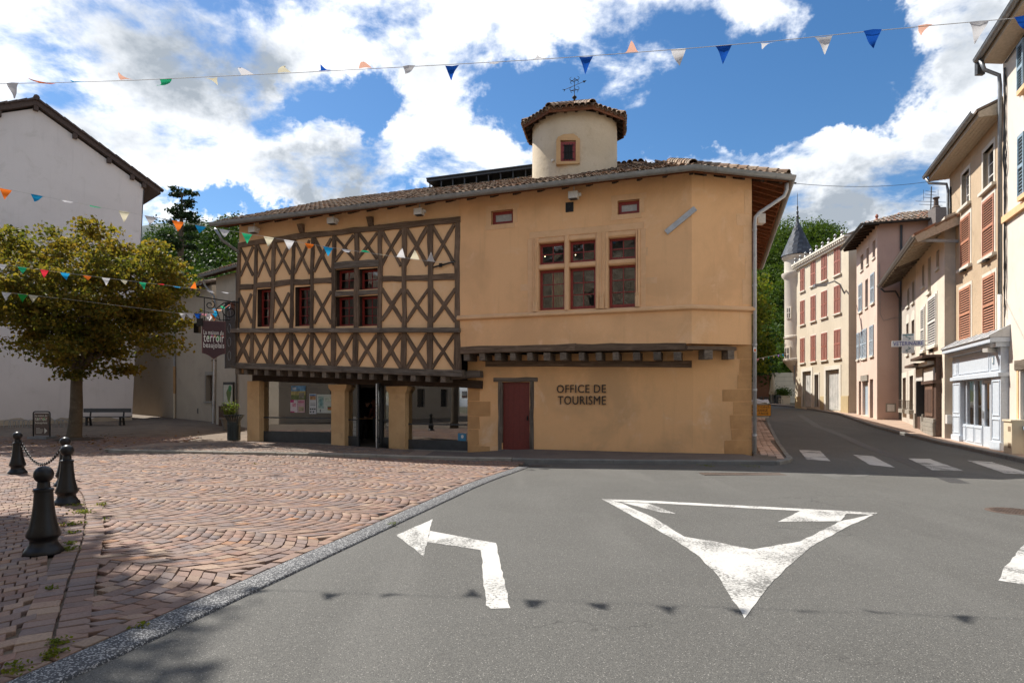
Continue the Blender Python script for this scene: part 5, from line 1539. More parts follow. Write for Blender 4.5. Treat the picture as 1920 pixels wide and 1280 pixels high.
def shutter(fr, parent, u0, u1, z0, z1, n, mat, slats=True, louvres=0, name='shutter', th=.04):
    mb = MB(); e = .055
    fr.box(mb, u0, u0 + e, z0, z1, n, n + th); fr.box(mb, u1 - e, u1, z0, z1, n, n + th)
    zm = (z0 + z1) / 2
    for a, b in ((z0, z0 + .09), (z1 - .09, z1), (zm - .05, zm + .05)): fr.box(mb, u0 + e, u1 - e, a, b, n + .001, n + th - .001)
    mb2 = mb if louvres == 0 else None
    k = max(6, int((z1 - z0) / .085)) if louvres == 0 else louvres
    sl = []
    for i in range(k):
        z = z0 + .1 + (z1 - z0 - .2) * (i + .5) / k
        if abs(z - zm) < .06: continue
        m = MB() if louvres else mb
        d = .022
        m.hexa([fr.P(u0 + e, z - d, n + th - .008), fr.P(u1 - e, z - d, n + th - .008), fr.P(u1 - e, z + d - .01, n + .006), fr.P(u0 + e, z + d - .01, n + .006),
                fr.P(u0 + e, z - d + .012, n + th - .008), fr.P(u1 - e, z - d + .012, n + th - .008), fr.P(u1 - e, z + d, n + .006), fr.P(u0 + e, z + d, n + .006)])
        if louvres: sl.append(m)
    s = mb.build(name, mat, parent)
    if louvres:
        b = MB(); fr.box(b, u0 + e, u1 - e, z0 + .09, z1 - .09, n + .001, n + .004); b.build('backing', BLACKIN, s)
        for m in sl: m.build('slat', mat, s)
    else:
        pass
    return s
def trim(fr, parent, u0, u1, z0, z1, w, n, mat, name='window_surround', th=.025, sill=True):
    mb = MB()
    fr.box(mb, u0 - w, u0, z0, z1 + w, n - .1, n + th); fr.box(mb, u1, u1 + w, z0, z1 + w, n - .1, n + th); fr.box(mb, u0, u1, z1, z1 + w, n - .1, n + th - .001)
    o = mb.build(name, mat, parent)
    if sill:
        mb = MB(); fr.box(mb, u0 - w - .06, u1 + w + .06, z0 - .10, z0 - .002, n - .1, n + .12); mb.build('window_sill', mat, parent)
    return o
def darkwin(fr, parent, u0, u1, z0, z1, n=-.16, frame=WHITEP, cols=2, rows=3, name='window'):
    return window(fr, parent, u0, u1, z0, z1, n, cols, rows, mat=frame, bar=.03, edge=.06, gl=DARKWIN, name=name)
def gutter_run(parent, path, mat=ZINC, r=.085, name='gutter', m=None):
    sec = [(.01, .04)] + [(r + .01 - r * math.cos(t), .04 - r * 1.1 * math.sin(t)) for t in [math.pi * k / 7 for k in range(8)]] + [(2 * r + .02, .05)]
    return sweep(path, sec).build(name, mat, parent, angle=40)

# ---------------- tan house with the pale blue shop
A_O = Vector((15.0, 18.9)); RB = Fr((16.93, 23.75), (15.0 - 16.93, 18.9 - 23.75)); LB = (A_O - Vector((16.93, 23.75))).length
TANH = thing('narrow_house', (16.4, 21.4, 0), 'narrow tan house with salmon shutters above a pale blue shop front', 'house')
shut = [rect(RB, 1800, 1821, 538, 638), rect(RB, 1844, 1867, 515, 627), rect(RB, 1802, 1820, 405, 500), rect(RB, 1843, 1865, 370, 480)]
topw = [rect(RB, 1804, 1818, 322, 385), rect(RB, 1844, 1864, 277, 352)]
mb = MB(); RB.wall(mb, -.45, LB, -.1, 10.75, [(h[0] + .02, h[1] - .02, h[2] + .03, h[3] - .03) for h in shut] + topw, 0.0, .22)
S = Fr(tuple(RB.P(-.45, 0).xy), (-RB.n.x * -1, -RB.n.y * -1))
mb.quad(RB.P(-.45, -.1, 0), RB.P(-.45, -.1, -8), RB.P(-.45, 13.4, -8), RB.P(-.45, 10.75, 0))
mb.quad(RB.P(-.45, -.1, -8), RB.P(LB, -.1, -8), RB.P(LB, 10.75, -8), RB.P(-.45, 10.75, -8))
mb.build('wall', TAN, TANH)
for k, h in enumerate(shut):
    trim(RB, TANH, h[0], h[1], h[2], h[3], .11, 0, WSTONE, th=.015)
    m = (h[0] + h[1]) / 2; 
    shutter(RB, TANH, h[0] + .01, h[1] - .01, h[2] + .02, h[3] - .01, .0, SHUT_O, louvres=20)
    mb = MB(); RB.box(mb, m - .16, m + .16, h[2] - .16, h[2] - .1, .02, .14); mb.build('shutter_stop', IRON, TANH)
for h in topw:
    trim(RB, TANH, h[0], h[1], h[2], h[3], .12, 0, WSTONE, th=.02)
    darkwin(RB, TANH, h[0], h[1], h[2], h[3], n=-.12, cols=2, rows=3)
zE = 10.35; OV = .62
mb = MB()
mb.hexa([RB.P(-.85, zE, OV), RB.P(LB + .0, zE, OV), RB.P(LB, zE, -.1), RB.P(-.85, zE, -.1), RB.P(-.85, zE + .16, OV), RB.P(LB, zE + .16, OV), RB.P(LB, zE + .46, -.1), RB.P(-.85, zE + .46, -.1)])
mb.build('eaves_box', SOFFIT, TANH)
for i in range(5):
    mb = MB(); n_ = OV - .02 - i * .12; RB.box(mb, -.84, LB - .01, zE - .012, zE + .004, n_ - .1, n_ - .012); mb.build('soffit_board', SOFFIT, TANH)
mb = MB(); mb.hexa([RB.P(-.9, zE + .17, OV + .05), RB.P(LB, zE + .17, OV + .05), RB.P(LB, zE + 2.5, -5), RB.P(-.9, zE + 2.5, -5), RB.P(-.9, zE + .25, OV + .05), RB.P(LB, zE + .25, OV + .05), RB.P(LB, zE + 2.58, -5), RB.P(-.9, zE + 2.58, -5)])
mb.build('roof', TILE_FAR, TANH)
p, q = RB.P(-.95, 0, OV), RB.P(LB - .02, 0, OV)
gutter_run(TANH, [(p.x, p.y, zE + .18), (q.x, q.y, zE + .18)], r=.09)
mb = MB(); mb.tube([RB.P(-.75, zE + .10, OV + .1), RB.P(-.70, zE - .12, OV), RB.P(-.38, zE - .32, .12), RB.P(-.30, zE - .6, .09), RB.P(-.30, .2, .09)], .05, 8); mb.build('downpipe', ZINC, TANH, smooth=True)
mb = MB(); mb.tube([RB.P(-.22, zE - .5, .03), RB.P(-.18, 9.0, .03), RB.P(-.20, 7.8, .03), RB.P(-.24, 7.0, .03)], .03, 6); mb.build('cable', IRON, TANH)
# shop front
SN = .20
sx0, sx1 = RB.px(1786, 700, SN)[0], RB.px(1876, 700, SN)[0]
SHOP = MB(); zb = .13
zf0, zf1 = RB.px(1830, 703, SN)[1], RB.px(1830, 660, SN)[1]   # fascia
pl = RB.px(1800, 700, SN)[0]; pr = RB.px(1859, 700, SN)[0]
zt = zf0 - .12
RB.box(SHOP, sx0, sx1, zf0, zf1, -.05, SN)                       # fascia board
RB.box(SHOP, sx0 - .06, sx1 + .05, zf0 - .12, zf0, -.05, SN + .07)
RB.box(SHOP, sx0 - .08, sx1 + .08, zf1, zf1 + .14, -.05, SN + .14); RB.box(SHOP, sx0 - .16, sx1 + .14, zf1 + .14, zf1 + .28, -.05, SN + .30)
RB.box(SHOP, sx0, pl, zb, zt, -.05, SN - .001); RB.box(SHOP, pr, sx1, zb, zt, -.05, SN - .001)
RB.box(SHOP, sx0 - .05, pl + .04, zb - .08, zb + .2, -.05, SN + .04); RB.box(SHOP, pr - .04, sx1 + .05, zb - .08, zb + .2, -.05, SN + .04)
SF = SHOP.build('shop_front', SHOP_B, TANH)
def mould(u0, u1, z0, z1, n, w=.03, name='panel_moulding'):
    mb = MB(); RB.box(mb, u0, u1, z0, z0 + w, n - .01, n + .018); RB.box(mb, u0, u1, z1 - w, z1, n - .01, n + .018); RB.box(mb, u0, u0 + w, z0 + w, z1 - w, n - .01, n + .017); RB.box(mb, u1 - w, u1, z0 + w, z1 - w, n - .01, n + .017)
    return mb.build(name, SHOP_B, SF)
w_ = sx1 - sx0
mould(sx0 + .06, sx0 + w_ * .12, zf0 + .08, zf1 - .08, SN); mould(sx0 + w_ * .15, sx0 + w_ * .80, zf0 + .08, zf1 - .08, SN); mould(sx0 + w_ * .83, sx1 - .1, zf0 + .08, zf1 - .08, SN)
mould(sx0 + .07, pl - .07, zb + 1.0, zt - .12, SN); mould(pr + .07, sx1 - .07, zb + 1.0, zt - .12, SN); mould(sx0 + .07, pl - .07, zb + .28, zb + .9, SN); mould(pr + .07, sx1 - .07, zb + .28, zb + .9, SN)
mb = MB(); u = sx0 + w_ * .88; RB.box(mb, u - .07, u + .07, zf0 + .28, zf0 + .52, SN, SN + .02, 0); RB.box(mb, u - .035, u + .035, zf0 + .32, zf0 + .48, SN + .02, SN + .026, 1); mb.build('number_plate', [SHUT_D, WHITEP], SF)
# zinc roof over the shop
mb = MB(); z_ = zf1 + .285
mb.hexa([RB.P(sx0 - .2, z_, SN + .34), RB.P(sx1 + .16, z_, SN + .34), RB.P(sx1 + .16, z_, .0), RB.P(sx0 - .2, z_, .0), RB.P(sx0 - .2, z_ + .03, SN + .34), RB.P(sx1 + .16, z_ + .03, SN + .34), RB.P(sx1 + .16, z_ + .34, .0), RB.P(sx0 - .2, z_ + .34, .0)])
sr = mb.build('shop_roof', ZINC_L, TANH)
for i in range(8):
    u = sx0 - .15 + (w_ + .3) * i / 7; mb = MB(); mb.bar(RB.P(u, z_ + .045, SN + .33), RB.P(u, z_ + .35, .0), .025, .03); mb.build('seam', ZINC_L, sr)
# glazing: three lights and the door
cuts = [RB.px(x, 700, .1)[0] for x in (1801, 1813, 1828, 1843)]; dr = RB.px(1858, 700, .1)[0]
zg0, zg1 = RB.px(1822, 796, .1)[1], zt
mb = MB(); RB.box(mb, cuts[0], cuts[3], zb - .05, zg0, -.02, .12); RB.box(mb, cuts[0], dr, zg1 - .06, zg1, -.02, .12)
for c in cuts: RB.box(mb, c - .03, c + .03, zg0, zg1 - .06, -.02, .121)
w = mb.build('shop_window', SHOP_B, SF)
for a, b in zip(cuts, cuts[1:]):
    p = MB(); p.quad(RB.P(a + .03, zg0, .07), RB.P(b - .03, zg0, .07), RB.P(b - .03, zg1 - .06, .07), RB.P(a + .03, zg1 - .06, .07)); p.build('pane', SHOPGLASS, w) if False else None
    po = p.build('shop_pane', SHOPGLASS, SF)
    mould(a + .06, b - .06, zb + .05, zg0 - .06, .12)
mb = MB(); a, b = cuts[3] + .035, dr - .02; e = .1
RB.box(mb, a, a + e, zb - .04, zg1 - .07, 0, .10); RB.box(mb, b - e, b, zb - .04, zg1 - .07, 0, .10); RB.box(mb, a + e, b - e, zb - .04, zg0, 0, .099); RB.box(mb, a + e, b - e, zg1 - .17, zg1 - .07, 0, .099)
dd = mb.build('shop_door', SHOP_B, SF)
p = MB(); p.quad(RB.P(a + e, zg0, .06), RB.P(b - e, zg0, .06), RB.P(b - e, zg1 - .17, .06), RB.P(a + e, zg1 - .17, .06)); p.build('door_pane', SHOPGLASS, SF)
mb = MB(); RB.box(mb, a + .03, a + .07, 1.0, 1.25, .10, .14); mb.build('door_handle', STEEL, SF)
mb = MB(); c0_, c1_ = cuts[0], dr
mb.quad(RB.P(c0_, .1, -1.6), RB.P(c1_, .1, -1.6), RB.P(c1_, 3.2, -1.6), RB.P(c0_, 3.2, -1.6)); mb.quad(RB.P(c0_, .1, .0), RB.P(c0_, .1, -1.6), RB.P(c0_, 3.2, -1.6), RB.P(c0_, 3.2, .0)); mb.quad(RB.P(c0_, .12, .0), RB.P(c1_, .12, .0), RB.P(c1_, .12, -1.6), RB.P(c0_, .12, -1.6))
mb.build('shop_interior', flat('grey_shop_interior', (.33, .36, .34), .9), SF)
for i, c in enumerate(((.5, .1, .1), (.6, .6, .55), (.12, .2, .4), (.6, .45, .2), (.3, .5, .4))):
    u = c0_ + (c1_ - c0_) * (i + .5) / 5; mb = MB(); RB.box(mb, u - .14, u + .12, .9 + .3 * (i % 3), 1.35 + .35 * (i % 3), -.9, -.8); mb.build('shop_display', flat('display_colour', c, .7), SF)
mb = MB(); u, z = RB.px(1781, 785, SN); RB.box(mb, u - .05, u + .22, z - .18, z + .16, SN - .05, SN + .14); mb.build('meter_box', WHITEBOX, TANH)

# ---------------- pale end house, cut by the picture edge
RA = Fr(tuple(A_O), (15.0 - 16.93, 18.9 - 23.75)); RA = Fr(tuple(A_O), tuple(RA.u))
ENDH = thing('end_house', (14.2, 16.5, 0), 'pale cream house with blue grey shutters, cut off by the picture edge', 'house')
sh = [rect(RA, 1911, 1935, 70, 165), rect(RA, 1912, 1936, 245, 365)]
gw = rect(RA, 1913, 1960, 692, 800)
mb = MB(); RA.wall(mb, .0, 7.0, -.1, 12.25, [(sh[0][0] + .45, sh[0][1] + .9, sh[0][2], sh[0][3]), (sh[1][0] + .45, sh[1][1] + .9, sh[1][2], sh[1][3]), gw], 0.0, .22)
mb.quad(RA.P(0, 9, 0), RA.P(0, 9, -8), RA.P(0, 15, -8), RA.P(0, 12.25, 0)); mb.quad(RA.P(7, -.1, -8), RA.P(7, -.1, 0), RA.P(7, 12.25, 0), RA.P(7, 12.25, -8))
mb.quad(RA.P(0, -.1, -8), RA.P(7, -.1, -8), RA.P(7, 12.25, -8), RA.P(0, 12.25, -8))
mb.build('wall', CREAM_A, ENDH)
for h in sh:
    shutter(RA, ENDH, h[0], h[0] + .45, h[2], h[3], .03, SHUT_D, louvres=16)
    darkwin(RA, ENDH, h[0] + .46, h[1] + .89, h[2] + .01, h[3] - .01, n=-.14)
    mb = MB(); RA.box(mb, h[0] + .3, h[1] + 1.0, h[2] - .14, h[2] - .01, -.05, .16); mb.build('window_sill', STONE_P, ENDH)
z_ = 7.05; mb = MB(); RA.box(mb, .12, 7, z_ - .1, z_ + .1, -.05, .09); mb.build('string_course', STONE_P, ENDH)
window(RA, ENDH, gw[0], gw[1], gw[2], gw[3], -.08, 2, 2, mat=SHUT_B, gl=DARKWIN, edge=.10)
mb = MB(); RA.box(mb, gw[0] - .05, gw[1] + .3, gw[2] - .1, gw[2] - .005, -.1, .1); mb.build('window_sill', SHUT_B, ENDH)
beam(RA, gw[0] - .35, gw[3] + .16, gw[1] + .4, gw[3] + .18, .30, -.1, .03, 'window_lintel', TIMBER_G, ENDH)
mb = MB(); RA.box(mb, gw[0] - .22, gw[0] - .10, .0, gw[3], -.05, .02); mb.build('window_surround', STONE_P, ENDH)
zE = 12.0; OV = .5
mb = MB(); mb.hexa([RA.P(-.05, zE, OV), RA.P(7, zE, OV), RA.P(7, zE - .12, 0), RA.P(-.05, zE - .12, 0), RA.P(-.05, zE + .2, OV), RA.P(7, zE + .2, OV), RA.P(7, zE + .45, -.1), RA.P(-.05, zE + .45, -.1)]); mb.build('eaves_box', SOFFIT, ENDH)
mb = MB(); mb.hexa([RA.P(-.15, zE + .21, OV + .05), RA.P(7, zE + .21, OV + .05), RA.P(7, zE + 2.3, -5), RA.P(-.15, zE + 2.3, -5), RA.P(-.15, zE + .27, OV + .05), RA.P(7, zE + .27, OV + .05), RA.P(7, zE + 2.36, -5), RA.P(-.15, zE + 2.36, -5)]); mb.build('roof', TILE_FAR, ENDH)
p, q = RA.P(-.22, 0, OV), RA.P(7, 0, OV); gutter_run(ENDH, [(p.x, p.y, zE + .18), (q.x, q.y, zE + .18)], r=.1)
mb = MB(); mb.box(p.x - .12, p.x + .12, p.y - .02, p.y + .1, zE - .25, zE + .3); mb.build('gutter_end', DARK, ENDH)
mb = MB(); mb.tube([RA.P(.02, zE + .1, OV + .08), RA.P(.06, zE - .25, OV - .02), RA.P(.08, zE - .5, .12), RA.P(.08, zE - .8, .10), RA.P(.08, 4.8, .10)], .055, 8); dpz = mb.build('downpipe', ZINC, ENDH, smooth=True)
mb = MB(); mb.tube([RA.P(.08, 4.82, .10), RA.P(.08, .9, .10)], .06, 8); mb.build('downpipe', WHITEBOX, ENDH, smooth=True)
for j in range(5):
    pts = []; z = 11.6; k = random.uniform(.22, .34)
    while z > 5.2 - j * .3: pts.append(RA.P(k + random.uniform(-.03, .03) + (.10 * math.sin(z * 3 + j) if 8.4 < z < 9.6 else 0), z, .03 + random.uniform(0, .03))); z -= .3
    mb = MB(); mb.tube(pts, .014, 5); mb.build('cable', IRON, ENDH)
mb = MB(); mb.tube([RA.P(.3, 11.75, .04), RA.P(2, 11.8, .04), RA.P(5, 11.78, .04)], .02, 5); mb.build('cable', IRON, ENDH)
u, z = RA.px(1872, 655, .25); mb = MB(); mb.obox(RA.P(.15, z, .35), RA.P(.12, 0, .18) - RA.P(0, 0, 0), RA.P(.05, 0, -.05) - RA.P(0, 0, 0), (0, 0, .06)); mb.build('lamp_housing', WHITEBOX, ENDH)
mb = MB(); a, b = RA.px(1885, 800, .3)[0], RA.px(1904, 800, .3)[0]; b = a + .62
RA.box(mb, a, b, .05, 1.0, -.01, .34); RA.box(mb, a - .03, b + .03, 1.0, 1.05, -.01, .37)
eb = mb.build('utility_cabinet', plaster('cream_plastic', (.62, .54, .40), (.58, .50, .37), s1=2), None, label='cream utility cabinet standing on the pavement between the blue shop and the pale end house', cat='utility cabinet')
for za in (.25, .72):
    mb = MB(); RA.box(mb, b - .28, b - .08, za, za + .14, .34, .345); mb.build('vent', flat('brown_vent', (.24, .17, .11), .7), eb)
mb = MB(); mb.lathe([(.02, 0), (.02, .01)], (0, 0, 0), 8)

# ---------------- cream house with deep eaves
RC = Fr((21.1, 33.5), (16.5 - 21.1, 23.6 - 33.5)); LC = Vector((4.6, 9.9)).length
FARM = thing('deep_eaved_house', (19, 29, .2), 'old cream house with wide timber eaves, white shutters and closed brown shops', 'house')
W_SH = [rect(RC, 1742, 1757, 556, 649), rect(RC, 1728.5, 1735, 577, 658)]
W_UP = [rect(RC, 1700.7, 1705, 541, 574), rect(RC, 1710, 1714.5, 527, 567), rect(RC, 1729, 1733, 497, 537), rect(RC, 1755.5, 1761, 470, 503)]
W_TALL = rect(RC, 1739.5, 1745.5, 482, 548)
W_AR = [rect(RC, 1699.7, 1704, 606, 664), rect(RC, 1709.6, 1714.8, 600, 658)]
W_GR = [rect(RC, 1692.7, 1699, 708, 766), rect(RC, 1705.6, 1712.5, 704, 768)]
D_1 = rect(RC, 1716.2, 1721.5, 703, 796)
holes = W_UP + W_AR + W_GR + [D_1, W_TALL]
half = RC.px(1717, 700)[0]
gz = g(19, 28) 
mb = MB(); RC.wall(mb, 0, half, -.1, 8.6, [h for h in holes if h[1] < half], 0, .2, 1); RC.wall(mb, half, LC, -.1, 8.6, [h for h in holes if h[1] >= half], 0, .2, 0)
mb.quad(RC.P(LC, -.1, -7), RC.P(LC, -.1, 0), RC.P(LC, 8.6, 0), RC.P(LC, 11.6, -7), 2)
mb.quad(RC.P(0, -.1, 0), RC.P(0, -.1, -7), RC.P(0, 11.6, -7), RC.P(0, 8.6, 0), 1)
mb.build('wall', [CREAM_C, GREY_C, GREY_C], FARM)
for h in W_SH:
    trim(RC, FARM, h[0], h[1], h[2], h[3], .10, 0, WSTONE, th=.02); shutter(RC, FARM, h[0], h[1], h[2], h[3], .025, SHUT_W, louvres=18)
    mb = MB(); m = (h[0] + h[1]) / 2; RC.box(mb, m - .12, m + .12, h[2] - .25, h[2] - .12, .02, .14); mb.build('shutter_stop', IRON, FARM)
for h in W_UP + W_AR + W_GR + [W_TALL]:
    mb = MB(); RC.box(mb, h[0], h[1], h[2], h[3], -.20, -.16, 0); RC.box(mb, (h[0] + h[1]) / 2 - .03, (h[0] + h[1]) / 2 + .03, h[2], h[3], -.16, -.14, 1); mb.build('window', [DARKWIN if h not in W_AR + W_GR else flat('brown_blind', (.22, .14, .085), .8), BROWN], FARM)
    mb = MB(); RC.box(mb, h[0] - .08, h[1] + .08, h[2] - .1, h[2] - .002, -.1, .08); mb.build('window_sill', WSTONE, FARM)
for h in W_AR:
    trim(RC, FARM, h[0], h[1], h[2], h[3], .12, 0, WSTONE, th=.012, sill=False)
    m = (h[0] + h[1]) / 2; r = (h[1] - h[0]) / 2 + .12
    mb = MB(); mb.prism([RC.P(m + r * math.cos(t), h[3] + .12 + r * .7 * math.sin(t), .012) for t in [math.pi * k / 8 for k in range(9)]], [-.02 * RC.n.x, -.02 * RC.n.y, 0]); mb.build('window_arch', WSTONE, FARM)
for h in W_GR:
    trim(RC, FARM, h[0], h[1], h[2], h[3], .28, 0, WSTONE, th=.010, sill=False)
    mb = MB(); RC.box(mb, h[0] - .1, h[1] + .1, h[2] - .2, h[2], -.05, .2); mb.build('window_sill', KERB, FARM)
    mb = MB()
    for z in (h[2] + .05, h[2] + .45): mb.tube([RC.P(h[0] - .05, z, .18), RC.P(h[1] + .05, z, .18)], .015, 5)
    for k in range(6): u = h[0] - .05 + (h[1] - h[0] + .1) * k / 5; mb.tube([RC.P(u, h[2] + .05, .18), RC.P(u, h[2] + .45, .18)], .01, 5)
    mb.build('window_guard', RUSTY, FARM)
mb = MB(); RC.box(mb, D_1[0], D_1[1], D_1[2], D_1[3], -.19, -.14); mb.build('door', BROWN, FARM)
# closed shops
def shopbox(x0, x1, ybot, ydoor, ytop, mat):
    pass
a = rect(RC, 1724, 1742, 719, 798); a2 = rect(RC, 1724, 1743, 700, 718, .1)
mb = MB(); RC.box(mb, a[0] - .1, a[1], .2, a[3] + .75, -.05, .14, 0); RC.box(mb, a[0] + .1, a[1] - .35, 1.0, a[3], .14, .16, 1); RC.box(mb, a[0] + .15, a[1] - .5, a[3] + .1, a[3] + .65, .14, .17, 2)
RC.box(mb, a[0] - .3, a[1] + .05, a[3] + .76, a[3] + .86, -.05, .55, 0)
sa = mb.build('old_shop_front', [BROWN, flat('black_board', (.014, .014, .015), .3), WHITEBOX], FARM)
mb = MB(); RC.box(mb, a[0] - .05, a[0] + .35, .2, 1.0, .14, .24); RC.box(mb, a[1] - .5, a[1] - .02, .2, 1.0, .14, .24); mb.build('shop_plinth', KERB, sa)
mb = MB(); RC.box(mb, a[1] - .32, a[1] - .22, .9, a[3] + .1, .14, .42); mb.build('folded_shutter', DARK, sa)
b = rect(RC, 1743, 1764, 716, 795); bt = RC.px(1752, 688, .2)[1]; bt2 = RC.px(1752, 670, .2)[1]
mb = MB(); RC.box(mb, b[0], b[1] + .15, .2, bt2, -.05, .18, 0)
RC.box(mb, b[0] + .2, b[1] - .1, b[3] + .06, bt, .18, .24, 1); RC.box(mb, b[0] - .3, b[1] + .25, bt2, bt2 + .1, -.05, .65, 0)
RC.box(mb, b[0] + .1, b[1] - .2, bt + .12, bt2 - .12, .18, .42, 1); RC.box(mb, b[0] - .05, b[1] + .2, b[3] - .08, b[3] + .05, -.05, .3, 0)
sb = mb.build('old_shop_front', [BROWN, WHITEBOX], FARM)
mb = MB(); RC.box(mb, b[0] + .35, b[1] - .35, .95, b[3] - .12, .18, .22); sd = mb.build('panelled_door', flat('worn_brown_door', (.17, .10, .07), .55, var=.3), sb)
for i in range(2):
    u0_ = b[0] + .42 + i * (b[1] - b[0] - .9) / 2; mb = MB(); RC.box(mb, u0_, u0_ + (b[1] - b[0] - 1.0) / 2, 1.1, b[3] - .3, .22, .235); mb.build('door_panel', BROWN, sb)
for i in range(4):
    mb = MB(); RC.box(mb, b[0] + .2, b[1] + .1, .2 + i * .17, .36 + i * .17, .18, .26 + random.uniform(0, .03)); mb.build('stone_course', KERB, sb)
# eaves
zo, zi, OV = 7.82, 8.2, .95
mb = MB()
nr = 17
def ev(u, n, dz=0): return RC.P(u, zi + (zo - zi) * n / OV + dz, n)
for i in range(nr):
    u = -.05 + (LC + .0) * i / (nr - 1); mb = MB(); mb.bar(ev(u, -.1, -.06), ev(u, OV - .05, -.06), .10, .12); mb.build('rafter', SOFFIT if i > 8 else TIMBER_G, FARM)
mb = MB(); mb.hexa([ev(-.2, OV), ev(LC + .45, OV), ev(LC + .45, -.2), ev(-.2, -.2), ev(-.2, OV, .04), ev(LC + .45, OV, .04), ev(LC + .45, -.2, .04), ev(-.2, -.2, .04)]); mb.build('eaves_boarding', SOFFIT, FARM)
mb = MB(); mb.hexa([ev(-.25, OV + .08, .05), ev(LC + .5, OV + .08, .05), ev(LC + .5, -6, .05), ev(-.25, -6, .05), ev(-.25, OV + .08, .14), ev(LC + .5, OV + .08, .14), ev(LC + .5, -6, .14), ev(-.25, -6, .14)])
fr_ = mb.build('roof', TILE_BED, FARM)
mb = MB(); mb.bar(ev(LC + .5, OV + .05, -.04), ev(LC + .5, -5, -.04), .05, .34); mb.build('verge_board', SOFFIT, FARM)
p, q = ev(-.25, OV + .02), ev(LC + .5, OV + .02); gutter_run(FARM, [(p.x, p.y, zo + .02), (q.x, q.y, zo + .02)], r=.085)
mb = MB(); mb.tube([ev(-.1, OV, -.1), ev(.0, OV - .15, -.35), RC.P(.1, zi - .7, .3), RC.P(.05, zi - 1.1, .1), RC.P(.05, .6, .1)], .05, 8); mb.build('downpipe', DARK, FARM, smooth=True)
mb = MB(); mb.bar(ev(LC + .35, OV - .05, -.12), RC.P(LC + .35, zi - .75, -.9), .09, .1); mb.build('eaves_strut', ZINC, FARM)
T4 = Tiles(fr_, TILE_FAR); q = ev(LC + .5, OV + .08)
T4.face(Vector((q.x, q.y)), -RC.u, -RC.n, zo + .12, (zi - zo) / OV, LC + .7, 4.5, lambda x, y: True, du=.25, dv=.36, lift=.03); 
T4.under = []; T4.build(0)
# veterinary cross
t = thing('veterinary_sign', tuple(RC.P(RC.px(1742, 637)[0] - .1, 0, .5).xy) + (RC.px(1742, 637)[1],), 'white and blue cross shaped sign on the cream house wall', 'sign')
vu = RC.px(1741, 637)[0]
vz = RC.px(1723, 637, .6)[1]
SV = Fr(tuple(RC.P(vu, 0, 1.35).xy), tuple(-RC.n))
mb = MB(); 
SV.box(mb, .0, 1.20, vz - .13, vz + .13, -.04, .04); SV.box(mb, .38, .82, vz + .131, vz + .42, -.04, .04); SV.box(mb, .38, .82, vz - .42, vz - .131, -.04, .04)
mb.build('sign_board', flat('white_sign_face', (.66, .70, .74), .4, var=.04), t)
BLUE_T = flat('blue_print', (.10, .12, .36), .5)
me = text_fit('VETERINAIRE', 1.10, .17, .01, BLUE_T, .012); put('lettering', me, t, SV.mat(.05, vz - .085, .046))
mb = MB()
SV.box(mb, .41, .79, vz + .34, vz + .39, .04, .045)
for sgn in (1, -1):
    pts = [SV.P(.60 + .09 * math.sin(k * .9), vz + sgn * (.16 + k * .028), .048) for k in range(8)]
    mb.tube(pts, .016, 5)
mb.build('snake_emblem', flat('teal_print', (.09, .22, .27), .5), t)
mb = MB()
for z in (vz - .09, vz + .09): mb.tube([SV.P(1.2, z, 0), SV.P(1.36, z, 0)], .015, 5)
mb.build('bracket', ZINC, t)

# ---------------- pink house
RDs = Fr((22.0, 39.5), (20.3 - 22.0, 34.4 - 39.5)); LD = Vector((1.7, 5.1)).length
RDf = Fr((20.3, 34.4), (.949, -.316))
PINKH = thing('pink_house', (22, 36, .5), 'tall pink rendered house with pale blue shutters and a tiled hip roof', 'house')
def r6(fr, x0, x1, y0, y1): return rect(fr, 1440 + x0 / 2.909, 1440 + x1 / 2.909, 360 + y0 / 2.909, 360 + y1 / 2.909)
pu = [r6(RDs, 505, 520, 342, 428), r6(RDs, 537, 550, 307, 397), r6(RDs, 570, 585, 265, 360)]
pm_ = [r6(RDs, 530, 545, 476, 630)]
pd_ = [r6(RDs, 495, 508, 1030, 1215), r6(RDs, 515, 545, 1030, 1215), r6(RDs, 555, 573, 1020, 1232)]
mb = MB(); RDs.wall(mb, 0, LD, .3, 11.6, pu + pm_ + pd_, 0, .2); mb.build('street_wall', PINK, PINKH)
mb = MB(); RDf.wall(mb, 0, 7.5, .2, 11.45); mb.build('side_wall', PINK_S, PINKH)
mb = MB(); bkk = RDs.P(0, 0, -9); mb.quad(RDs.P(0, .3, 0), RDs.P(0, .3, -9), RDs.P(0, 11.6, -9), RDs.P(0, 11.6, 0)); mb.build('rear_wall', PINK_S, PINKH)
for h in pu + pm_:
    mb = MB(); RDs.box(mb, h[0], h[1], h[2], h[3], -.2, -.16); mb.build('window', DARKWIN, PINKH); mb = MB(); RDs.box(mb, h[0] - .06, h[1] + .06, h[2] - .08, h[2], -.1, .07); mb.build('window_sill', WSTONE, PINKH)
for r_ in ((497, 515, 500, 652), (562, 582, 442, 605), (487, 499, 768, 912), (505, 516, 760, 905), (517, 540, 746, 905), (557, 577, 727, 892)):
    h = r6(RDs, *r_); shutter(RDs, PINKH, h[0], h[1], h[2], h[3], .01, SHUT_B)
    mb = MB(); RDs.box(mb, h[0] - .03, h[1] + .03, h[2] - .1, h[2] - .01, -.05, .09); mb.build('window_sill', WSTONE, PINKH)
for i, h in enumerate(pd_):
    mb = MB(); RDs.box(mb, h[0], h[1], h[2], h[3], -.2, -.15); mb.build('door', SHUT_B if i == 1 else BROWN, PINKH)
h = pd_[1]; mb = MB(); RDs.box(mb, h[0] - .15, h[1] + .15, h[3], h[3] + .35, -.05, .08); mb.build('door_lintel', KERB, PINKH)
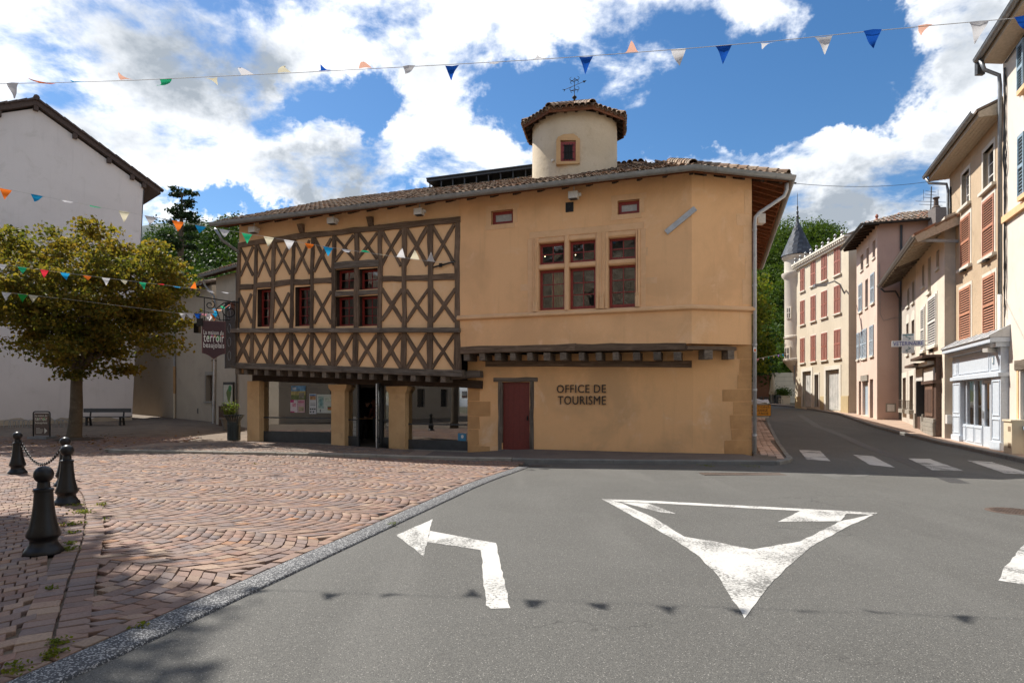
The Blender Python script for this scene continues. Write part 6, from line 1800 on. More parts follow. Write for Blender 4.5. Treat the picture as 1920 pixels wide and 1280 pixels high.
u0, z0 = RDf.px(1440 + 642 / 2.909, 360 + 1200 / 2.909); u1, z1 = RDf.px(1440 + 697 / 2.909, 360 + 1152 / 2.909)
mb = MB(); RDf.box(mb, u0, u1, z0, z1, -.02, .03, 0); RDf.box(mb, u0 + .07, u1 - .07, z0 + .06, z1 - .06, .03, .04, 1); mb.build('wall_hatch', [KERB, WHITEBOX], PINKH)
u, z = RDf.px(1440 + 725 / 2.909, 500); mb = MB(); mb.tube([RDf.P(u, 11.2, .06), RDf.P(u, .6, .06)], .06, 8); mb.build('downpipe', DARK, PINKH)
mb = MB(); c_ = [RDf.P(.12, 9.2, .03), RDf.P(.14, 6.4, .03), RDf.P(.3, 6.0, .03), RDf.P(.9, 6.15, .03), RDf.P(1.3, 6.05, .03)]; mb.tube(c_, .012, 5); mb.build('cable', ZINC, PINKH)
zp = 11.3
ev2 = [RDs.P(-.3, 0, .75).xy, RDs.P(LD + .45, 0, .75).xy, RDf.P(8.0, 0, .45).xy]
# roof
k1 = RDs.P(LD / 2, 12.55, -4.5); k2 = RDf.P(7.5, 12.55, -2.8)
mb = MB(); C0 = RDs.P(LD + .45, zp, .75); C0 = Vector((C0.x, C0.y, zp)); B0 = RDs.P(-.3, zp, .75); F1 = RDf.P(8.0, zp, .42)
mb.add([B0, C0, k1], [(0, 1, 2)]); mb.add([C0, F1, k2, k1], [(0, 1, 2, 3)])
pr = mb.build('roof', TILE_BED, PINKH)
mb = MB()
for (a_, b_, fr2, n_) in ((B0, C0, RDs, .75), (C0, F1, RDf, .42)):
    ia = a_ - Vector((fr2.n.x, fr2.n.y, 0)) * n_; ib = b_ - Vector((fr2.n.x, fr2.n.y, 0)) * n_
    mb.quad(a_ + Vector((0, 0, -.05)), b_ + Vector((0, 0, -.05)), ib + Vector((0, 0, .1)), ia + Vector((0, 0, .1)))
mb.build('soffit', TIMBER_K, PINKH)
for k in range(9):
    u = -.2 + (LD + .4) * k / 8; mb = MB(); mb.bar(RDs.P(u, zp + .02, -.05), RDs.P(u, zp - .08, .7), .1, .12); mb.build('rafter', TIMBER_K, PINKH)
p, q, r_ = B0, C0, F1; gutter_run(PINKH, [(p.x, p.y, zp), (q.x, q.y, zp), (r_.x, r_.y, zp)], r=.085, mat=DARK)
T5 = Tiles(pr, TILE_FAR); d_ = (F1 - C0); d2 = Vector((d_.x, d_.y)); L5 = d2.length; d2.normalize(); n2 = Vector((-d2.y, d2.x)); sl5 = 1.25 / 3.2
T5.face(Vector((C0.x, C0.y)), d2, n2, zp, sl5, L5, 3.2, lambda x, y: (Vector((x, y)) - Vector((C0.x, C0.y))).dot(d2) > (Vector((x, y)) - Vector((C0.x, C0.y))).dot(n2) * .9 - .1, du=.27, dv=.36); T5.under = []; T5.build(0)
mb = MB(); f = k1 + Vector((.3, 0, 0)); mb.lathe([(.22, -.1), (.2, .1), (.1, .16), (.2, .3), (.16, .42), (.05, .5), (.1, .62), (.06, .72), (.001, .78)], tuple(AT(1644, 425, 37.5)), 12); mb.build('roof_finial', flat('terracotta', (.30, .10, .06), .8), PINKH)
# chimney and aerial
c_ = AT(1757, 402, 33.0); mb = MB(); mb.box(c_.x - .28, c_.x + .28, c_.y - .3, c_.y + .3, c_.z - 1.3, c_.z + .3, 0); mb.lathe([(.2, 0), (.2, .08), (.12, .15), (.1, .5), (.16, .55), (.16, .6), (.0001, .6)], (c_.x - .05, c_.y, c_.z + .3), 12, 1); mb.box(c_.x + .15, c_.x + .6, c_.y - .2, c_.y + .2, c_.z - 1.0, c_.z + .12, 0)
mb.build('chimney', [flat('grey_chimney', (.17, .15, .14), .9), RUSTY], PINKH)
c_ = AT(1744, 402, 34.0); mb = MB(); mb.tube([c_ - Vector((0, 0, .6)), AT(1746.5, 350, 34.0)], .03, 5)
for y_, w_a in ((360, .35), (366, .4), (372, .45), (379, .9), (385, .7)):
    c2 = AT(1745.3, y_, 34.0); mb.tube([c2 - Vector((w_a, .1, -.02)), c2 + Vector((w_a, .1, .02))], .012, 4)
for dx in (-.4, .4): c2 = AT(1745.3, 366, 34.0); mb.tube([c2 + Vector((dx, 0, -.3)), c2 + Vector((dx, 0, .3))], .01, 4)
mb.build('aerial', DARK, PINKH)
# ---------------- cream building with red shutters
RE = Fr((22.9, 50.0), (22.2 - 22.9, 40.8 - 50.0)); LE = Vector((.7, 9.2)).length
RED_H = thing('red_shuttered_building', (25, 46, .8), 'cream four storey building with brick red shutters and white cornice', 'house')
cx_ = ((178, 201), (235, 261), (293, 323), (363, 397))
rows_ = (((418, 540), (380, 510), (345, 482), (303, 450)), ((592, 722), (566, 703), (540, 683), (510, 661)), ((797, 931), (782, 923), (768, 916), (750, 906)))
big = [r6(RE, 190, 236, 977, 1172), r6(RE, 255, 277, 995, 1172), r6(RE, 316, 389, 968, 1190)]
mb = MB(); RE.wall(mb, 0, LE, .5, 12.35, big, 0, .25); mb.build('street_wall', CREAM_E, RED_H)
mb = MB(); mb.quad(RE.P(LE, .5, -9), RE.P(LE, .5, 0), RE.P(LE, 12.35, 0), RE.P(LE, 12.35, -9)); mb.quad(RE.P(0, .5, 0), RE.P(0, .5, -9), RE.P(0, 12.35, -9), RE.P(0, 12.35, 0)); mb.quad(RE.P(0, .5, -9), RE.P(LE, .5, -9), RE.P(LE, 12.35, -9), RE.P(0, 12.35, -9)); mb.build('side_wall', CREAM_E, RED_H)
for r_ in range(3):
    for c in range(4):
        h = r6(RE, cx_[c][0], cx_[c][1], rows_[r_][c][0], rows_[r_][c][1]); m = (h[0] + h[1]) / 2
        trim(RE, RED_H, h[0], h[1], h[2], h[3], .09, 0, WSTONE, th=.012)
        shutter(RE, RED_H, h[0], m - .012, h[2], h[3], .014, SHUT_R); shutter(RE, RED_H, m + .012, h[1], h[2], h[3], .014, SHUT_R)
for i, h in enumerate(big):
    trim(RE, RED_H, h[0], h[1], h[2], h[3], .28 if i != 1 else .14, 0, WSTONE, th=.03, sill=False)
    n_ = (4, 2, 6)[i]
    for k in range(n_):
        a = h[0] + (h[1] - h[0]) * k / n_; b = h[0] + (h[1] - h[0]) * (k + 1) / n_
        mb = MB(); RE.box(mb, a + .015, b - .015, h[2] + .03, h[3] - .02, -.24, -.18); mb.build('door_board', GREYDOOR if i != 1 else BROWN, RED_H)
    mb = MB(); RE.box(mb, h[0], h[1], h[2], h[3], -.26, -.245); mb.build('door_backing', BLACKIN, RED_H)
ed = sorted([0, LE] + [x for h in big for x in (h[0] - .28, h[1] + .28)])
for a, b in zip(ed[::2], ed[1::2]):
    if b - a > .1:
        mb = MB(); RE.box(mb, a, b, .6, RE.px(1580, 742)[1], -.02, .035); mb.build('plinth', PLINTH_E, RED_H)
mb = MB(); RE.box(mb, -.1, LE + .02, 12.05, 12.2, -.2, .16); RE.box(mb, -.1, LE + .1, 12.36, 12.5, -.3, .34); RE.box(mb, -.1, LE + .05, 12.2, 12.36, -.3, .12); mb.build('cornice', WSTONE, RED_H)
for k in range(30):
    u = LE * (k + .5) / 30; mb = MB(); RE.box(mb, u - .07, u + .07, 12.21, 12.355, .12, .30); mb.build('dentil', WSTONE, RED_H)
for k in range(9):
    u = LE * (k + .5) / 9; mb = MB(); mb.lathe([(.09, 0), (.12, .08), (.05, .2), (.12, .36), (.001, .48)], tuple(RE.P(u, 12.5, .2)), 8); mb.build('cornice_finial', ZINC, RED_H)
mb = MB(); mb.hexa([RE.P(-.1, 12.5, .3), RE.P(LE + .1, 12.5, .3), RE.P(LE + .1, 12.5, -9), RE.P(-.1, 12.5, -9), RE.P(.5, 13.4, -2), RE.P(LE, 13.4, -2), RE.P(LE, 13.4, -7), RE.P(.5, 13.4, -7)]); mb.build('roof', TILE_FAR, RED_H)
p = RE.P(LE - .6, RE.px(1586, 535)[1], 0); q = AT(1545, 534, 39.6)
mb = MB(); mb.tube([p + Vector((0, 0, -.5)), p + Vector((-.3, 0, .1)), (p + q) / 2 + Vector((0, 0, .28)), q], .05, 6); mb.obox(q + Vector((-.25, 0, -.02)), (.4, 0, .03), (0, .14, 0), (0, 0, .09))
mb.build('street_lamp', ZINC, None, label='grey street lamp on a curved arm fixed to the red shuttered building', cat='street lamp')
# corner turret with slate cone
tcx, tcy = 23.35, 50.6; tr_ = .98
mb = MB(); mb.lathe([(.05, 3.0), (.3, 3.15), (.36, 3.5), (.30, 3.8), (.55, 4.1), (.95, 4.6), (1.12, 4.8), (1.12, 4.95), (tr_, 5.0), (tr_, 6.6), (tr_ + .06, 6.65), (tr_ + .06, 6.8), (tr_, 6.85), (tr_, 11.4), (tr_ + .05, 11.5), (tr_ + .22, 11.75), (tr_ + .22, 11.95), (tr_ + .02, 12.0), (tr_ + .02, 12.95), (tr_ + .2, 13.2), (tr_ + .2, 13.35)], (tcx, tcy, 0), 32)
TW2 = thing('corner_turret', (tcx, tcy, 3.0), 'slim white round turret with a blue black slate cone at the far street end', 'turret')
mb.build('shaft', plaster('pale_turret_stone', (.62, .57, .49), (.56, .51, .44), (.46, .42, .37), s1=.8, s2=3), TW2, angle=35)
SLATE = varied('blue_slate', [(0, (.045, .055, .075)), (.3, (.035, .042, .058)), (.6, (.055, .066, .088)), (.85, (.03, .036, .05))], rough=.62, fine=10, bstr=.2, spec=.3)
mb = MB()
nl = 16
for i in range(nl):
    z0_, z1_ = 13.36 + 3.0 * i / nl, 13.36 + 3.0 * (i + 1) / nl; r0_, r1_ = 1.24 * (1 - i / nl) + .015, 1.24 * (1 - (i + 1) / nl) + .015
    n_ = max(8, int(22 * (1 - i / nl)))
    for k in range(n_):
        t0_, t1_ = 2 * math.pi * (k + .5 * (i % 2)) / n_, 2 * math.pi * (k + 1 + .5 * (i % 2)) / n_ - .008; e = .012
        mb.quad((tcx + (r0_ + e) * math.cos(t0_), tcy + (r0_ + e) * math.sin(t0_), z0_), (tcx + (r0_ + e) * math.cos(t1_), tcy + (r0_ + e) * math.sin(t1_), z0_), (tcx + r1_ * math.cos(t1_), tcy + r1_ * math.sin(t1_), z1_ + .03), (tcx + r1_ * math.cos(t0_), tcy + r1_ * math.sin(t0_), z1_ + .03))
cone = mb.build('slate_cone', SLATE, TW2)
mb = MB(); mb.lathe([(1.26, 13.32), (1.2, 13.36), (.0, 16.33)], (tcx, tcy, 0), 24); mb.build('cone_base', SLATE, cone)
mb = MB(); mb.lathe([(.12, 16.1), (.08, 16.5), (.13, 16.6), (.06, 16.75), (.1, 17.0), (.04, 17.1), (.07, 17.4), (.025, 17.5), (.02, 18.4), (.001, 18.6)], (tcx, tcy, 0), 10); mb.build('spire', DARK, cone)
F2 = Fr((tcx - .93, tcy - .62), (.6, -.95))
for (x, y, w, h) in ((1487.5, 587, .13, .38), (1482, 664, .19, .50)):
    z = CAMZ + (HZ - y) / F * 50.4; d = Vector((AT(x, y, 50.4).x - tcx, 50.4 - tcy)).normalized(); fr = Fr(tuple((Vector((tcx, tcy)) + d * (tr_ + .0)).xy), (-d.y, d.x))
    mb = MB(); fr.box(mb, -w - .1, w + .1, z - h - .1, z + h + .1, -.15, .05, 0); fr.box(mb, -w, w, z - h, z + h, -.1, .06, 1); fr.box(mb, -.04, .04, z - h, z + h, .06, .075, 0); fr.box(mb, -w, w, z - .04, z + .04, .06, .074, 0); mb.build('window', [WSTONE, DARKWIN], TW2)
mb = MB(); q = AT(1489, 498, 50.2); mb.tube([q, AT(1489.5, 720, 50.0)], .05, 6); mb.build('downpipe', ZINC, RED_H)

# ---------------- unseen house added behind the main house so that its shade covers the street
RH = thing('unseen_adjoining_house', (9, 40, .5), 'plain ochre house added unseen behind the corner house to shade the street', 'house')
q0, q1 = E.P(13.75, 0, -.25), E.P(37.0, 0, -.6); e_ = Fr(tuple(q0.xy), tuple((q1 - q0).xy)); Lr = (q1.xy - q0.xy).length
mb = MB(); e_.wall(mb, 0, Lr, -.2, 9.4); e_.wall(mb, 0, Lr, -.2, 9.4, n=-8); mb.quad(e_.P(Lr, -.2, 0), e_.P(Lr, -.2, -8), e_.P(Lr, 9.4, -8), e_.P(Lr, 9.4, 0)); mb.quad(e_.P(0, -.2, 0), e_.P(0, -.2, -8), e_.P(0, 9.4, -8), e_.P(0, 9.4, 0)); mb.build('wall', OCHRE, RH)
mb = MB(); mb.prism([e_.P(0, 9.4, .02), e_.P(0, 9.4, -8.1), e_.P(0, 10.6, -4)], e_.P(Lr, 0, 0) - e_.P(0, 0, 0)); mb.build('roof', TILE_FAR, RH)
for k in range(5):
    for z in (1.9, 5.2):
        u = 2.0 + k * 4.4; mb = MB(); e_.box(mb, u, u + 1.0, z, z + 1.6, -.05, .012, 0); e_.box(mb, u - .12, u, z - .05, z + 1.7, -.05, .03, 1); e_.box(mb, u + 1.0, u + 1.12, z - .05, z + 1.7, -.05, .03, 1); e_.box(mb, u + .47, u + .53, z, z + 1.6, .012, .025, 1); mb.build('window', [DARKWIN, WSTONE], RH)
# ------------------------------------------------------------------ left side of the square: white gable house and low grey houses
WHITE_L = plaster('white_gable_plaster', (.64, .615, .615), (.585, .56, .56), (.52, .50, .485), s1=.25, s2=1.0, bstr=.3, bscale=14, rain=.2)
DIRT_L = plaster('stained_plaster', (.40, .35, .28), (.33, .28, .21), (.50, .46, .41), s1=.7, s2=2.5, bstr=.3, bscale=25)
GREY_L = plaster('grey_beige_plaster', (.44, .375, .295), (.39, .33, .26), (.34, .29, .23), s1=.4, s2=1.4, bstr=.25, bscale=28, rain=.15)
GREY_L2 = plaster('pale_grey_plaster', (.52, .45, .36), (.46, .39, .31), (.40, .345, .28), s1=.5, s2=1.5, bstr=.25, bscale=28, rain=.15)
DKTILE = flat('dark_brown_verge', (.062, .042, .036), .8, var=.25)
LP = Vector((-21.4, 36.0)); LD_ = Vector((-.67, -.74)).normalized()
GL = Fr(tuple((LP + LD_ * 10.2).xy), tuple(-LD_))          # u runs left to right, 0 .. 10.2
WHITEH = thing('white_gable_house', (LP.x - 3, LP.y - 1, .4), 'tall windowless white gable house with dark brown verge beyond the tree', 'house')
ze_, zr_ = 14.05, 16.8
lean = .66
mb = MB()
nU, nZ = 16, 14
def topz(u): return ze_ + (zr_ - ze_) * (1 - abs(u - 5.1) / 5.1)
for i in range(nU):
    for j in range(nZ):
        q = []
        for (a, b) in ((i, j), (i + 1, j), (i + 1, j + 1), (i, j + 1)):
            u = 10.2 * a / nU; t = b / nZ; z = -.2 + (topz(u) + .2) * t
            q.append(GL.P(u - lean * (1 - z / 15.3) * (u / 10.2), z, 0))
        mb.quad(*q)
c0_ = GL.P(10.2, ze_, 0); c1_ = GL.P(10.2 - lean, -.2, 0); bk_ = Vector((-GL.n.x, -GL.n.y, 0)) * 12
mb.quad(c1_, c1_ + bk_, c0_ + bk_, c0_)
mb.quad(GL.P(0, -.2, -12), GL.P(10.2 - lean, -.2, -12), GL.P(10.2, ze_, -12), GL.P(0, ze_, -12)); mb.quad(GL.P(0, -.2, 0), GL.P(0, -.2, -12), GL.P(0, ze_, -12), GL.P(0, ze_, 0))
mb.build('wall', WHITE_L, WHITEH)
# stained foot of the wall: an uneven band of damp render
mb = MB(); pts = []
nb_ = 34
zt_ = [.35 + .45 * abs(math.sin(i * .7)) * random.random() + .15 * random.random() for i in range(nb_ + 1)]
def ft(u, z, n=.012): return GL.P(u - lean * (1 - z / 15.3) * (u / 10.2), z, n)
for i in range(nb_):
    u0_, u1_ = (10.2) * i / nb_, 10.2 * (i + 1) / nb_; gz = .25
    mb.quad(ft(u0_, -.1), ft(u1_, -.1), ft(u1_, gz + zt_[i + 1] * .6 + .05), ft(u0_, gz + zt_[i] * .6 + .05))
mb.build('stained_render', DIRT_L, WHITEH)
mb = MB()
for sgn in (1, -1):
    a = GL.P(5.1, zr_ + .1, .25); b = GL.P(5.1 + sgn * 5.9, zr_ + .1 - (zr_ - ze_) / 5.1 * 5.9, .25); d = Vector((-GL.n.x, -GL.n.y, 0)) * 12.6
    up = Vector((0, 0, .30))
    mb.hexa([a, b, b + d, a + d, a + up, b + up, b + d + up, a + d + up])
rf = mb.build('roof', DKTILE, WHITEH)
for sgn in (1, -1):
    for k in range(15):
        t0_, t1_ = k / 15, (k + 1) / 15
        f_ = lambda t: GL.P(5.1 + sgn * 5.95 * t, zr_ + .42 - (zr_ - ze_) / 5.1 * 5.95 * t, .30)
        mb = MB(); a, b = f_(t0_), f_(t1_ + .015); mb.obox((a + b) / 2 + Vector((-GL.n.x, -GL.n.y, 0)) * .12 + Vector((0, 0, .012 * (k % 2))), (b - a) / 2 + Vector((0, 0, -.02)), Vector((-GL.n.x, -GL.n.y, 0)) * .16, (0, 0, .05)); mb.build('verge_tile', DKTILE, rf)
mb = MB(); mb.tube([GL.P(5.1, zr_ + .46, .34), GL.P(5.1, zr_ + .46, -12)], .14, 8); mb.build('ridge', DKTILE, rf)
for u in (.4, 2.1, 3.6, 5.1, 6.8, 8.4, 9.55, 10.15):
    z = topz(u) - .05; mb = MB(); GL.box(mb, u - .10, u + .10, z - .12, z + .14, -.1, .22); mb.build('purlin_end', DKTILE, WHITEH)
# low grey houses
G1 = Fr((-21.8, 38.5), (-16.6 + 21.8, 34.2 - 38.5)); L1 = Vector((5.2, 4.3)).length
LOW1 = thing('low_grey_house', (-19.5, 37, .4), 'low grey beige house with a dark window and tan patched downpipe', 'house')
w1 = rect(G1, 386, 400, 703, 752)
mb = MB(); G1.wall(mb, -6, L1, -.1, 7.95, [w1], 0, .3); mb.quad(G1.P(L1, -.1, -6), G1.P(L1, -.1, 0), G1.P(L1, 7.95, 0), G1.P(L1, 9.5, -6)); mb.quad(G1.P(-6, -.1, -6), G1.P(L1, -.1, -6), G1.P(L1, 9.5, -6), G1.P(-6, 9.5, -6)); mb.build('wall', GREY_L, LOW1)
window(G1, LOW1, w1[0] + .1, w1[1], w1[2], w1[3], -.2, 2, 3, mat=BROWN, gl=DARKWIN)
mb = MB(); G1.box(mb, w1[0] - .12, w1[1] + .06, w1[3], w1[3] + .2, -.1, .012); G1.box(mb, w1[0] - .12, w1[0] - .001, w1[2], w1[3], -.1, .01); mb.build('window_surround', KERB, LOW1)
mb = MB(); G1.box(mb, w1[0] - .15, w1[1] + .08, w1[2] - .1, w1[2] - .002, -.1, .08); mb.build('window_sill', KERB, LOW1)
def tiled(house, fr, u0, u1, z, sl, D, n0, seed=0):
    mb = MB(); mb.hexa([fr.P(u0, z, n0), fr.P(u1, z, n0), fr.P(u1, z + sl * D, n0 - D), fr.P(u0, z + sl * D, n0 - D), fr.P(u0, z + .07, n0), fr.P(u1, z + .07, n0), fr.P(u1, z + sl * D + .07, n0 - D), fr.P(u0, z + sl * D + .07, n0 - D)])
    r = mb.build('roof', TILE_BED, house); t = Tiles(r, TILE_FAR); q = fr.P(u0, 0, n0); t.face(Vector((q.x, q.y)), fr.u, -fr.n, z + .03, sl, u1 - u0, D, lambda x, y: True, du=.23, dv=.34); t.under = []; t.build(0)
    p, q = fr.P(u0 - .05, 0, n0), fr.P(u1 + .05, 0, n0); gutter_run(house, [(p.x, p.y, z - .02), (q.x, q.y, z - .02)], r=.085)
    for k in range(int((u1 - u0) / .6)):
        u = u0 + .3 + k * .6; mb = MB(); mb.bar(fr.P(u, z - .04, n0 - .05), fr.P(u, z - .04 + sl * .6, n0 - .65), .09, .1); mb.build('rafter', TIMBER_K, house)
tiled(LOW1, G1, -6, L1 + .0, 7.95, .33, 4.6, .55)
u = G1.px(327, 740, .1)[0]; mb = MB(); mb.tube([G1.P(u + .25, 7.9, .5), G1.P(u + .2, 7.6, .35), G1.P(u, 7.3, .1), G1.P(u, 3.6, .1)], .055, 8); mb.build('downpipe', ZINC, LOW1)
mb = MB(); mb.tube([G1.P(u, 3.62, .1), G1.P(u, 2.0, .1)], .07, 8); mb.build('downpipe', flat('tan_pipe', (.36, .21, .09), .7), LOW1)
mb = MB(); mb.tube([G1.P(u, 2.02, .1), G1.P(u, .4, .1)], .065, 8); mb.build('downpipe', flat('cream_pipe', (.50, .42, .30), .7), LOW1)
u, z = G1.px(371, 770); mb = MB(); G1.box(mb, u - .09, u + .09, z - .16, z + .16, -.05, .012, 0); G1.box(mb, u - .06, u + .06, z - .13, z + .13, .012, .016, 1); mb.build('wall_vent', [KERB, DARK], LOW1)
G2_ = Fr((-15.45, 32.3), (-11.0 + 15.45, 28.6 - 32.3)); L2 = Vector((4.45, 3.7)).length
LOW2 = thing('low_grey_house', (-13, 30.5, .35), 'pale grey house with tiled eave just behind the hanging shop sign', 'house')
mb = MB(); G2_.wall(mb, 0, L2, -.1, 8.0); mb.quad(G2_.P(0, -.1, 0), G2_.P(0, -.1, -6), G2_.P(0, 9.6, -6), G2_.P(0, 8.0, 0)); mb.quad(G2_.P(0, -.1, -6), G2_.P(L2, -.1, -6), G2_.P(L2, 9.6, -6), G2_.P(0, 9.6, -6)); mb.build('wall', GREY_L2, LOW2)
tiled(LOW2, G2_, -.55, L2, 8.02, .33, 4.0, .55)
mb = MB(); mb.tube([G2_.P(-.4, 7.95, .5), G2_.P(-.4, 7.6, .4), G2_.P(.0, 7.0, .1), G2_.P(.12, 6.6, .09), G2_.P(.02, 3.9, .09)], .055, 8); mb.build('downpipe', ZINC, LOW2)
mb = MB(); mb.tube([G2_.P(.02, 3.9, .09), G2_.P(-.12, .4, .09)], .06, 8); mb.build('downpipe', ZINC_L, LOW2)
p = G2_.px(444, 690, .06)[0]; mb = MB(); mb.tube([G2_.P(p, 7.9, .07), G2_.P(p, .5, .07)], .045, 6); mb.build('downpipe', DARK, LOW2)

# stone house behind the camera, seen only as a reflection in the glass
STONE_W = plaster('rubble_stone_wall', (.40, .34, .26), (.30, .25, .19), (.50, .43, .33), s1=2.0, s2=4.0, bstr=1.0, bscale=7)
SB = thing('stone_house', (-2, -12, 0), 'rubble stone house with a red door across the road, seen mirrored in the shop window', 'house')
BF = Fr((12, -9.0), (-1, -.05))
mb = MB(); dh = (9.2, 10.5, 0, 2.6); wh = [(4, 5.2, 1.2, 3.0), (14, 15.2, 1.2, 3.0), (4, 5.1, 5.2, 7.0), (9.3, 10.4, 5.2, 7.0), (14, 15.1, 5.2, 7.0), (19, 20.1, 5.2, 7.0), (24, 25.1, 1.2, 3.0), (24, 25.1, 5.2, 7.0), (30, 31.1, 5.2, 7.0), (4, 5.1, 9, 10.8), (14, 15.1, 9, 10.8), (19, 20.1, 9, 10.8), (26, 27.1, 9, 10.8)]
BF.wall(mb, -4, 36, -.2, 15.0, [dh] + wh, 0, .3); mb.build('wall', STONE_W, SB)
mb = MB(); BF.box(mb, dh[0], dh[1], dh[2], dh[3], -.3, -.22); mb.build('door', RED, SB)
for h in wh: 
    mb = MB(); BF.box(mb, *h, -.3, -.25); mb.build('window', DARKWIN, SB)
rs = random.Random(3); u = -4.0
mb = MB()
for r_ in range(43):
    u = -4 + rs.random() * .3
    while u < 35.6:
        w = rs.uniform(.25, .7)
        zc_ = r_ * .34
        if not any(h[0] - .05 < u + w and u < h[1] + .05 and h[2] < zc_ + .3 and zc_ < h[3] for h in [dh] + wh): BF.box(mb, u, u + w - .03, zc_ + .02, zc_ + .31, -.05, rs.uniform(.015, .05))
        u += w
mb.build('rubble_stones', varied('rubble_stone', [(0, (.42, .36, .27)), (.3, (.33, .27, .20)), (.6, (.50, .43, .34)), (.85, (.28, .24, .20))], fine=12, bstr=.6), SB, kind='stuff')
mb = MB(); mb.hexa([BF.P(-4.3, 15, .6), BF.P(36, 15, .6), BF.P(36, 17, -6), BF.P(-4.3, 17, -6), BF.P(-4.3, 15.12, .6), BF.P(36, 15.12, .6), BF.P(36, 17.12, -6), BF.P(-4.3, 17.12, -6)]); mb.build('roof', TILE_FAR, SB)

LB2 = thing('added_side_house', (-27, 3, 0), 'grey beige house added beside the square out of view, mirrored in the timbered front', 'house')  # added out of view so the timbered front mirrors a house, not sky
SFr = Fr((-25.5, 13), (-.10, -1)); SFr.n = -SFr.n
mb = MB(); wv = [(k * 3.2 + 1.2, k * 3.2 + 2.2, z, z + 1.6) for k in range(6) for z in (1.0, 4.2, 7.2)]
SFr.wall(mb, 0, 20, -.2, 10.5, wv, 0, .25); SFr.wall(mb, 0, 20, -.2, 10.5, (), -9); mb.quad(SFr.P(0, -.2, 0), SFr.P(0, -.2, -9), SFr.P(0, 10.5, -9), SFr.P(0, 10.5, 0)); mb.build('wall', GREY_L2, LB2)
for h in wv:
    mb = MB(); SFr.box(mb, *h, -.24, -.2); mb.build('window', DARKWIN, LB2)
mb = MB(); mb.prism([SFr.P(0, 10.5, .4), SFr.P(0, 10.5, -9.2), SFr.P(0, 12.6, -4.4)], SFr.P(20, 0, 0) - SFr.P(0, 0, 0)); mb.build('roof', TILE_FAR, LB2)
# ------------------------------------------------------------------ trees, wood, hills
def leaf_cloud(P, size, rng, up=.25, fold=.35, aspect=.75, jit=.35):
    """one folded leaf (two triangles pairs as quads) per point; returns V, Q"""
    n = len(P); s = size * rng.uniform(1 - jit, 1 + jit, n)
    nrm = rng.normal(size=(n, 3)); nrm[:, 2] += up * 3; nrm /= np.linalg.norm(nrm, axis=1)[:, None]
    a = rng.normal(size=(n, 3)); a -= nrm * (a * nrm).sum(1)[:, None]; a /= np.linalg.norm(a, axis=1)[:, None]
    b = np.cross(nrm, a)
    s = s[:, None]
    p0 = P - a * s * .5; p2 = P + a * s * .5
    l = P + b * s * .5 * aspect + nrm * s * fold * .3 + a * s * .05; r = P - b * s * .5 * aspect + nrm * s * fold * .3 + a * s * .05
    V = np.stack([p0, r, p2, l], 1).reshape(-1, 3)
    Q = np.arange(4 * n).reshape(-1, 4)
    return V, Q
def limb(mb, a, b, r0, r1, n=5, wob=.12, seg=7):
    a, b = Vector(a), Vector(b); L = (b - a).length; pts = []
    for i in range(n + 1):
        t = i / n; o = Vector((random.uniform(-1, 1), random.uniform(-1, 1), random.uniform(-.5, .5))) * wob * L * .3 * math.sin(math.pi * t); pts.append(a + (b - a) * t + o)
    mb.tube(pts, [r0 + (r1 - r0) * i / n for i in range(n + 1)], seg); return pts
BARK = plaster('grey_brown_bark', (.105, .085, .062), (.075, .06, .044), (.16, .14, .10), s1=3, s2=7, bstr=.9, bscale=16)
LEAF_A = leafmat('autumn_leaves', [(.056, .074, .022), (.086, .096, .025), (.130, .115, .029), (.190, .138, .031), (.135, .080, .028)], trans=.55)
LEAF_G = leafmat('green_leaves', [(.030, .060, .014), (.045, .085, .018), (.065, .105, .022), (.085, .115, .024)], trans=.35)
LEAF_D = leafmat('dark_wood_leaves', [(.016, .036, .010), (.026, .055, .013), (.040, .075, .016), (.060, .085, .018)], trans=.25)
LEAF_Y = leafmat('yellow_green_leaves', [(.06, .09, .016), (.10, .13, .02), (.15, .16, .024), (.20, .17, .028)], trans=.45)
NEEDLE = leafmat('pine_needles', [(.014, .028, .014), (.022, .042, .018), (.034, .055, .022)], trans=.15)
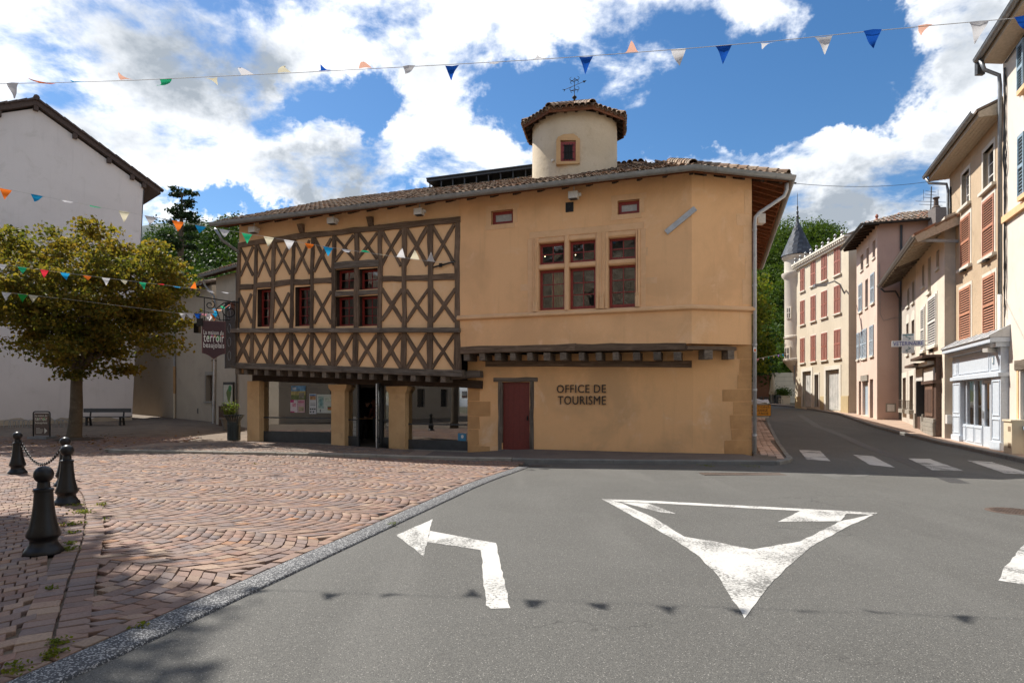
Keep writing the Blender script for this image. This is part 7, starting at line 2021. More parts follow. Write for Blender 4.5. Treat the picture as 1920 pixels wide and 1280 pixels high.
def broadleaf(name, base, trunk_h, lean, crown_c, crown_r, label, mats, ncl, per, lsize, clr=.55, trunk_r=.24, seed=1, group=None, shape=None, flatten=.75, tuft=0):
    random.seed(seed); rg = np.random.default_rng(seed)
    t = thing(name, base, label, 'tree', group)
    mb = MB(); b = Vector(base); top = b + Vector(lean)
    pts = [b + (top - b) * k + Vector((.04 * math.sin(k * 5), 0, 0)) for k in (0, .06, .2, .45, .7, 1)]
    mb.tube(pts, [trunk_r * 1.35, trunk_r * 1.1, trunk_r, trunk_r * .92, trunk_r * .85, trunk_r * .8], 12)
    C = Vector(crown_c); Rr = Vector(crown_r)
    cl = []
    while len(cl) < ncl:
        d = rg.normal(size=3); d /= np.linalg.norm(d); k = rg.uniform(.12, 1.0) ** .5
        p = np.array(C) + d * k * np.array(Rr) * (1 + .13 * math.sin(5.1 * d[0] + 4.6 * d[1] + seed) + .13 * math.sin(9 * d[2] + 5 * d[0]))
        if shape and not shape(p): continue
        cl.append(p)
    for k in range(tuft):      # sprays standing out of the crown
        d = rg.normal(size=3); d[2] = abs(d[2]) * 1.1 - .35; d /= np.linalg.norm(d)
        for m in (.98, 1.07, 1.14)[:rg.integers(2, 4)]: cl.append(np.array(C) + d * m * np.array(Rr) + rg.normal(size=3) * .12)
    cl = np.array(cl); core = len(cl)
    for k in range(11):      # limbs into the crown
        q = Vector(cl[rg.integers(len(cl))]); q = C + (q - C) * .75
        pp = limb(mb, top - Vector((0, 0, random.uniform(0, .5))), q, trunk_r * .42, .03, 6, .5)
        for m in range(3):
            s = pp[random.randint(2, 5)]; e = Vector(cl[np.argmin(((cl - np.array(q)) ** 2).sum(1) + rg.uniform(0, 4, len(cl)))])
            limb(mb, s, e, trunk_r * .13, .012, 4, .4, 5)
    mb.build('trunk', BARK, t, smooth=True)
    P = np.concatenate([c + np.clip(rg.normal(size=(per if i < ncl else per // 3, 3)), -1.9, 1.9) * np.array([clr, clr, clr * flatten]) * (rg.uniform(.6, 1.3) if i < ncl else .55) for i, c in enumerate(cl)])
    V, Q = leaf_cloud(P, lsize, rg)
    fast_obj('crown', V, Q, mats, t)
    return t
random.seed(5)
TB = GP(138, 823)
Yt = TB.y
def pt(px, py, dy=0.0): v = AT(px, py, Yt + dy); return (v.x, v.y, v.z)
cc = AT(168, 574, Yt)
def crown_shape(p):
    px = 960 + F * p[0] / p[1]; py = HZ - F * (p[2] - CAMZ) / p[1]
    return True
broadleaf('chestnut_tree', tuple(TB), 2.7, (.18, 0, 2.9), tuple(cc), (3.25, 3.2, 3.0), 'round crowned tree with yellowing autumn leaves before the white gable wall', LEAF_A, 120, 250, .145, clr=.44, trunk_r=.235, seed=4, flatten=.38, tuft=60)
# soil around the trunk
mb = MB(); mb.lathe([(1.0, .0), (.6, .05), (.2, .08), (.01, .08)], (TB.x + .4, TB.y - .1, TB.z - .005), 20); mb.build('tree_soil', plaster('bare_soil', (.07, .05, .035), (.05, .04, .03), (.06, .07, .03), s1=3), label='dark bare soil around the foot of the chestnut tree', cat='soil patch')
# a tree added out of view beside the road, shaped to shade the setts
broadleaf('unseen_plane_tree', (-12.2, 10.0, 0), 3, (.1, 0, 7.2), (-11.9, 10.2, 10.6), (2.9, 3.4, 3.0), 'green plane tree beside the road, casting its shade across the bollards', LEAF_G, 230, 200, .22, clr=.38, trunk_r=.2, seed=9, shape=lambda p: p[0] < -.88 * p[1] - 1.1)
# trees at the far end of the street
broadleaf('lime_tree', tuple(Vector((19.6, 56, 1.2))), 3, (.2, 0, 3.2), (20.3, 56, 8.2), (2.7, 2.6, 5.2), 'yellow green tree standing at the far end of the street', LEAF_Y, 150, 120, .30, clr=.6, trunk_r=.2, seed=12)
broadleaf('street_tree', tuple(Vector((22.0, 62, 1.3))), 3, (.2, 0, 3.0), (22.4, 62, 6.6), (3.4, 2.6, 3.2), 'dark green tree behind the closed parasol at the street end', LEAF_D, 120, 110, .34, clr=.7, trunk_r=.2, seed=13)
# hills
def hill(name, cx, cy, rx, ry, h, mat, n=28):
    V = []; Q = []
    for j in range(n + 1):
        for i in range(n + 1):
            x = (i / n * 2 - 1); y = (j / n * 2 - 1); r = math.hypot(x, y)
            k = max(0, 1 - r); k = k * k * (3 - 2 * k)
            z = h * k * (1 + .12 * math.sin(5 * x + 1) * math.sin(4 * y)); V.append((cx + x * rx, cy + y * ry, z - 1.0))
    for j in range(n):
        for i in range(n): k = j * (n + 1) + i; Q.append((k, k + 1, k + n + 2, k + n + 1))
    return fast_obj(name, V, Q, mat, kind='structure', smooth=True)
WOODFLOOR = plaster('wooded_slope', (.030, .045, .016), (.022, .034, .012), (.05, .055, .022), s1=.08, s2=.3, bstr=.8, bscale=1.2)
hill('hill', -62, 150, 90, 85, 35, WOODFLOOR); hill('hill', 84, 190, 60, 90, 45, WOODFLOOR)
hill('mountain', -520, 1000, 800, 300, 292, plaster('hazy_wooded_ridge', (.045, .075, .075), (.035, .06, .062), (.06, .085, .075), s1=.01, s2=.05))  # distance haze put into the ridge's blue green colour
def wood_mass(name, spots, mat, lsize, per, seed, label=None):
    rg = np.random.default_rng(seed); Vs = []; Qs = []; c = 0
    for (x, y, z, r, h) in spots:
        k = int(per * (r / 4) ** 1.5)
        d = rg.normal(size=(k, 3)); d /= np.linalg.norm(d, axis=1)[:, None]
        kk = rg.uniform(.55, 1.0, k) ** .6
        bum = 1 + .18 * np.sin(5 * d[:, 0] + x) * np.sin(4 * d[:, 2] + y) + .12 * np.sin(9 * d[:, 1] + 7 * d[:, 2])
        P = np.array([x, y, z + h * .58]) + d * (kk * bum)[:, None] * np.array([r, r, h * .5])
        V, Q = leaf_cloud(P, lsize, rg, up=.3); Vs.append(V); Qs.append(Q + c); c += len(V)
    o = fast_obj(name, np.concatenate(Vs), np.concatenate(Qs), mat, kind='stuff')
    if label: tag(o, label, 'wood')
    return o
rs = random.Random(21)
def hz_l(x, y): r = math.hypot((x + 62) / 90, (y - 150) / 85); k = max(0, 1 - r); return 35 * k * k * (3 - 2 * k) - 1
def hz_r(x, y): r = math.hypot((x - 84) / 60, (y - 190) / 90); k = max(0, 1 - r); return 45 * k * k * (3 - 2 * k) - 1
sp = []
for i in range(150):
    y = rs.uniform(62, 150); px = rs.uniform(270, 470); x = (px - 960) / F * y
    sp.append((x, y, hz_l(x, y), rs.uniform(2.6, 4.4), rs.uniform(7, 11)))
wood_mass('wooded_hillside', sp, LEAF_D, .5, 900, 3, 'dark green wooded hillside behind the low grey houses')
sp = []
for i in range(46):
    y = rs.uniform(44, 60); px = rs.uniform(285, 450); x = (px - 960) / F * y
    sp.append((x, y, 1.2, rs.uniform(2.0, 3.2), rs.uniform(7.5, 11)))
wood_mass('wood_edge', sp, LEAF_D, .32, 1000, 4, 'dark green trees along the wood edge, just above the grey roofs')
sp = []
for i in range(150):
    y = rs.uniform(95, 190); px = rs.uniform(1395, 1585); x = (px - 960) / F * y
    sp.append((x, y, hz_r(x, y) - .0005 * max(0, px - 1540) ** 2, rs.uniform(3.4, 5.6), rs.uniform(8, 12)))
wood_mass('wooded_hillside', sp, LEAF_G, .55, 900, 5, 'green round topped wood on the hill behind the slate cone')
# tall pine over the wood
PB = AT(337, 560, 52.0); random.seed(31)
t = thing('pine_tree', (PB.x, PB.y, 1.0), 'tall thin pine with an open ragged top, above the wood beside the white gable', 'tree')
mb = MB(); tip = AT(341, 362, 52.0); mb.tube([(PB.x, PB.y, 1.0), tuple((PB + tip) / 2), tuple(tip)], [.34, .24, .05], 8)
rg = np.random.default_rng(8); PP = []
for i in range(58):
    k = random.random() ** .8; c = PB + (tip - PB) * k; c.z = PB.z + (tip.z - PB.z) * k
    a = random.uniform(0, 2 * math.pi); L = (1.5 * (1 - k) + 1.0) * random.uniform(.5, 1.15) * (.45 if k < .45 else 1.0)
    e = c + Vector((math.cos(a) * L, math.sin(a) * L, random.uniform(-.1, .55)))
    limb(mb, c, e, .05, .015, 4, .3, 5)
    if k < .40 and random.random() < .6: continue
    for m in range(4): q = c + (e - c) * random.uniform(.5, 1.05); PP.append(np.array(q) + rg.normal(size=(20, 3)) * np.array([.2, .2, .10]))
mb.build('trunk', BARK, t); V, Q = leaf_cloud(np.concatenate(PP), .24, rg); fast_obj('crown', V, Q, NEEDLE, t)
# ------------------------------------------------------------------ bollards, chain
BOL = MB()
BOL.lathe([(r_ * .74, z_ * .92) for r_, z_ in [(.0001, 0), (.235, 0), (.24, .02), (.225, .05), (.20, .07), (.165, .12), (.16, .155), (.175, .17), (.20, .195), (.205, .215), (.17, .30), (.14, .42), (.12, .56), (.112, .68), (.112, .695), (.122, .70), (.122, .722), (.108, .73), (.085, .735), (.078, .75), (.075, .79)]], (0, 0, 0), 28)
BMe = BOL.mesh('body', BLACKPAINT, angle=50)
BA = MB(); BA.sphere((0, 0, 0), .09, 24, 14); BAe = BA.mesh('ball', BLACKPAINT, True)
NKe = MB(); NKe.lathe([(.045, 0), (.053, .01), (.053, .025), (.04, .03)], (0, 0, 0), 20); NKm = NKe.mesh('collar', BLACKPAINT, True)
BOLL = []
def bollard(p, label, sc=1.0):
    t = thing('bollard', (p.x, p.y, p.z), label, 'bollard', 'black ball topped bollards')
    S_ = Matrix.Translation((p.x, p.y, p.z)) @ Matrix.Rotation(random.uniform(-.012, .012), 4, 'X') @ Matrix.Diagonal((sc, sc, sc, 1))
    put('body', BMe, t, S_); put('ball', BAe, t, S_ @ Matrix.Translation((0, 0, .812))); put('collar', NKm, t, S_ @ Matrix.Translation((0, 0, .713)))
    BOLL.append(S_); return t
for (x, y, lab) in ((82, 1040, 'nearest black ball topped bollard, with no chain, by the double row of setts'), (125, 947, 'black ball topped bollard in the middle, half hiding the chained one behind it'),
                    (122, 912, 'black ball topped bollard mostly hidden behind the middle one, holding one chain end'), (33, 889, 'farthest black ball topped bollard, with the chain hooked at its neck')):
    p = GP(x, y); p.z += .02; bollard(p, lab)
a = BOLL[3] @ Vector((.06, 0, .72)); b = BOLL[2] @ Vector((-.06, 0, .72))
CH = thing('chain', tuple((a + b) / 2 - Vector((0, 0, .5))), 'sagging black chain between the two far bollards', 'chain')
LK = MB(); R0, r0 = .028, .0075
pts = [Vector((math.cos(t_) * R0 * 1.5, math.sin(t_) * R0, 0)) for t_ in [2 * math.pi * k / 10 for k in range(11)]]
LK.tube(pts, r0, 5, caps=False); LKm = LK.mesh('link', IRON, True)
span = (b - a).length; sag = .42; N_ = 200; path = []
for i in range(N_ + 1):
    t_ = i / N_; path.append(a + (b - a) * t_ - Vector((0, 0, sag * 4 * t_ * (1 - t_))))
acc = 0; last = path[0]; k = 0
for p, q in zip(path, path[1:]):
    acc += (q - p).length
    if acc >= .062:
        acc = 0; d = (q - p).normalized(); sd = d.cross(Vector((0, 0, 1))).normalized(); up = sd.cross(d)
        X, Y, Z = (d, sd, up) if k % 2 else (d, up, -sd); k += 1
        put('link', LKm, CH, Matrix(((X.x, Y.x, Z.x, q.x), (X.y, Y.y, Z.y, q.y), (X.z, Y.z, Z.z, q.z), (0, 0, 0, 1))))
# weeds in the joints
def weeds(spots, seed, label):
    rg = np.random.default_rng(seed); V = []; Q = []; c = 0
    for (px, py, r, n) in spots:
        p = GP(px, py, .02); P = np.array(p) + rg.normal(size=(n, 3)) * np.array([r, r, .0]) + np.array([0, 0, 1]) * rg.uniform(.0, .035, (n, 1))
        v, q = leaf_cloud(P, .027, rg, up=.5); V.append(v); Q.append(q + c); c += len(v)
    return tag(fast_obj('weeds', np.concatenate(V), np.concatenate(Q), LEAF_Y, kind='stuff'), label, 'weeds')
weeds([(143, 948, .05, 60), (152, 960, .06, 90), (160, 962, .05, 70), (138, 983, .06, 110), (135, 1000, .03, 50), (130, 1020, .035, 60), (128, 1031, .04, 90), (190, 946, .05, 60), (198, 975, .02, 20), (107, 1207, .03, 60), (103, 1228, .035, 80), (30, 1255, .05, 60), (95, 1105, .02, 30), (263, 1176, .02, 30), (737, 983, .03, 25), (480, 870, .05, 20), (1325, 873, .12, 70), (1405, 874, .14, 60), (1416, 845, .1, 60), (1418, 820, .12, 50)], 6, 'small green weeds growing in the joints of the paving')
# fallen leaves under the tree and by the pink house
rg = np.random.default_rng(77)
P = []
for i in range(260):
    x, y = TB.x + rg.normal() * 3, TB.y - 1.5 + rg.normal() * 2.2; P.append((x, y, g(x, y) + .03))
for i in range(160):
    p = GP(rg.uniform(1650, 1690), rg.uniform(783, 790)); P.append((p.x, p.y, p.z + .11))
v, q = leaf_cloud(np.array(P), .10, rg, up=1.2); tag(fast_obj('fallen_leaves', v, q, leafmat('dry_leaves', [(.16, .08, .03), (.22, .12, .04), (.12, .06, .025)], trans=.1), kind='stuff'), 'dry fallen leaves lying under the tree and beside the pink house', 'leaves')
# ------------------------------------------------------------------ bench
p0, p1 = GP(150, 797.5), GP(240, 797)
BX = Fr(tuple(p0.xy), tuple((p1 - p0).xy)); LB_ = (p1 - p0).length; zb = p0.z
t = thing('bench', tuple((p0 + p1) / 2), 'dark slatted park bench against the white wall beside the tree', 'bench')
BENCH = flat('dark_bench_boards', (.045, .050, .055), .6, var=.2)
for (z0_, z1_, n0_, n1_, nm) in ((.66, .86, -.32, -.28, 'backrest'), (.42, .46, -.26, .02, 'seat'), (.42, .46, .03, .16, 'seat_board')):
    mb = MB(); BX.box(mb, 0, LB_, zb + z0_, zb + z1_, n0_, n1_); mb.build(nm, BENCH, t)
for u in (.35, LB_ - .35):
    mb = MB(); mb.bar(BX.P(u, zb, .08), BX.P(u, zb + .42, .04), .09, .07); mb.bar(BX.P(u, zb, -.30), BX.P(u, zb + .42, -.22), .08, .07); mb.bar(BX.P(u, zb + .40, -.24), BX.P(u, zb + .86, -.34), .06, .05); mb.bar(BX.P(u, zb + .39, -.26), BX.P(u, zb + .39, .12), .05, .05); mb.bar(BX.P(u, zb + .2, -.25), BX.P(u, zb + .2, .06), .05, .05); mb.build('leg', IRON, t)
# bicycle racks
for i, x in enumerate((12, 29, 47, 97, 112)):
    p = GP(x, 801.5 - x * .01); t = thing('bicycle_rack', tuple(p), ('grey bicycle hoop at the white wall, nearest the picture edge', 'grey bicycle hoop at the white wall, second from the picture edge', 'grey bicycle hoop just left of the advertising board', 'grey bicycle hoop just right of the advertising board', 'grey bicycle hoop beside the tree trunk')[i], 'bicycle rack', 'hoops of the bicycle rack')
    mb = MB()
    for dx in (-.10, .10):
        mb.tube([(p.x + dx * .4, p.y + dx, p.z)] + [(p.x + dx * .4 + .16 - .16 * math.cos(k * math.pi / 6), p.y + dx, p.z + .22 + .16 * math.sin(k * math.pi / 6)) for k in range(7)] + [(p.x + dx * .4 + .32, p.y + dx, p.z)], .016, 6)
    mb.build('hoop', ZINC, t)
# advertising board
p = GP(78, 823); t = thing('advertising_board', tuple(p), 'black framed pavement board with shop lettering and white arrow, under the tree', 'advertising board')
AB = Fr(tuple(p.xy), (1, -.12)); zb = p.z + .02
BOARD = flat('brown_board_print', (.085, .055, .042), .6, var=.08); PLUM = flat('plum_sign_face', (.045, .010, .016), .5, var=.1); CREAMT = flat('cream_print', (.60, .56, .48), .6, var=.02)
mb = MB(); path = [AB.P(-.36, zb + .04)] + [AB.P(-.36, zb + .98)] + [AB.P(-.36 + .08 - .08 * math.cos(k), zb + .98 + .08 * math.sin(k)) for k in (.5, 1.0, 1.57)] + [AB.P(.36 - .08 + .08 * math.sin(k), zb + .98 + .08 * math.cos(k)) for k in (0, .5, 1.0)] + [AB.P(.36, zb + .98), AB.P(.36, zb + .04)]
mb.tube(path, .024, 8); mb.build('frame', IRON, t, smooth=True)
mb = MB(); AB.box(mb, -.30, .30, zb + .14, zb + 1.0, -.015, .015); mb.build('panel', BOARD, t)
mb = MB(); AB.box(mb, -.42, .42, zb - .0, zb + .09, -.28, .22); mb.build('foot', flat('grey_rubber_foot', (.17, .175, .18), .6), t)
for (s, w, h, z, m) in (('La maison du', .50, .085, .86, CREAMT), ('terroir', .52, .15, .70, CREAMT), ('beaujolais', .52, .11, .56, CREAMT)):
    put('lettering', text_fit(s, w, h, .004, m, .006), t, AB.mat(-w / 2, zb + z, .018))
mb = MB(); mb.prism([AB.P(.14, zb + .20, .019), AB.P(.26, zb + .31, .019), AB.P(.14, zb + .42, .019)], [-.003 * AB.n.x, -.003 * AB.n.y, 0]); mb.build('arrow', CREAMT, t)
mb = MB()
for i, w in enumerate((.16, .30, .30, .28, .24)): AB.box(mb, -.22, -.22 + w, zb + .40 - i * .045, zb + .412 - i * .045, .016, .019)
mb.build('printed_lines', CREAMT, t, kind='stuff')
colr = [flat('print_green', (.05, .30, .06), .5), flat('print_magenta', (.40, .02, .14), .5), flat('print_ochre', (.50, .24, .05), .5), flat('print_red', (.45, .06, .04), .5)]
def letter_fills(fr, x0, z0, w, h, n, parent):
    """colour in the bowls of the letters e, r, r, o, r"""
    for (u, v, a, b, c) in ((.24, .52, .055, .26, 0), (.41, .70, .05, .18, 1), (.555, .70, .05, .18, 2), (.72, .48, .075, .34, 0), (.925, .70, .05, .18, 3)):
        mb = MB(); k = 14; mb.prism([fr.P(x0 + w * (u + a * math.cos(t_)), z0 + h * (v + b * math.sin(t_)), n) for t_ in [2 * math.pi * i / k for i in range(k)]], [-.002 * fr.n.x, -.002 * fr.n.y, 0]); mb.build('letter_colour', colr[c], parent)
letter_fills(AB, -.26, zb + .70, .52, .15, .0185, t)
# ------------------------------------------------------------------ hanging sign
Ys = 22.3
q0, q1 = AT(378.5, 604, Ys - .35), AT(423, 609, Ys)
HS = Fr(tuple(q0.xy), tuple((q1 - q0).xy)); Wd = (q1.xy - q0.xy).length
zt, zm, zl = CAMZ + (HZ - 603) / F * Ys, CAMZ + (HZ - 663) / F * Ys, CAMZ + (HZ - 674) / F * Ys
t = thing('hanging_sign', tuple((q0 + q1) / 2), 'plum shield shaped shop sign hanging from a scrolled iron bracket at the timber front', 'hanging sign')
def shield(d, top, bot): return [(d, zm), (d, zt - d), (Wd - d, zt - d), (Wd - d, zm)] + [(Wd / 2 + (Wd / 2 - d) * (1 - k / 5) ** 1.0 * (1 - .10 * math.sin(math.pi * k / 5)), zm + (zl + d - zm) * (k / 5) ** 1.4) for k in range(1, 5)] + [(Wd / 2, zl + d)] + [(Wd / 2 - (Wd / 2 - d) * (1 - k / 5) * (1 - .10 * math.sin(math.pi * k / 5)), zm + (zl + d - zm) * (k / 5) ** 1.4) for k in range(4, 0, -1)]
mb = MB(); mb.prism([HS.P(u, z, .03) for u, z in shield(0, 0, 0)], [-.06 * HS.n.x, -.06 * HS.n.y, 0]); mb.build('frame', flat('sign_edge', (.10, .032, .032), .5), t)
mb = MB(); mb.prism([HS.P(u, z, .036) for u, z in shield(.035, 0, 0)], [-.01 * HS.n.x, -.01 * HS.n.y, 0]); mb.build('sign_face', PLUM, t)
hh = zt - zl
WPR = flat('white_print', (.72, .70, .66), .5, var=.02)
for (s, w, h, z, x) in (('La maison du', .84, .115, .64, .06), ('terroir', .86, .215, .45, .06), ('beaujolais', .88, .185, .255, .05)):
    put('lettering', text_fit(s, Wd * w, hh * h, .006, WPR, .004), t, HS.mat(Wd * (x + .01), zl + hh * z, .040))
letter_fills(HS, Wd * .07, zl + hh * .45, Wd * .86, hh * .215, .0385, t)
# bracket with scrolls
def scr(cx, cz, r, turns, a0, n_=30, dirn=1): return [(cx + r * (1 - .75 * k / n_) * math.cos(a0 + dirn * turns * 2 * math.pi * k / n_), cz + r * (1 - .75 * k / n_) * math.sin(a0 + dirn * turns * 2 * math.pi * k / n_)) for k in range(n_ + 1)]
bq0, bq1 = AT(372, 556, Ys - .35), AT(448, 566, Ys + .25)
HB = Fr(tuple(bq0.xy), tuple((bq1 - bq0).xy)); WB_ = (bq1.xy - bq0.xy).length
zbk = (bq0.z + bq1.z) / 2
mb = MB(); mb.tube([HB.P(0, zbk + .05, 0), HB.P(WB_, zbk - .08, 0)], .022, 6)
mb.tube([HB.P(u, z, 0) for u, z in scr(.0, zbk + .13, .09, -1.0, -1.57)], .018, 6)
mb.tube([HB.P(u, z, 0) for u, z in scr(WB_ - .30, zbk - .42, .30, 1.3, .9)], .022, 6)
mb.tube([HB.P(u, z, 0) for u, z in [(WB_ - .02, zbk - .05), (WB_ - .5, zbk - .12), (WB_ - .75, zbk - .35), (WB_ - .62, zbk - .75), (WB_ - .3, zbk - .72)]], .022, 6)
mb.tube([HB.P(u, z, 0) for u, z in scr(WB_ - .95, zbk - .22, .17, -1.2, 1.2)], .018, 6)
mb.tube([HB.P(WB_, zbk + .1, 0), HB.P(WB_, zbk - 1.3, 0)], .022, 6)
for px_ in (383,): c_ = AT(px_, 605, Ys - .3); mb.tube([c_, (c_.x, c_.y, zbk)], .016, 5)
c_ = AT(419, 608, Ys - .02); mb.tube([c_, (c_.x, c_.y, zbk - .55)], .016, 5)
c2 = AT(400, 675, Ys - .15)
for sg in (-1, 1): mb.tube([HS.P(Wd / 2 + sg * (.02 + .07 * math.sin(k * .5)), zl - .02 - .05 * k * .35 + .02 * k * k * .12, 0) for k in range(7)], .012, 5)
mb.build('bracket', IRON, t)
# spot lamp on the bracket
mb = MB(); c_ = AT(375, 604, Ys - .45); mb.obox(c_, (.09, .03, 0), (-.03, .09, 0), (0, 0, .13)); mb.tube([c_, (c_.x, c_.y, c_.z + .25)], .02, 5); mb.build('spot_lamp', IRON, t)
# second iron sign panel behind, at the timber corner
SB2 = Fr(tuple(AT(421, 620, 23.0).xy), tuple((AT(440, 620, 22.6) - AT(421, 620, 23.0)).xy)); w2 = (AT(440, 620, 22.6).xy - AT(421, 620, 23.0).xy).length
za, zb_ = CAMZ + (HZ - 690) / F * 22.8, CAMZ + (HZ - 565) / F * 22.8
t = thing('iron_sign_panel', tuple(AT(430, 690, 22.8)), 'tall narrow dark iron sign panel at the timber corner behind the plum sign', 'sign panel')
mb = MB(); SB2.box(mb, 0, w2, za, zb_, -.03, .0); mb.build('panel', flat('dark_grey_sheet', (.075, .066, .060), .6, var=.2), t)
mb = MB()
for k in range(4):
    z = zb_ - .5 - k * .5; mb.tube([SB2.P(w2 * .5 + .10 * math.cos(a_), z + .17 * math.sin(a_), .01) for a_ in [2 * math.pi * m / 12 for m in range(13)]], .012, 5)
mb.tube([SB2.P(.04, za + .05, .01), SB2.P(.04, zb_ - .05, .01)], .012, 5); mb.build('ornament', ZINC, t)
# smaller scrolled bracket behind with lantern
mb = MB(); c_ = [AT(x, y, 25.5) for x, y in ((413, 601), (408, 597), (398, 592), (388, 584), (378, 582), (371, 587), (370, 596), (376, 599), (380, 596))]; mb.tube(c_, .02, 5); mb.tube([AT(388, 584, 25.5), AT(412, 586, 25.2)], .02, 5); mb.tube([AT(370, 596, 25.5), AT(370, 605, 25.5)], .012, 5); c2 = AT(370, 615, 25.5); mb.obox(c2, (.10, 0, 0), (0, .1, 0), (0, 0, .2))
mb.build('wall_bracket', IRON, None, label='small scrolled iron bracket with a lantern in the gap behind the plum sign', cat='wall bracket')
# ------------------------------------------------------------------ litter bin, planter, information column
p = GP(438.5, 827); p.z = sw_z(max(-12.4, p.x), p.y)
t = thing('litter_bin', tuple(p), 'dark green slatted litter bin with a flared top at the house corner', 'litter bin')
BINM = metal('dark_green_steel', (.035, .045, .045), .45, .4)
mb = MB(); mb.lathe([(.0001, .02), (.20, .02), (.20, .70), (.19, .70), (.19, .05), (.0001, .05)], tuple(p), 20); mb.build('liner', flat('bin_liner', (.02, .022, .022), .6), t)
SLm = MB(); SLm.box(-.022, .022, -.008, .008, 0, .72); SLm.hexa([(-.022, -.008, .72), (.022, -.008, .72), (.022, .008, .72), (-.022, .008, .72), (-.028, -.15, .96), (.028, -.15, .96), (.028, -.132, .96), (-.028, -.132, .96)])
slm = SLm.mesh('slat', BINM)
for k in range(22):
    a = 2 * math.pi * k / 22; put('slat', slm, t, Matrix.Translation(p) @ Matrix.Rotation(a, 4, 'Z') @ Matrix.Translation((0, -.225, .03)))
mb = MB(); mb.lathe([(.228, .1), (.236, .1), (.236, .14), (.228, .14)], tuple(p), 24); mb.lathe([(.228, .62), (.236, .62), (.236, .66), (.228, .66)], tuple(p), 24); mb.lathe([(.355, .97), (.372, .97), (.372, .99), (.355, .99), (.355, .97)], tuple(p), 28); mb.build('ring', BINM, t)
pp = GP(430, 806); pp.z = g(pp.x, pp.y)
t = thing('planter', tuple(pp), 'grey round planter with a leafy green shrub behind the litter bin', 'planter')
mb = MB(); mb.lathe([(.0001, 0), (.24, 0), (.30, .25), (.36, .48), (.42, .50), (.42, .58), (.36, .58), (.34, .52), (.0001, .52)], tuple(pp), 24); mb.build('pot', flat('grey_planter', (.16, .145, .125), .8), t, angle=40)
rg = np.random.default_rng(15); P = []
ms = MB()
for k in range(46):
    a = rg.uniform(0, 2 * math.pi); r = rg.uniform(.1, .45); e = np.array([pp.x + r * math.cos(a), pp.y + r * math.sin(a), pp.z + .62 + rg.uniform(.25, .75)]); s_ = np.array([pp.x + .2 * r * math.cos(a), pp.y + .2 * r * math.sin(a), pp.z + .5])
    ms.tube([tuple(s_), tuple((s_ + e) / 2 + np.array([0, 0, .06])), tuple(e)], .006, 4)
    for m in range(13): P.append(s_ + (e - s_) * rg.uniform(.3, 1.05) + rg.normal(size=3) * .045)
ms.build('stem', BARK, t)
v, q = leaf_cloud(np.array(P), .085, rg, up=.3, aspect=.45); fast_obj('foliage', v, q, leafmat('shrub_leaves', [(.06, .11, .02), (.10, .16, .03), (.15, .19, .045), (.05, .09, .02)], trans=.4), t)
mb = MB(); c_ = AT(420, 758, pp.y - .3); mb.add([(c_.x + .18 * math.cos(a) * (1 + .3 * math.sin(3 * a)), c_.y, c_.z + .06 * math.sin(a)) for a in [2 * math.pi * k / 10 for k in range(10)]] , [tuple(range(10))])
ip = GP(425, 798); IP = Fr(tuple(AT(413, 760, ip.y).xy), (1, -.15))
t = thing('information_column', (ip.x, ip.y, g(ip.x, ip.y)), 'information column with a green map panel above rusty brown base, behind the planter', 'information column')
w_ = (437 - 411) / F * ip.y; zt = CAMZ + (HZ - 716) / F * ip.y; zmid = CAMZ + (HZ - 757) / F * ip.y
mb = MB(); IP.box(mb, .15, w_, g(ip.x, ip.y), zt, -.12, 0); mb.build('body', DARK, t)
mb = MB(); IP.box(mb, -.06, w_ * .92, g(ip.x, ip.y), zmid - .1, -.02, .05); mb.build('base', RUSTY, t)
mb = MB(); IP.box(mb, .18, w_ - .03, zmid, zt - .14, .0, .012, 0); mb.build('map_panel', flat('map_paper', (.42, .46, .44), .4), t)
mb = MB(); c0_ = (.18 + w_ * .42, (zmid + zt) / 2); mb.prism([IP.P(c0_[0] + .12 * math.cos(a) * (1 + .25 * math.sin(3 * a)), c0_[1] - .1 + .33 * math.sin(a), .015) for a in [2 * math.pi * k / 18 for k in range(18)]], [-.002 * IP.n.x, -.002 * IP.n.y, 0]); mb.build('map_print', flat('map_green', (.10, .16, .05), .5), t)
mb = MB(); mb.prism([IP.P(w_ - .16 + .09 * math.cos(a), zt - .32 + .16 * math.sin(a), .016) for a in [2 * math.pi * k / 16 for k in range(16)]], [-.002 * IP.n.x, -.002 * IP.n.y, 0]); mb.build('logo_print', flat('logo_green', (.03, .20, .07), .5), t)
# ------------------------------------------------------------------ wall lettering
LETM = metal('dark_letter_metal', (.050, .038, .030), .5, .3)
def wall_letters(fr, body, x0, x1, ytop, ybot, n, parent):
    a = fr.px(x0, ybot, n); b = fr.px(x1, ytop, n); zlo, zhi = fr.px((x0 + x1) / 2, ybot, n)[1], fr.px((x0 + x1) / 2, ytop, n)[1]
    me = text_fit(body, b[0] - a[0], zhi - zlo, .03, LETM, 0.0)
    import bmesh
    bm = bmesh.new(); bm.from_mesh(me); bm.verts.ensure_lookup_table(); seen = set(); groups = []
    for v in bm.verts:
        if v.index in seen: continue
        st = [v]; comp = []
        seen.add(v.index)
        while st:
            c = st.pop(); comp.append(c)
            for e in c.link_edges:
                o = e.other_vert(c)
                if o.index not in seen: seen.add(o.index); st.append(o)
        groups.append(comp)
    M_ = fr.mat(a[0], zlo, n)
    for comp in sorted(groups, key=lambda c: min(v.co.x for v in c)):
        idx = {v.index: i for i, v in enumerate(comp)}; fs = {f for v in comp for f in v.link_faces}
        mb = MB(); mb.add([M_ @ v.co for v in comp], [tuple(idx[v.index] for v in f.verts) for f in fs]); mb.build('letter', LETM, parent)
    bm.free()
c_ = G.P(G.px(1090, 740)[0], 1.7, 0)
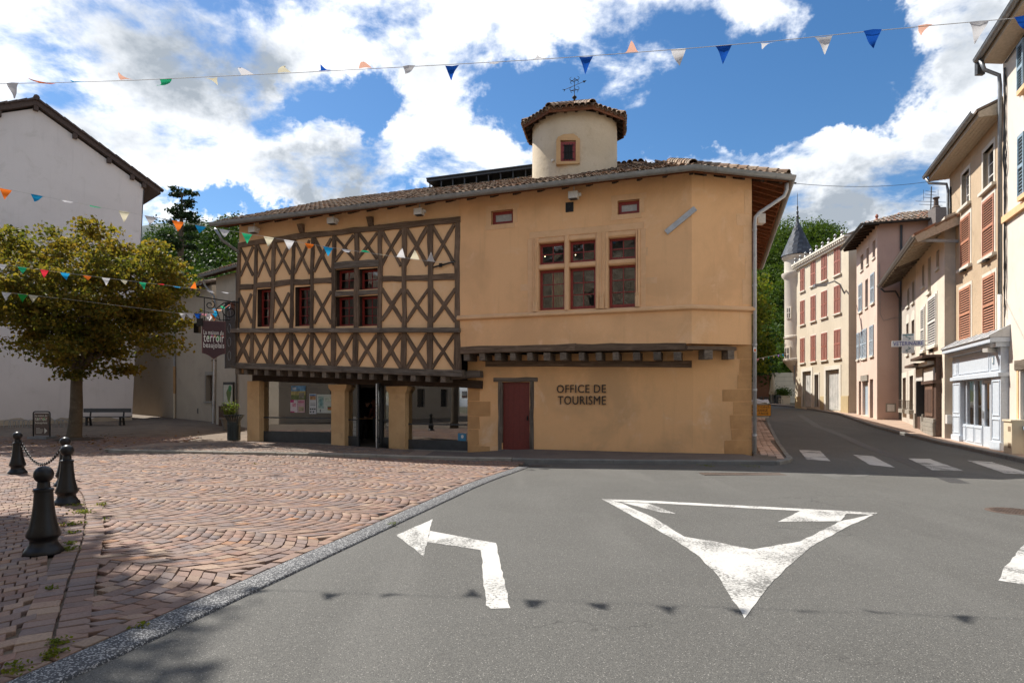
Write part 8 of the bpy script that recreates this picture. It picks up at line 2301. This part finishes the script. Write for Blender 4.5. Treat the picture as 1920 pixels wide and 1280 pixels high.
t = thing('wall_lettering', tuple(c_), 'dark raised letters OFFICE DE TOURISME on the ochre wall beside the red door', 'lettering')
wall_letters(G, 'OFFICE DE', 1044, 1136, 721, 736, .035, t); wall_letters(G, 'TOURISME', 1046, 1136, 742, 758, .035, t)
# ------------------------------------------------------------------ floodlights under the eaves
for i, (x, y, lab) in enumerate(((474, 431, 'white floodlight box under the eaves at the timbered end of the house'), (622, 414, 'white floodlight box under the eaves between the two dark beam ends'), (785, 397, 'white floodlight box under the eaves where half timbering meets plain wall'), (1075, 366, 'white floodlight box under the eaves below the turret'))):
    u, z = uz(x, y, 1.0); t = thing('floodlight', tuple(G.P(u, z, 1.0)), lab, 'floodlight', 'floodlights under the eaves')
    mb = MB(); G.box(mb, u - .14, u + .14, z - .10, z + .10, .86, 1.08, 0); G.box(mb, u - .11, u + .11, z - .115, z - .10, .88, 1.06, 1); mb.build('housing', [WHITEBOX, DARK], t)
    mb = MB(); mb.tube([G.P(u, z + .1, .95), G.P(u, z + .28, .92)], .02, 5); G.box(mb, u + .14, u + .22, z - .03, z + .05, .9, 1.0); mb.build('bracket', WHITEBOX, t)
# ------------------------------------------------------------------ posters in the shop window
NP = NG + .02
def poster(x0, x1, y0, y1, label, blocks, base=(.5, .52, .50)):
    a = G.px(x0, y1, NP); b = G.px(x1, y0, NP); u0_, u1_, z0_, z1_ = a[0], b[0], (a[1] + G.px(x1, y1, NP)[1]) / 2, (b[1] + G.px(x0, y0, NP)[1]) / 2
    t = thing('poster', tuple(G.P((u0_ + u1_) / 2, z0_, NP)), label, 'poster'); mats = [flat('poster_paper', base, .6, var=.08)]; mb = MB(); G.box(mb, u0_, u1_, z0_, z1_, NP - .004, NP)
    for (a_, b_, c_, d_, col_) in blocks:
        mats.append(flat('poster_ink', col_, .6, var=.35, vs=9)); G.box(mb, u0_ + (u1_ - u0_) * a_, u0_ + (u1_ - u0_) * b_, z0_ + (z1_ - z0_) * c_, z0_ + (z1_ - z0_) * d_, NP, NP + .002 + .0005 * len(mats), len(mats) - 1)
    mb.build('sheet', mats, t)
poster(546, 573, 723, 749, 'poster with blue sky and green fields, topmost in the shop window', [(0, 1, .62, 1, (.10, .24, .42)), (0, 1, .0, .34, (.10, .13, .04)), (0, 1, .34, .62, (.30, .26, .10)), (.1, .35, .72, .9, (.40, .45, .5)), (.55, .9, .1, .5, (.16, .15, .12))], (.25, .25, .2))
poster(544.5, 557.5, 749.5, 773, 'white poster with magenta corner and ring shape, below the landscape poster', [(0, .5, .8, 1, (.35, .02, .12)), (.3, .8, .45, .75, (.45, .2, .25)), (0, .6, .0, .1, (.35, .02, .12))], (.5, .44, .46))
poster(558, 571.5, 749, 773, 'pink poster with small printed squares, beside the white magenta poster', [(.1, .9, .75, .9, (.40, .12, .2)), (.15, .85, .1, .45, (.30, .26, .16))], (.42, .27, .29))
poster(580, 593, 738, 775.5, 'tall white poster with a blue and orange picture on top, near the stone pier', [(.08, .92, .70, .95, (.30, .17, .08)), (.08, .92, .9, .97, (.08, .18, .38)), (.1, .9, .5, .53, (.1, .1, .12)), (.1, .9, .42, .45, (.1, .1, .12)), (.1, .3, .2, .28, (.03, .03, .03)), (.4, .6, .2, .28, (.03, .03, .03)), (.7, .9, .2, .28, (.03, .03, .03)), (.1, .3, .06, .14, (.03, .03, .03)), (.5, .7, .06, .14, (.03, .03, .03))], (.46, .48, .50))
poster(594, 623, 739, 774, 'wide pale green map poster at the pier in the shop window', [(.1, .45, .25, .9, (.22, .32, .30)), (.18, .38, .4, .75, (.12, .24, .25)), (.55, .95, .6, .85, (.36, .42, .36)), (.7, 1, .15, .22, (.35, .25, .02)), (.7, 1, .22, .3, (.30, .05, .04)), (.7, 1, .3, .36, (.08, .16, .05)), (.2, .26, .05, .2, (.05, .05, .06))], (.42, .46, .43))
poster(858.5, 874, 812, 839, 'blue notice with a white disc low in the second shop window', [(0, 1, 0, .22, (.45, .48, .48)), (.2, .8, .4, .46, (.4, .5, .55))], (.05, .22, .38))
a = G.px(867, 818, NP); mb = MB(); mb.prism([G.P(a[0] + .05 * math.cos(t_), a[1] + .06 * math.sin(t_), NP + .008) for t_ in [2 * math.pi * k / 14 for k in range(14)]], [-.002 * G.n.x, -.002 * G.n.y, 0]); mb.build('printed_disc', WPR, t if False else bpy.data.objects['poster.005'])
poster(866, 875, 733, 746, 'small pale blue notice high in the second shop window, beside the stone quoin', [(0, 1, .0, .35, (.14, .10, .09))], (.30, .36, .42))
poster(662, 668, 781, 821, 'narrow white notice strip low on the side pane by the open door', [(.1, .9, .1, .14, (.2, .2, .2)), (.1, .9, .3, .34, (.2, .2, .2)), (.1, .9, .5, .54, (.2, .2, .2)), (.1, .9, .7, .74, (.2, .2, .2))], (.30, .30, .28))
# ------------------------------------------------------------------ bunting
FCOL = {}
def fcol(n, c):
    m, t_, b_ = newmat('flag_' + n); t_.n.remove(b_); out = t_.n['Material Output']
    d = t_.new('ShaderNodeBsdfDiffuse'); d.inputs[0].default_value = c + (1,); l = t_.new('ShaderNodeBsdfTranslucent'); l.inputs[0].default_value = c + (1,)
    mx = t_.new('ShaderNodeMixShader'); mx.inputs[0].default_value = .45; t_.l.new(d.outputs[0], mx.inputs[1]); t_.l.new(l.outputs[0], mx.inputs[2]); t_.l.new(mx.outputs[0], out.inputs[0]); FCOL[n] = m
for n, c in (('white', (.62, .62, .64)), ('cream', (.60, .56, .42)), ('blue', (.012, .085, .42)), ('sky', (.02, .30, .58)), ('orange', (.72, .17, .025)), ('green', (.03, .42, .20)), ('red', (.55, .03, .05)), ('salmon', (.70, .40, .30)), ('pink', (.60, .25, .30)), ('yellow', (.62, .55, .18)), ('purple', (.25, .12, .45)), ('dgreen', (.03, .30, .06))): fcol(n, c)
CORD = flat('white_cord', (.5, .5, .5), .8)
def bunting(label, path, flags, w, h, seed, rad=.004, name='bunting'):
    """path: 3-D points of the cord; flags: (column in the photograph, colour, droop 0..1.2, turn)"""
    random.seed(seed); P = [Vector(p) for p in path]
    t = thing(name, tuple(P[len(P) // 2]), label, 'bunting', None)
    mb = MB(); mb.tube(P, rad, 5); mb.build('cord', CORD, t)
    def at(px):
        best = None
        for a, b in zip(P, P[1:]):
            pa, pb = 960 + F * a.x / a.y, 960 + F * b.x / b.y
            if min(pa, pb) <= px <= max(pa, pb) or best is None:
                r = (px - 960) / F; den = (b.x - a.x) - r * (b.y - a.y); k = (r * a.y - a.x) / den
                best = (a + (b - a) * max(-.3, min(1.3, k)), (b - a).normalized())
                if min(pa, pb) <= px <= max(pa, pb): break
        return best
    for (px, colr_, droop, sw) in flags:
        c, d = at(px); nrm = d.cross(Vector((0, 0, 1))).normalized(); dn = Vector((0, 0, -1)) * math.cos(sw) + nrm * math.sin(sw)
        V = []; Fs = []; n_ = 6
        ww = w * random.uniform(.9, 1.08); tx = random.uniform(-.15, .15)
        for i in range(n_ + 1):
            k = i / n_; half = ww / 2 * (1 - k * .97)
            ang = (1 - droop) * 1.6 * k * 1.2
            dd = dn * math.cos(ang) + nrm * math.sin(ang) * (1 if sw >= 0 else -1)
            o = c + dd * h * k + d * tx * h * k * k * (1 - droop + .4) + nrm * .02 * math.sin(k * 5 + px)
            if droop < .6: o = o + d * h * .25 * k * math.sin(px)
            rip = nrm * .018 * math.sin(k * 4 + px)
            V += [o - d * half, o + rip, o + d * half]
        for i in range(n_):
            for j in range(2): q = i * 3 + j; Fs.append((q, q + 1, q + 4, q + 3))
        mb = MB(); mb.add(V, Fs); mb.build('flag', FCOL[colr_], t, smooth=True, label=('%s triangular flag' % {'sky': 'light blue', 'dgreen': 'dark green'}.get(colr_, colr_)))
def cord(p, q, sag, n=24):
    p, q = Vector(p), Vector(q); return [p + (q - p) * i / n - Vector((0, 0, sag * 4 * (i / n) * (1 - i / n))) for i in range(n + 1)]
# long cord over the road: depth from the size of its flags and from their shadows on the asphalt
def c1(px, py, y): return AT(px, py, y)
pts = [(x_, y_, 1.06 * d_) for x_, y_, d_ in ((-260, 160, 8.35), (-10, 157.5, 8.0), (100, 155.5, 7.88), (250, 151, 7.75), (400, 144, 7.6), (550, 137, 7.48), (700, 129, 7.35), (850, 121, 7.23), (1000, 112.5, 7.1), (1150, 102, 6.95), (1300, 90.5, 6.8), (1450, 77.5, 6.65), (1600, 62, 6.5), (1750, 48, 6.35), (1900, 35, 6.2), (2060, 18, 6.05))]
bunting('highest cord of blue, white and faded flags, crossing the sky', [c1(*p) for p in pts],
        [(26, 'white', 1, .1), (93, 'orange', .45, .9), (157, 'sky', .55, .8), (240, 'salmon', .2, 1.2), (311, 'green', .75, .3), (394, 'cream', .4, -1.9), (465, 'white', .15, 1.5), (535, 'cream', .1, 1.4), (611, 'blue', .5, 1.0), (686, 'salmon', .1, 1.5), (768, 'white', .9, .6), (847, 'blue', 1, .1), (928, 'white', .85, .9), (1012, 'white', .6, 1.0), (1099, 'blue', 1, 0), (1184, 'salmon', .3, 1.35), (1272, 'white', 1, .0), (1357, 'blue', 1, .05), (1443, 'white', .5, -2.1), (1545, 'white', 1, .05), (1635, 'blue', 1, .15), (1735, 'salmon', .4, -2.2), (1835, 'white', 1, -.2), (1918, 'blue', 1, .4)], .178, .205, 2)
pts = [(-140, 326, 14.4), (-10, 350.5, 15.0), (120, 376, 15.5), (250, 400, 16.0), (380, 424, 16.6), (500, 444, 17.1), (620, 464, 17.7), (740, 481, 18.3), (815, 491, 18.7), (852, 491.5, 19.05)]
bunting('long cord of many coloured flags slanting from the square down to the iron strap', [c1(*p) for p in pts],
        [(10, 'orange', 1, .1), (70, 'sky', .8, .5), (127, 'white', .5, 1.0), (180, 'green', .5, 1.0), (233, 'cream', 1, 0), (283, 'white', .85, .3), (334, 'orange', 1, .1), (376, 'sky', .8, .3), (421, 'white', .75, .2), (463, 'green', 1, .0), (504, 'cream', 1, .1), (542, 'white', 1, .05), (580, 'orange', .7, .5), (615, 'sky', .95, .1), (649, 'white', .6, .8), (685, 'green', .6, -2.3), (719, 'cream', .6, -2.0), (752, 'white', .9, 3.0), (778, 'cream', .9, 3.1), (808, 'white', .95, 3.1)], .27, .27, 3)
pts = [(-120, 478, 16.4), (0, 495, 17.2), (120, 511.5, 18.2), (240, 526, 19.4), (360, 540.5, 20.8), (437, 549.5, 22.0)]
bunting('lower cord of many coloured flags crossing the tree crown towards the timber corner', [c1(*p) for p in pts],
        [(4, 'white', .9, .5), (42, 'green', .9, .4), (83, 'red', 1, .1), (122, 'sky', .9, .3), (163, 'orange', .7, .6), (199, 'white', 1, .1), (232, 'cream', .7, .6), (268, 'green', .95, .2), (301, 'red', .1, 1.4), (332, 'sky', .5, 1.0), (363, 'orange', .9, 3.0), (393, 'white', .6, .8), (421, 'white', .5, 1.0)], .225, .235, 4)
pts = [(10, 548, 20), (120, 560, 20.6), (240, 575, 21.5), (335, 587, 22.4), (400, 588, 23.2), (425, 578, 23.1), (436, 562, 22.4)]
bunting('short tangled cord of small flags beside the plum sign', [c1(*p) for p in pts],
        [(12, 'white', .9, .3), (42, 'dgreen', 1, .1), (63, 'cream', .9, .4), (343, 'white', .9, .2), (356, 'white', .8, .4), (371, 'blue', 1, .1), (382, 'pink', .5, .8), (389, 'white', .9, .3), (395, 'white', .9, -.2), (400, 'orange', 1, .3), (404, 'sky', .9, .1), (409, 'sky', .5, 1.9), (414, 'orange', .5, 1.6), (418, 'cream', .6, 1.2), (423, 'green', .5, 1.8), (428, 'sky', .8, .8), (432, 'orange', .8, .4), (434, 'white', .9, .2)], .26, .27, 5)
pts = [(1415, 673.5, 47.5), (1440, 668.5, 48), (1472, 662.5, 49.3)]
bunting('little pastel bunting across the far street end in front of the trees', [c1(*p) for p in pts],
        [(1421, 'pink', 1, .1), (1431, 'white', 1, .1), (1441, 'green', 1, .1), (1450.5, 'yellow', 1, .1), (1459.5, 'purple', 1, .1), (1468, 'sky', 1, .1)], .22, .22, 6, .012)
# overhead wires
mb = MB(); mb.tube(cord(AT(1480, 343, 17.9), AT(1763, 337, 23.9), .18), .008, 5); mb.obox(AT(1486, 343, 17.95), (.12, .03, 0), (0, .02, 0), (0, 0, .02)); mb.build('span_wire', IRON, None, label='thin span wire between the house corner and the tan house', cat='wire')
mb = MB(); mb.tube(cord(AT(1790, 336, 23.6), AT(1990, 320, 16.0), .15), .008, 5); mb.build('span_wire', IRON, None, label='thin wire running on before the tan and pale house fronts', cat='wire')
# ------------------------------------------------------------------ yellow pedestrian sign with covered barrier at the street
p = GP(1429, 792); yb = p.y
t = thing('barrier_block', tuple(p), 'white concrete block with a grey cloth over it beyond the house corner', 'barrier')
bx0, bx1 = AT(1406, 780, yb).x, AT(1442, 780, yb).x; zt = CAMZ + (HZ - 752) / F * yb
mb = MB(); mb.hexa([(bx0, yb, p.z + .25), (bx1, yb, p.z + .25), (bx1, yb + .6, p.z + .25), (bx0, yb + .6, p.z + .25), (bx0, yb + .1, zt), (bx1 - .05, yb + .1, zt), (bx1 - .05, yb + .5, zt), (bx0, yb + .5, zt)]); mb.build('block', WSTONE, t)
mb = MB(); mb.box(bx1 - .16, bx1, yb, yb + .1, p.z, p.z + .26); mb.box(bx0, bx0 + .16, yb, yb + .1, p.z, p.z + .26); mb.build('foot', ZINC, t)
V = []; Q = []
for j in range(7):
    for i in range(11): u = i / 10; V.append((bx0 - .05 + (bx1 - bx0 + .06) * u, yb - .03 + .66 * j / 6, zt + .06 + .09 * math.sin(u * 9 + j) * math.sin(u * 4) - .12 * (abs(j - 3) / 3) ** 2))
for j in range(6):
    for i in range(10): k = j * 11 + i; Q.append((k, k + 1, k + 12, k + 11))
fast_obj('cloth_cover', V, Q, flat('grey_white_cloth', (.5, .5, .52), .8), t, smooth=True)
t = thing('pedestrian_sign', (p.x, yb - .1, p.z + .3), 'yellow temporary sign telling pedestrians to cross, half hidden by the downpipe', 'sign')
PS = Fr(tuple(AT(1407, 770, yb - .08).xy), (1, .03)); wS = AT(1446, 770, yb).x - AT(1407, 770, yb).x; z0_, z1_ = CAMZ + (HZ - 779.5) / F * yb, CAMZ + (HZ - 758.5) / F * yb
mb = MB(); PS.box(mb, 0, wS, z0_, z1_, -.02, 0, 0); PS.box(mb, .02, wS - .02, z0_ + .02, z1_ - .02, 0, .004, 1); mb.build('plate', [IRON, flat('sign_yellow', (.62, .27, .015), .5, var=.05)], t)
hS = z1_ - z0_
for i, (s, w) in enumerate((('PI\u00c9TONS', .86), ('PASSEZ', .78), ('EN FACE', .80))):
    put('lettering', text_fit(s, wS * w, hS * (.20 if i else .245), .004, IRON, .012), t, PS.mat(wS * .07, z0_ + hS * (.70 - i * .29), .007))
# ------------------------------------------------------------------ far street end: wall, parasol, planters, cafe chairs
FW = Fr((21.6, 60.5), (1, -.06)); zf = 1.35
t = thing('stone_block_wall', (22.5, 60, zf), 'low wall of pale stone blocks at the far street end', 'wall')
for r_ in range(7):
    u = -(.6 if r_ % 2 else 0)
    while u < 6.0:
        mb = MB(); FW.box(mb, max(0, u) + 4.0, min(u + 1.5, 6) - .02 + 4.0, zf + r_ * .42, zf + r_ * .42 + .40, -.3, random.uniform(-.012, .012)); mb.build('stone', WSTONE, t); u += 1.5
mb = MB(); FW.box(mb, 4, 10, zf - .3, zf + 2.94, -.29, -.03); mb.build('core', KERB, t)
t = thing('garden_door', (21, 60.3, zf), 'brown timber doors between pale posts behind the parasol', 'door')
mb = MB(); FW.box(mb, .3, 3.6, zf, zf + 2.7, -.4, -.3); mb.build('leaf', flat('red_brown_boards', (.16, .065, .03), .7, var=.25), t)
for u in (.0, 1.8, 3.7): mb = MB(); FW.box(mb, u, u + .35, zf - .2, zf + 2.9, -.45, -.1); mb.build('post', KERB, t)
c_ = GP(1449, 756.5); c_.z = g(c_.x, c_.y); t = thing('parasol', tuple(c_), 'closed beige parasol standing at the far street end', 'parasol')
mb = MB(); mb.tube([c_, c_ + Vector((0, 0, 2.75))], .04, 6); mb.lathe([(.3, 0), (.3, .08), (.05, .12)], tuple(c_), 12); mb.build('pole', DARK, t)
V = []; Q = []; sg = 16
for i, (r, z) in enumerate(((.03, 2.75), (.10, 2.4), (.16, 1.9), (.20, 1.4), (.27, .95), (.22, .8))):
    for k in range(sg): a = 2 * math.pi * k / sg; rr = r * (1 + .35 * (k % 2)); V.append((c_.x + rr * math.cos(a), c_.y + rr * math.sin(a), c_.z + z + (.1 * (k % 2) if i == 5 else 0)))
for i in range(5):
    for k in range(sg): Q.append((i * sg + k, i * sg + (k + 1) % sg, (i + 1) * sg + (k + 1) % sg, (i + 1) * sg + k))
fast_obj('canopy', V, Q, flat('beige_canvas', (.50, .42, .32), .85), t)
for i, (x, colr_, lab) in enumerate(((1473, (.55, .46, .36), 'pale square planter with a bushy hedge plant, next to the round turret'), (1473.0, (.03, .035, .045), 'dark square planter with a bushy hedge plant, left of the pale one'))):
    c_ = AT(x if i == 0 else 1464, 750, 57.0 + 1.2 * i); c_.z = g(c_.x, c_.y)
    t = thing('box_planter', tuple(c_), lab, 'planter'); mb = MB(); mb.box(c_.x - .42, c_.x + .42, c_.y, c_.y + .6, c_.z, c_.z + .8); mb.build('box', flat('planter_colour', colr_, .7), t)
    rg = np.random.default_rng(40 + i); v, q = leaf_cloud(np.array([c_.x, c_.y + .3, c_.z + 1.05]) + rg.normal(size=(900, 3)) * np.array([.30, .22, .20]), .12, rg); fast_obj('foliage', v, q, LEAF_G, t)
def cafe_chair(x, y, rot, lab):
    z = g(x, y); t = thing('cafe_chair', (x, y, z), lab, 'chair', 'metal cafe chairs at the street end', rot); M_ = WM[t.name]
    mb = MB(); mb.box(-.2, .2, -.2, .2, .43, .46); mb.build('seat', DARK, t, world=M_)
    mb = MB(); mb.tube([(-.2, .2, .45), (-.2, .24, .85), (.2, .24, .85), (.2, .2, .45)], .015, 5); mb.box(-.18, .18, .22, .235, .6, .8); mb.build('backrest', DARK, t, world=M_)
    for sx in (-.19, .19):
        for sy in (-.19, .19): mb = MB(); mb.tube([(sx, sy, 0), (sx * .95, sy * .95, .44)], .014, 5); mb.build('leg', DARK, t, world=M_)
for i, (px_, y) in enumerate(((1428, 52), (1433, 53), (1438, 52.5), (1454, 56), (1458, 55.5), (1462, 56.5))):
    cafe_chair((px_ - 960) / F * y, y, i * 1.3, 'dark metal cafe chair, %s from the closed parasol' % ('third to the left', 'second to the left', 'first to the left', 'first to the right', 'second to the right', 'third to the right')[i])
# ------------------------------------------------------------------ people (dim, inside the house)
SKIN = flat('skin', (.46, .26, .18), .6, var=.05)
def figure(name, joints, radii, edges, root, parts, label, loc_M, cloth):
    me = bpy.data.meshes.new('body'); me.from_pydata(joints, edges, []); o = bpy.data.objects.new('tmp', me); COL.objects.link(o)
    sm = o.modifiers.new('s', 'SKIN'); 
    for i, r in enumerate(radii): me.skin_vertices[0].data[i].radius = (r, r)
    me.skin_vertices[0].data[root].use_root = True
    sb = o.modifiers.new('d', 'SUBSURF'); sb.levels = 2; sb.render_levels = 2
    bpy.context.view_layer.update()
    me2 = bpy.data.meshes.new_from_object(o.evaluated_get(bpy.context.evaluated_depsgraph_get()))
    bpy.data.objects.remove(o)
    me2.materials.clear()
    for m in cloth: me2.materials.append(m)
    t = thing(name, tuple(loc_M.translation), label, 'person')
    for p in me2.polygons:
        c = p.center; p.use_smooth = True; p.material_index = parts(c)
    put('body', me2, t, loc_M)
    return t
def person(loc, rot, label, hair, top, trousers, lean=.35, long_hair=False, sit=False):
    # pelvis at the origin of the joints, facing -y
    L = lean; hz_ = .92 if not sit else .50
    s_ = math.sin(L); c_ = math.cos(L)
    def T(x, y, z): return (x, y * c_ - z * s_, hz_ + y * s_ * .0 + z * c_)
    J = [T(0, 0, 0), T(0, 0, .16), T(0, .01, .34), T(0, .01, .47), T(0, 0, .53), T(0, -.01, .60), T(0, -.03, .70), T(0, -.02, .765)]
    Rr = [.135, .115, .135, .115, .055, .058, .092, .07]
    E_ = [(0, 1), (1, 2), (2, 3), (3, 4), (4, 5), (5, 6), (6, 7)]
    for sg in (-1, 1):
        k = len(J)
        if sit: J += [(sg * .11, -.05, hz_ - .03), (sg * .13, -.42, hz_ - .02), (sg * .13, -.44, .08), (sg * .13, -.58, .04)]
        else: J += [(sg * .10, .0, hz_ - .06), (sg * .11, -.01, .48), (sg * .11, .03, .08), (sg * .12, -.13, .04)]
        Rr += [.10, .065, .042, .035]; E_ += [(0, k), (k, k + 1), (k + 1, k + 2), (k + 2, k + 3)]
        k = len(J); sh = T(sg * .19, 0, .44); el = T(sg * .24, -.10, .18); wr = (sg * .14, el[1] - .24, 1.0 if not sit else .72); hn = (sg * .11, wr[1] - .08, wr[2] - .005)
        J += [sh, el, wr, hn]; Rr += [.062, .046, .032, .030]; E_ += [(3, k), (k, k + 1), (k + 1, k + 2), (k + 2, k + 3)]
        for f_ in range(4):
            a = len(J); x = sg * (.085 + .019 * f_); l = (.06, .075, .08, .065)[3 - f_]; J += [(x, hn[1] - .035, hn[2] - .002), (x, hn[1] - .04 - l * .6, hn[2] - .01), (x, hn[1] - .04 - l, hn[2] - .03)]; Rr += [.0095, .009, .0075]; E_ += [(k + 3, a), (a, a + 1), (a + 1, a + 2)]
        a = len(J); J += [(sg * .07, wr[1] - .05, hn[2]), (sg * .05, wr[1] - .085, hn[2] - .01)]; Rr += [.011, .008]; E_ += [(k + 2, a), (a, a + 1)]
    M_ = Matrix.Translation(loc) @ Matrix.Rotation(rot, 4, 'Z')
    zn = T(0, 0, .55)[2]
    kind = [2, 1, 1, 1, 0, 0, 0, 0] + ([2, 2, 2, 3] + [1, 1, 0, 0] + [0] * 14) * 2
    def parts(c): return kind[min(range(len(J)), key=lambda i: (Vector(J[i]) - c).length - Rr[i])]
    t = figure('person', J, Rr, E_, 0, parts, label, M_, [SKIN, flat('cloth_top', top, .85), flat('cloth_trousers', trousers, .85), IRON])
    h = Vector(J[6]); mb = MB()
    mb.lathe([(.0001, -.03), (.085, -.02), (.10, .03), (.095, .07), (.06, .115), (.0001, .13)], (h.x, h.y + .025, h.z), 16)
    if long_hair: mb.lathe([(.05, -.32), (.085, -.25), (.10, -.1), (.095, .03), (.08, .05)], (h.x, h.y + .05, h.z), 14, a0=-.3, a1=math.pi + .3)
    mb.build('hair', flat('hair_colour', hair, .5), t, world=M_, smooth=True)
    mb = MB(); mb.lathe([(.012, -.02), (.016, -.01), (.006, .035)], (h.x, h.y - .10, h.z - .02), 8)
    for sg in (-1, 1): mb.sphere((h.x + sg * .034, h.y - .088, h.z + .01), .011, 8, 6); mb.sphere((h.x + sg * .092, h.y + .01, h.z - .01), .022, 8, 6, sz=1.5)
    mb.build('face', SKIN, t, world=M_)
    return t
def inside_at(x, y_, n): u, z = G.px(x, y_, n); return G.P(u, -.1, n)
rotp = math.atan2(G.u.y, G.u.x)
person(inside_at(682, 790, -2.6), rotp + R(70), 'dark haired person in black leaning over the counter inside the shop door', (.012, .008, .006), (.012, .012, .013), (.02, .02, .024))
person(inside_at(706, 790, -2.2), rotp + R(-100), 'person with long reddish hair standing at the counter inside the shop door', (.14, .045, .018), (.10, .028, .018), (.025, .03, .045), lean=.2, long_hair=True)
c_ = inside_at(694, 790, -2.6); t = thing('counter_table', tuple(c_), 'small wooden counter table between the two people inside the shop', 'table')
M_ = Matrix.Translation(c_) @ Matrix.Rotation(rotp, 4, 'Z')
mb = MB(); mb.box(-.45, .45, -.3, .3, .95, .99); mb.build('table_top', flat('pale_table_top', (.42, .26, .12), .5), t, world=M_)
for sx in (-.4, .4):
    for sy in (-.25, .25): mb = MB(); mb.box(sx - .025, sx + .025, sy - .025, sy + .025, 0, .95); mb.build('leg', DARK, t, world=M_)
u_, z_ = uz(1162, 562, -.6); sp_ = G.P(u_, 3.28, -.75)
person(sp_, rotp, 'dark haired person in black behind the lower pane of the stone mullioned window', (.012, .009, .008), (.012, .012, .014), (.02, .02, .02), lean=.1, sit=False)
# sink: a stool is not visible; the person stands on the upper floor
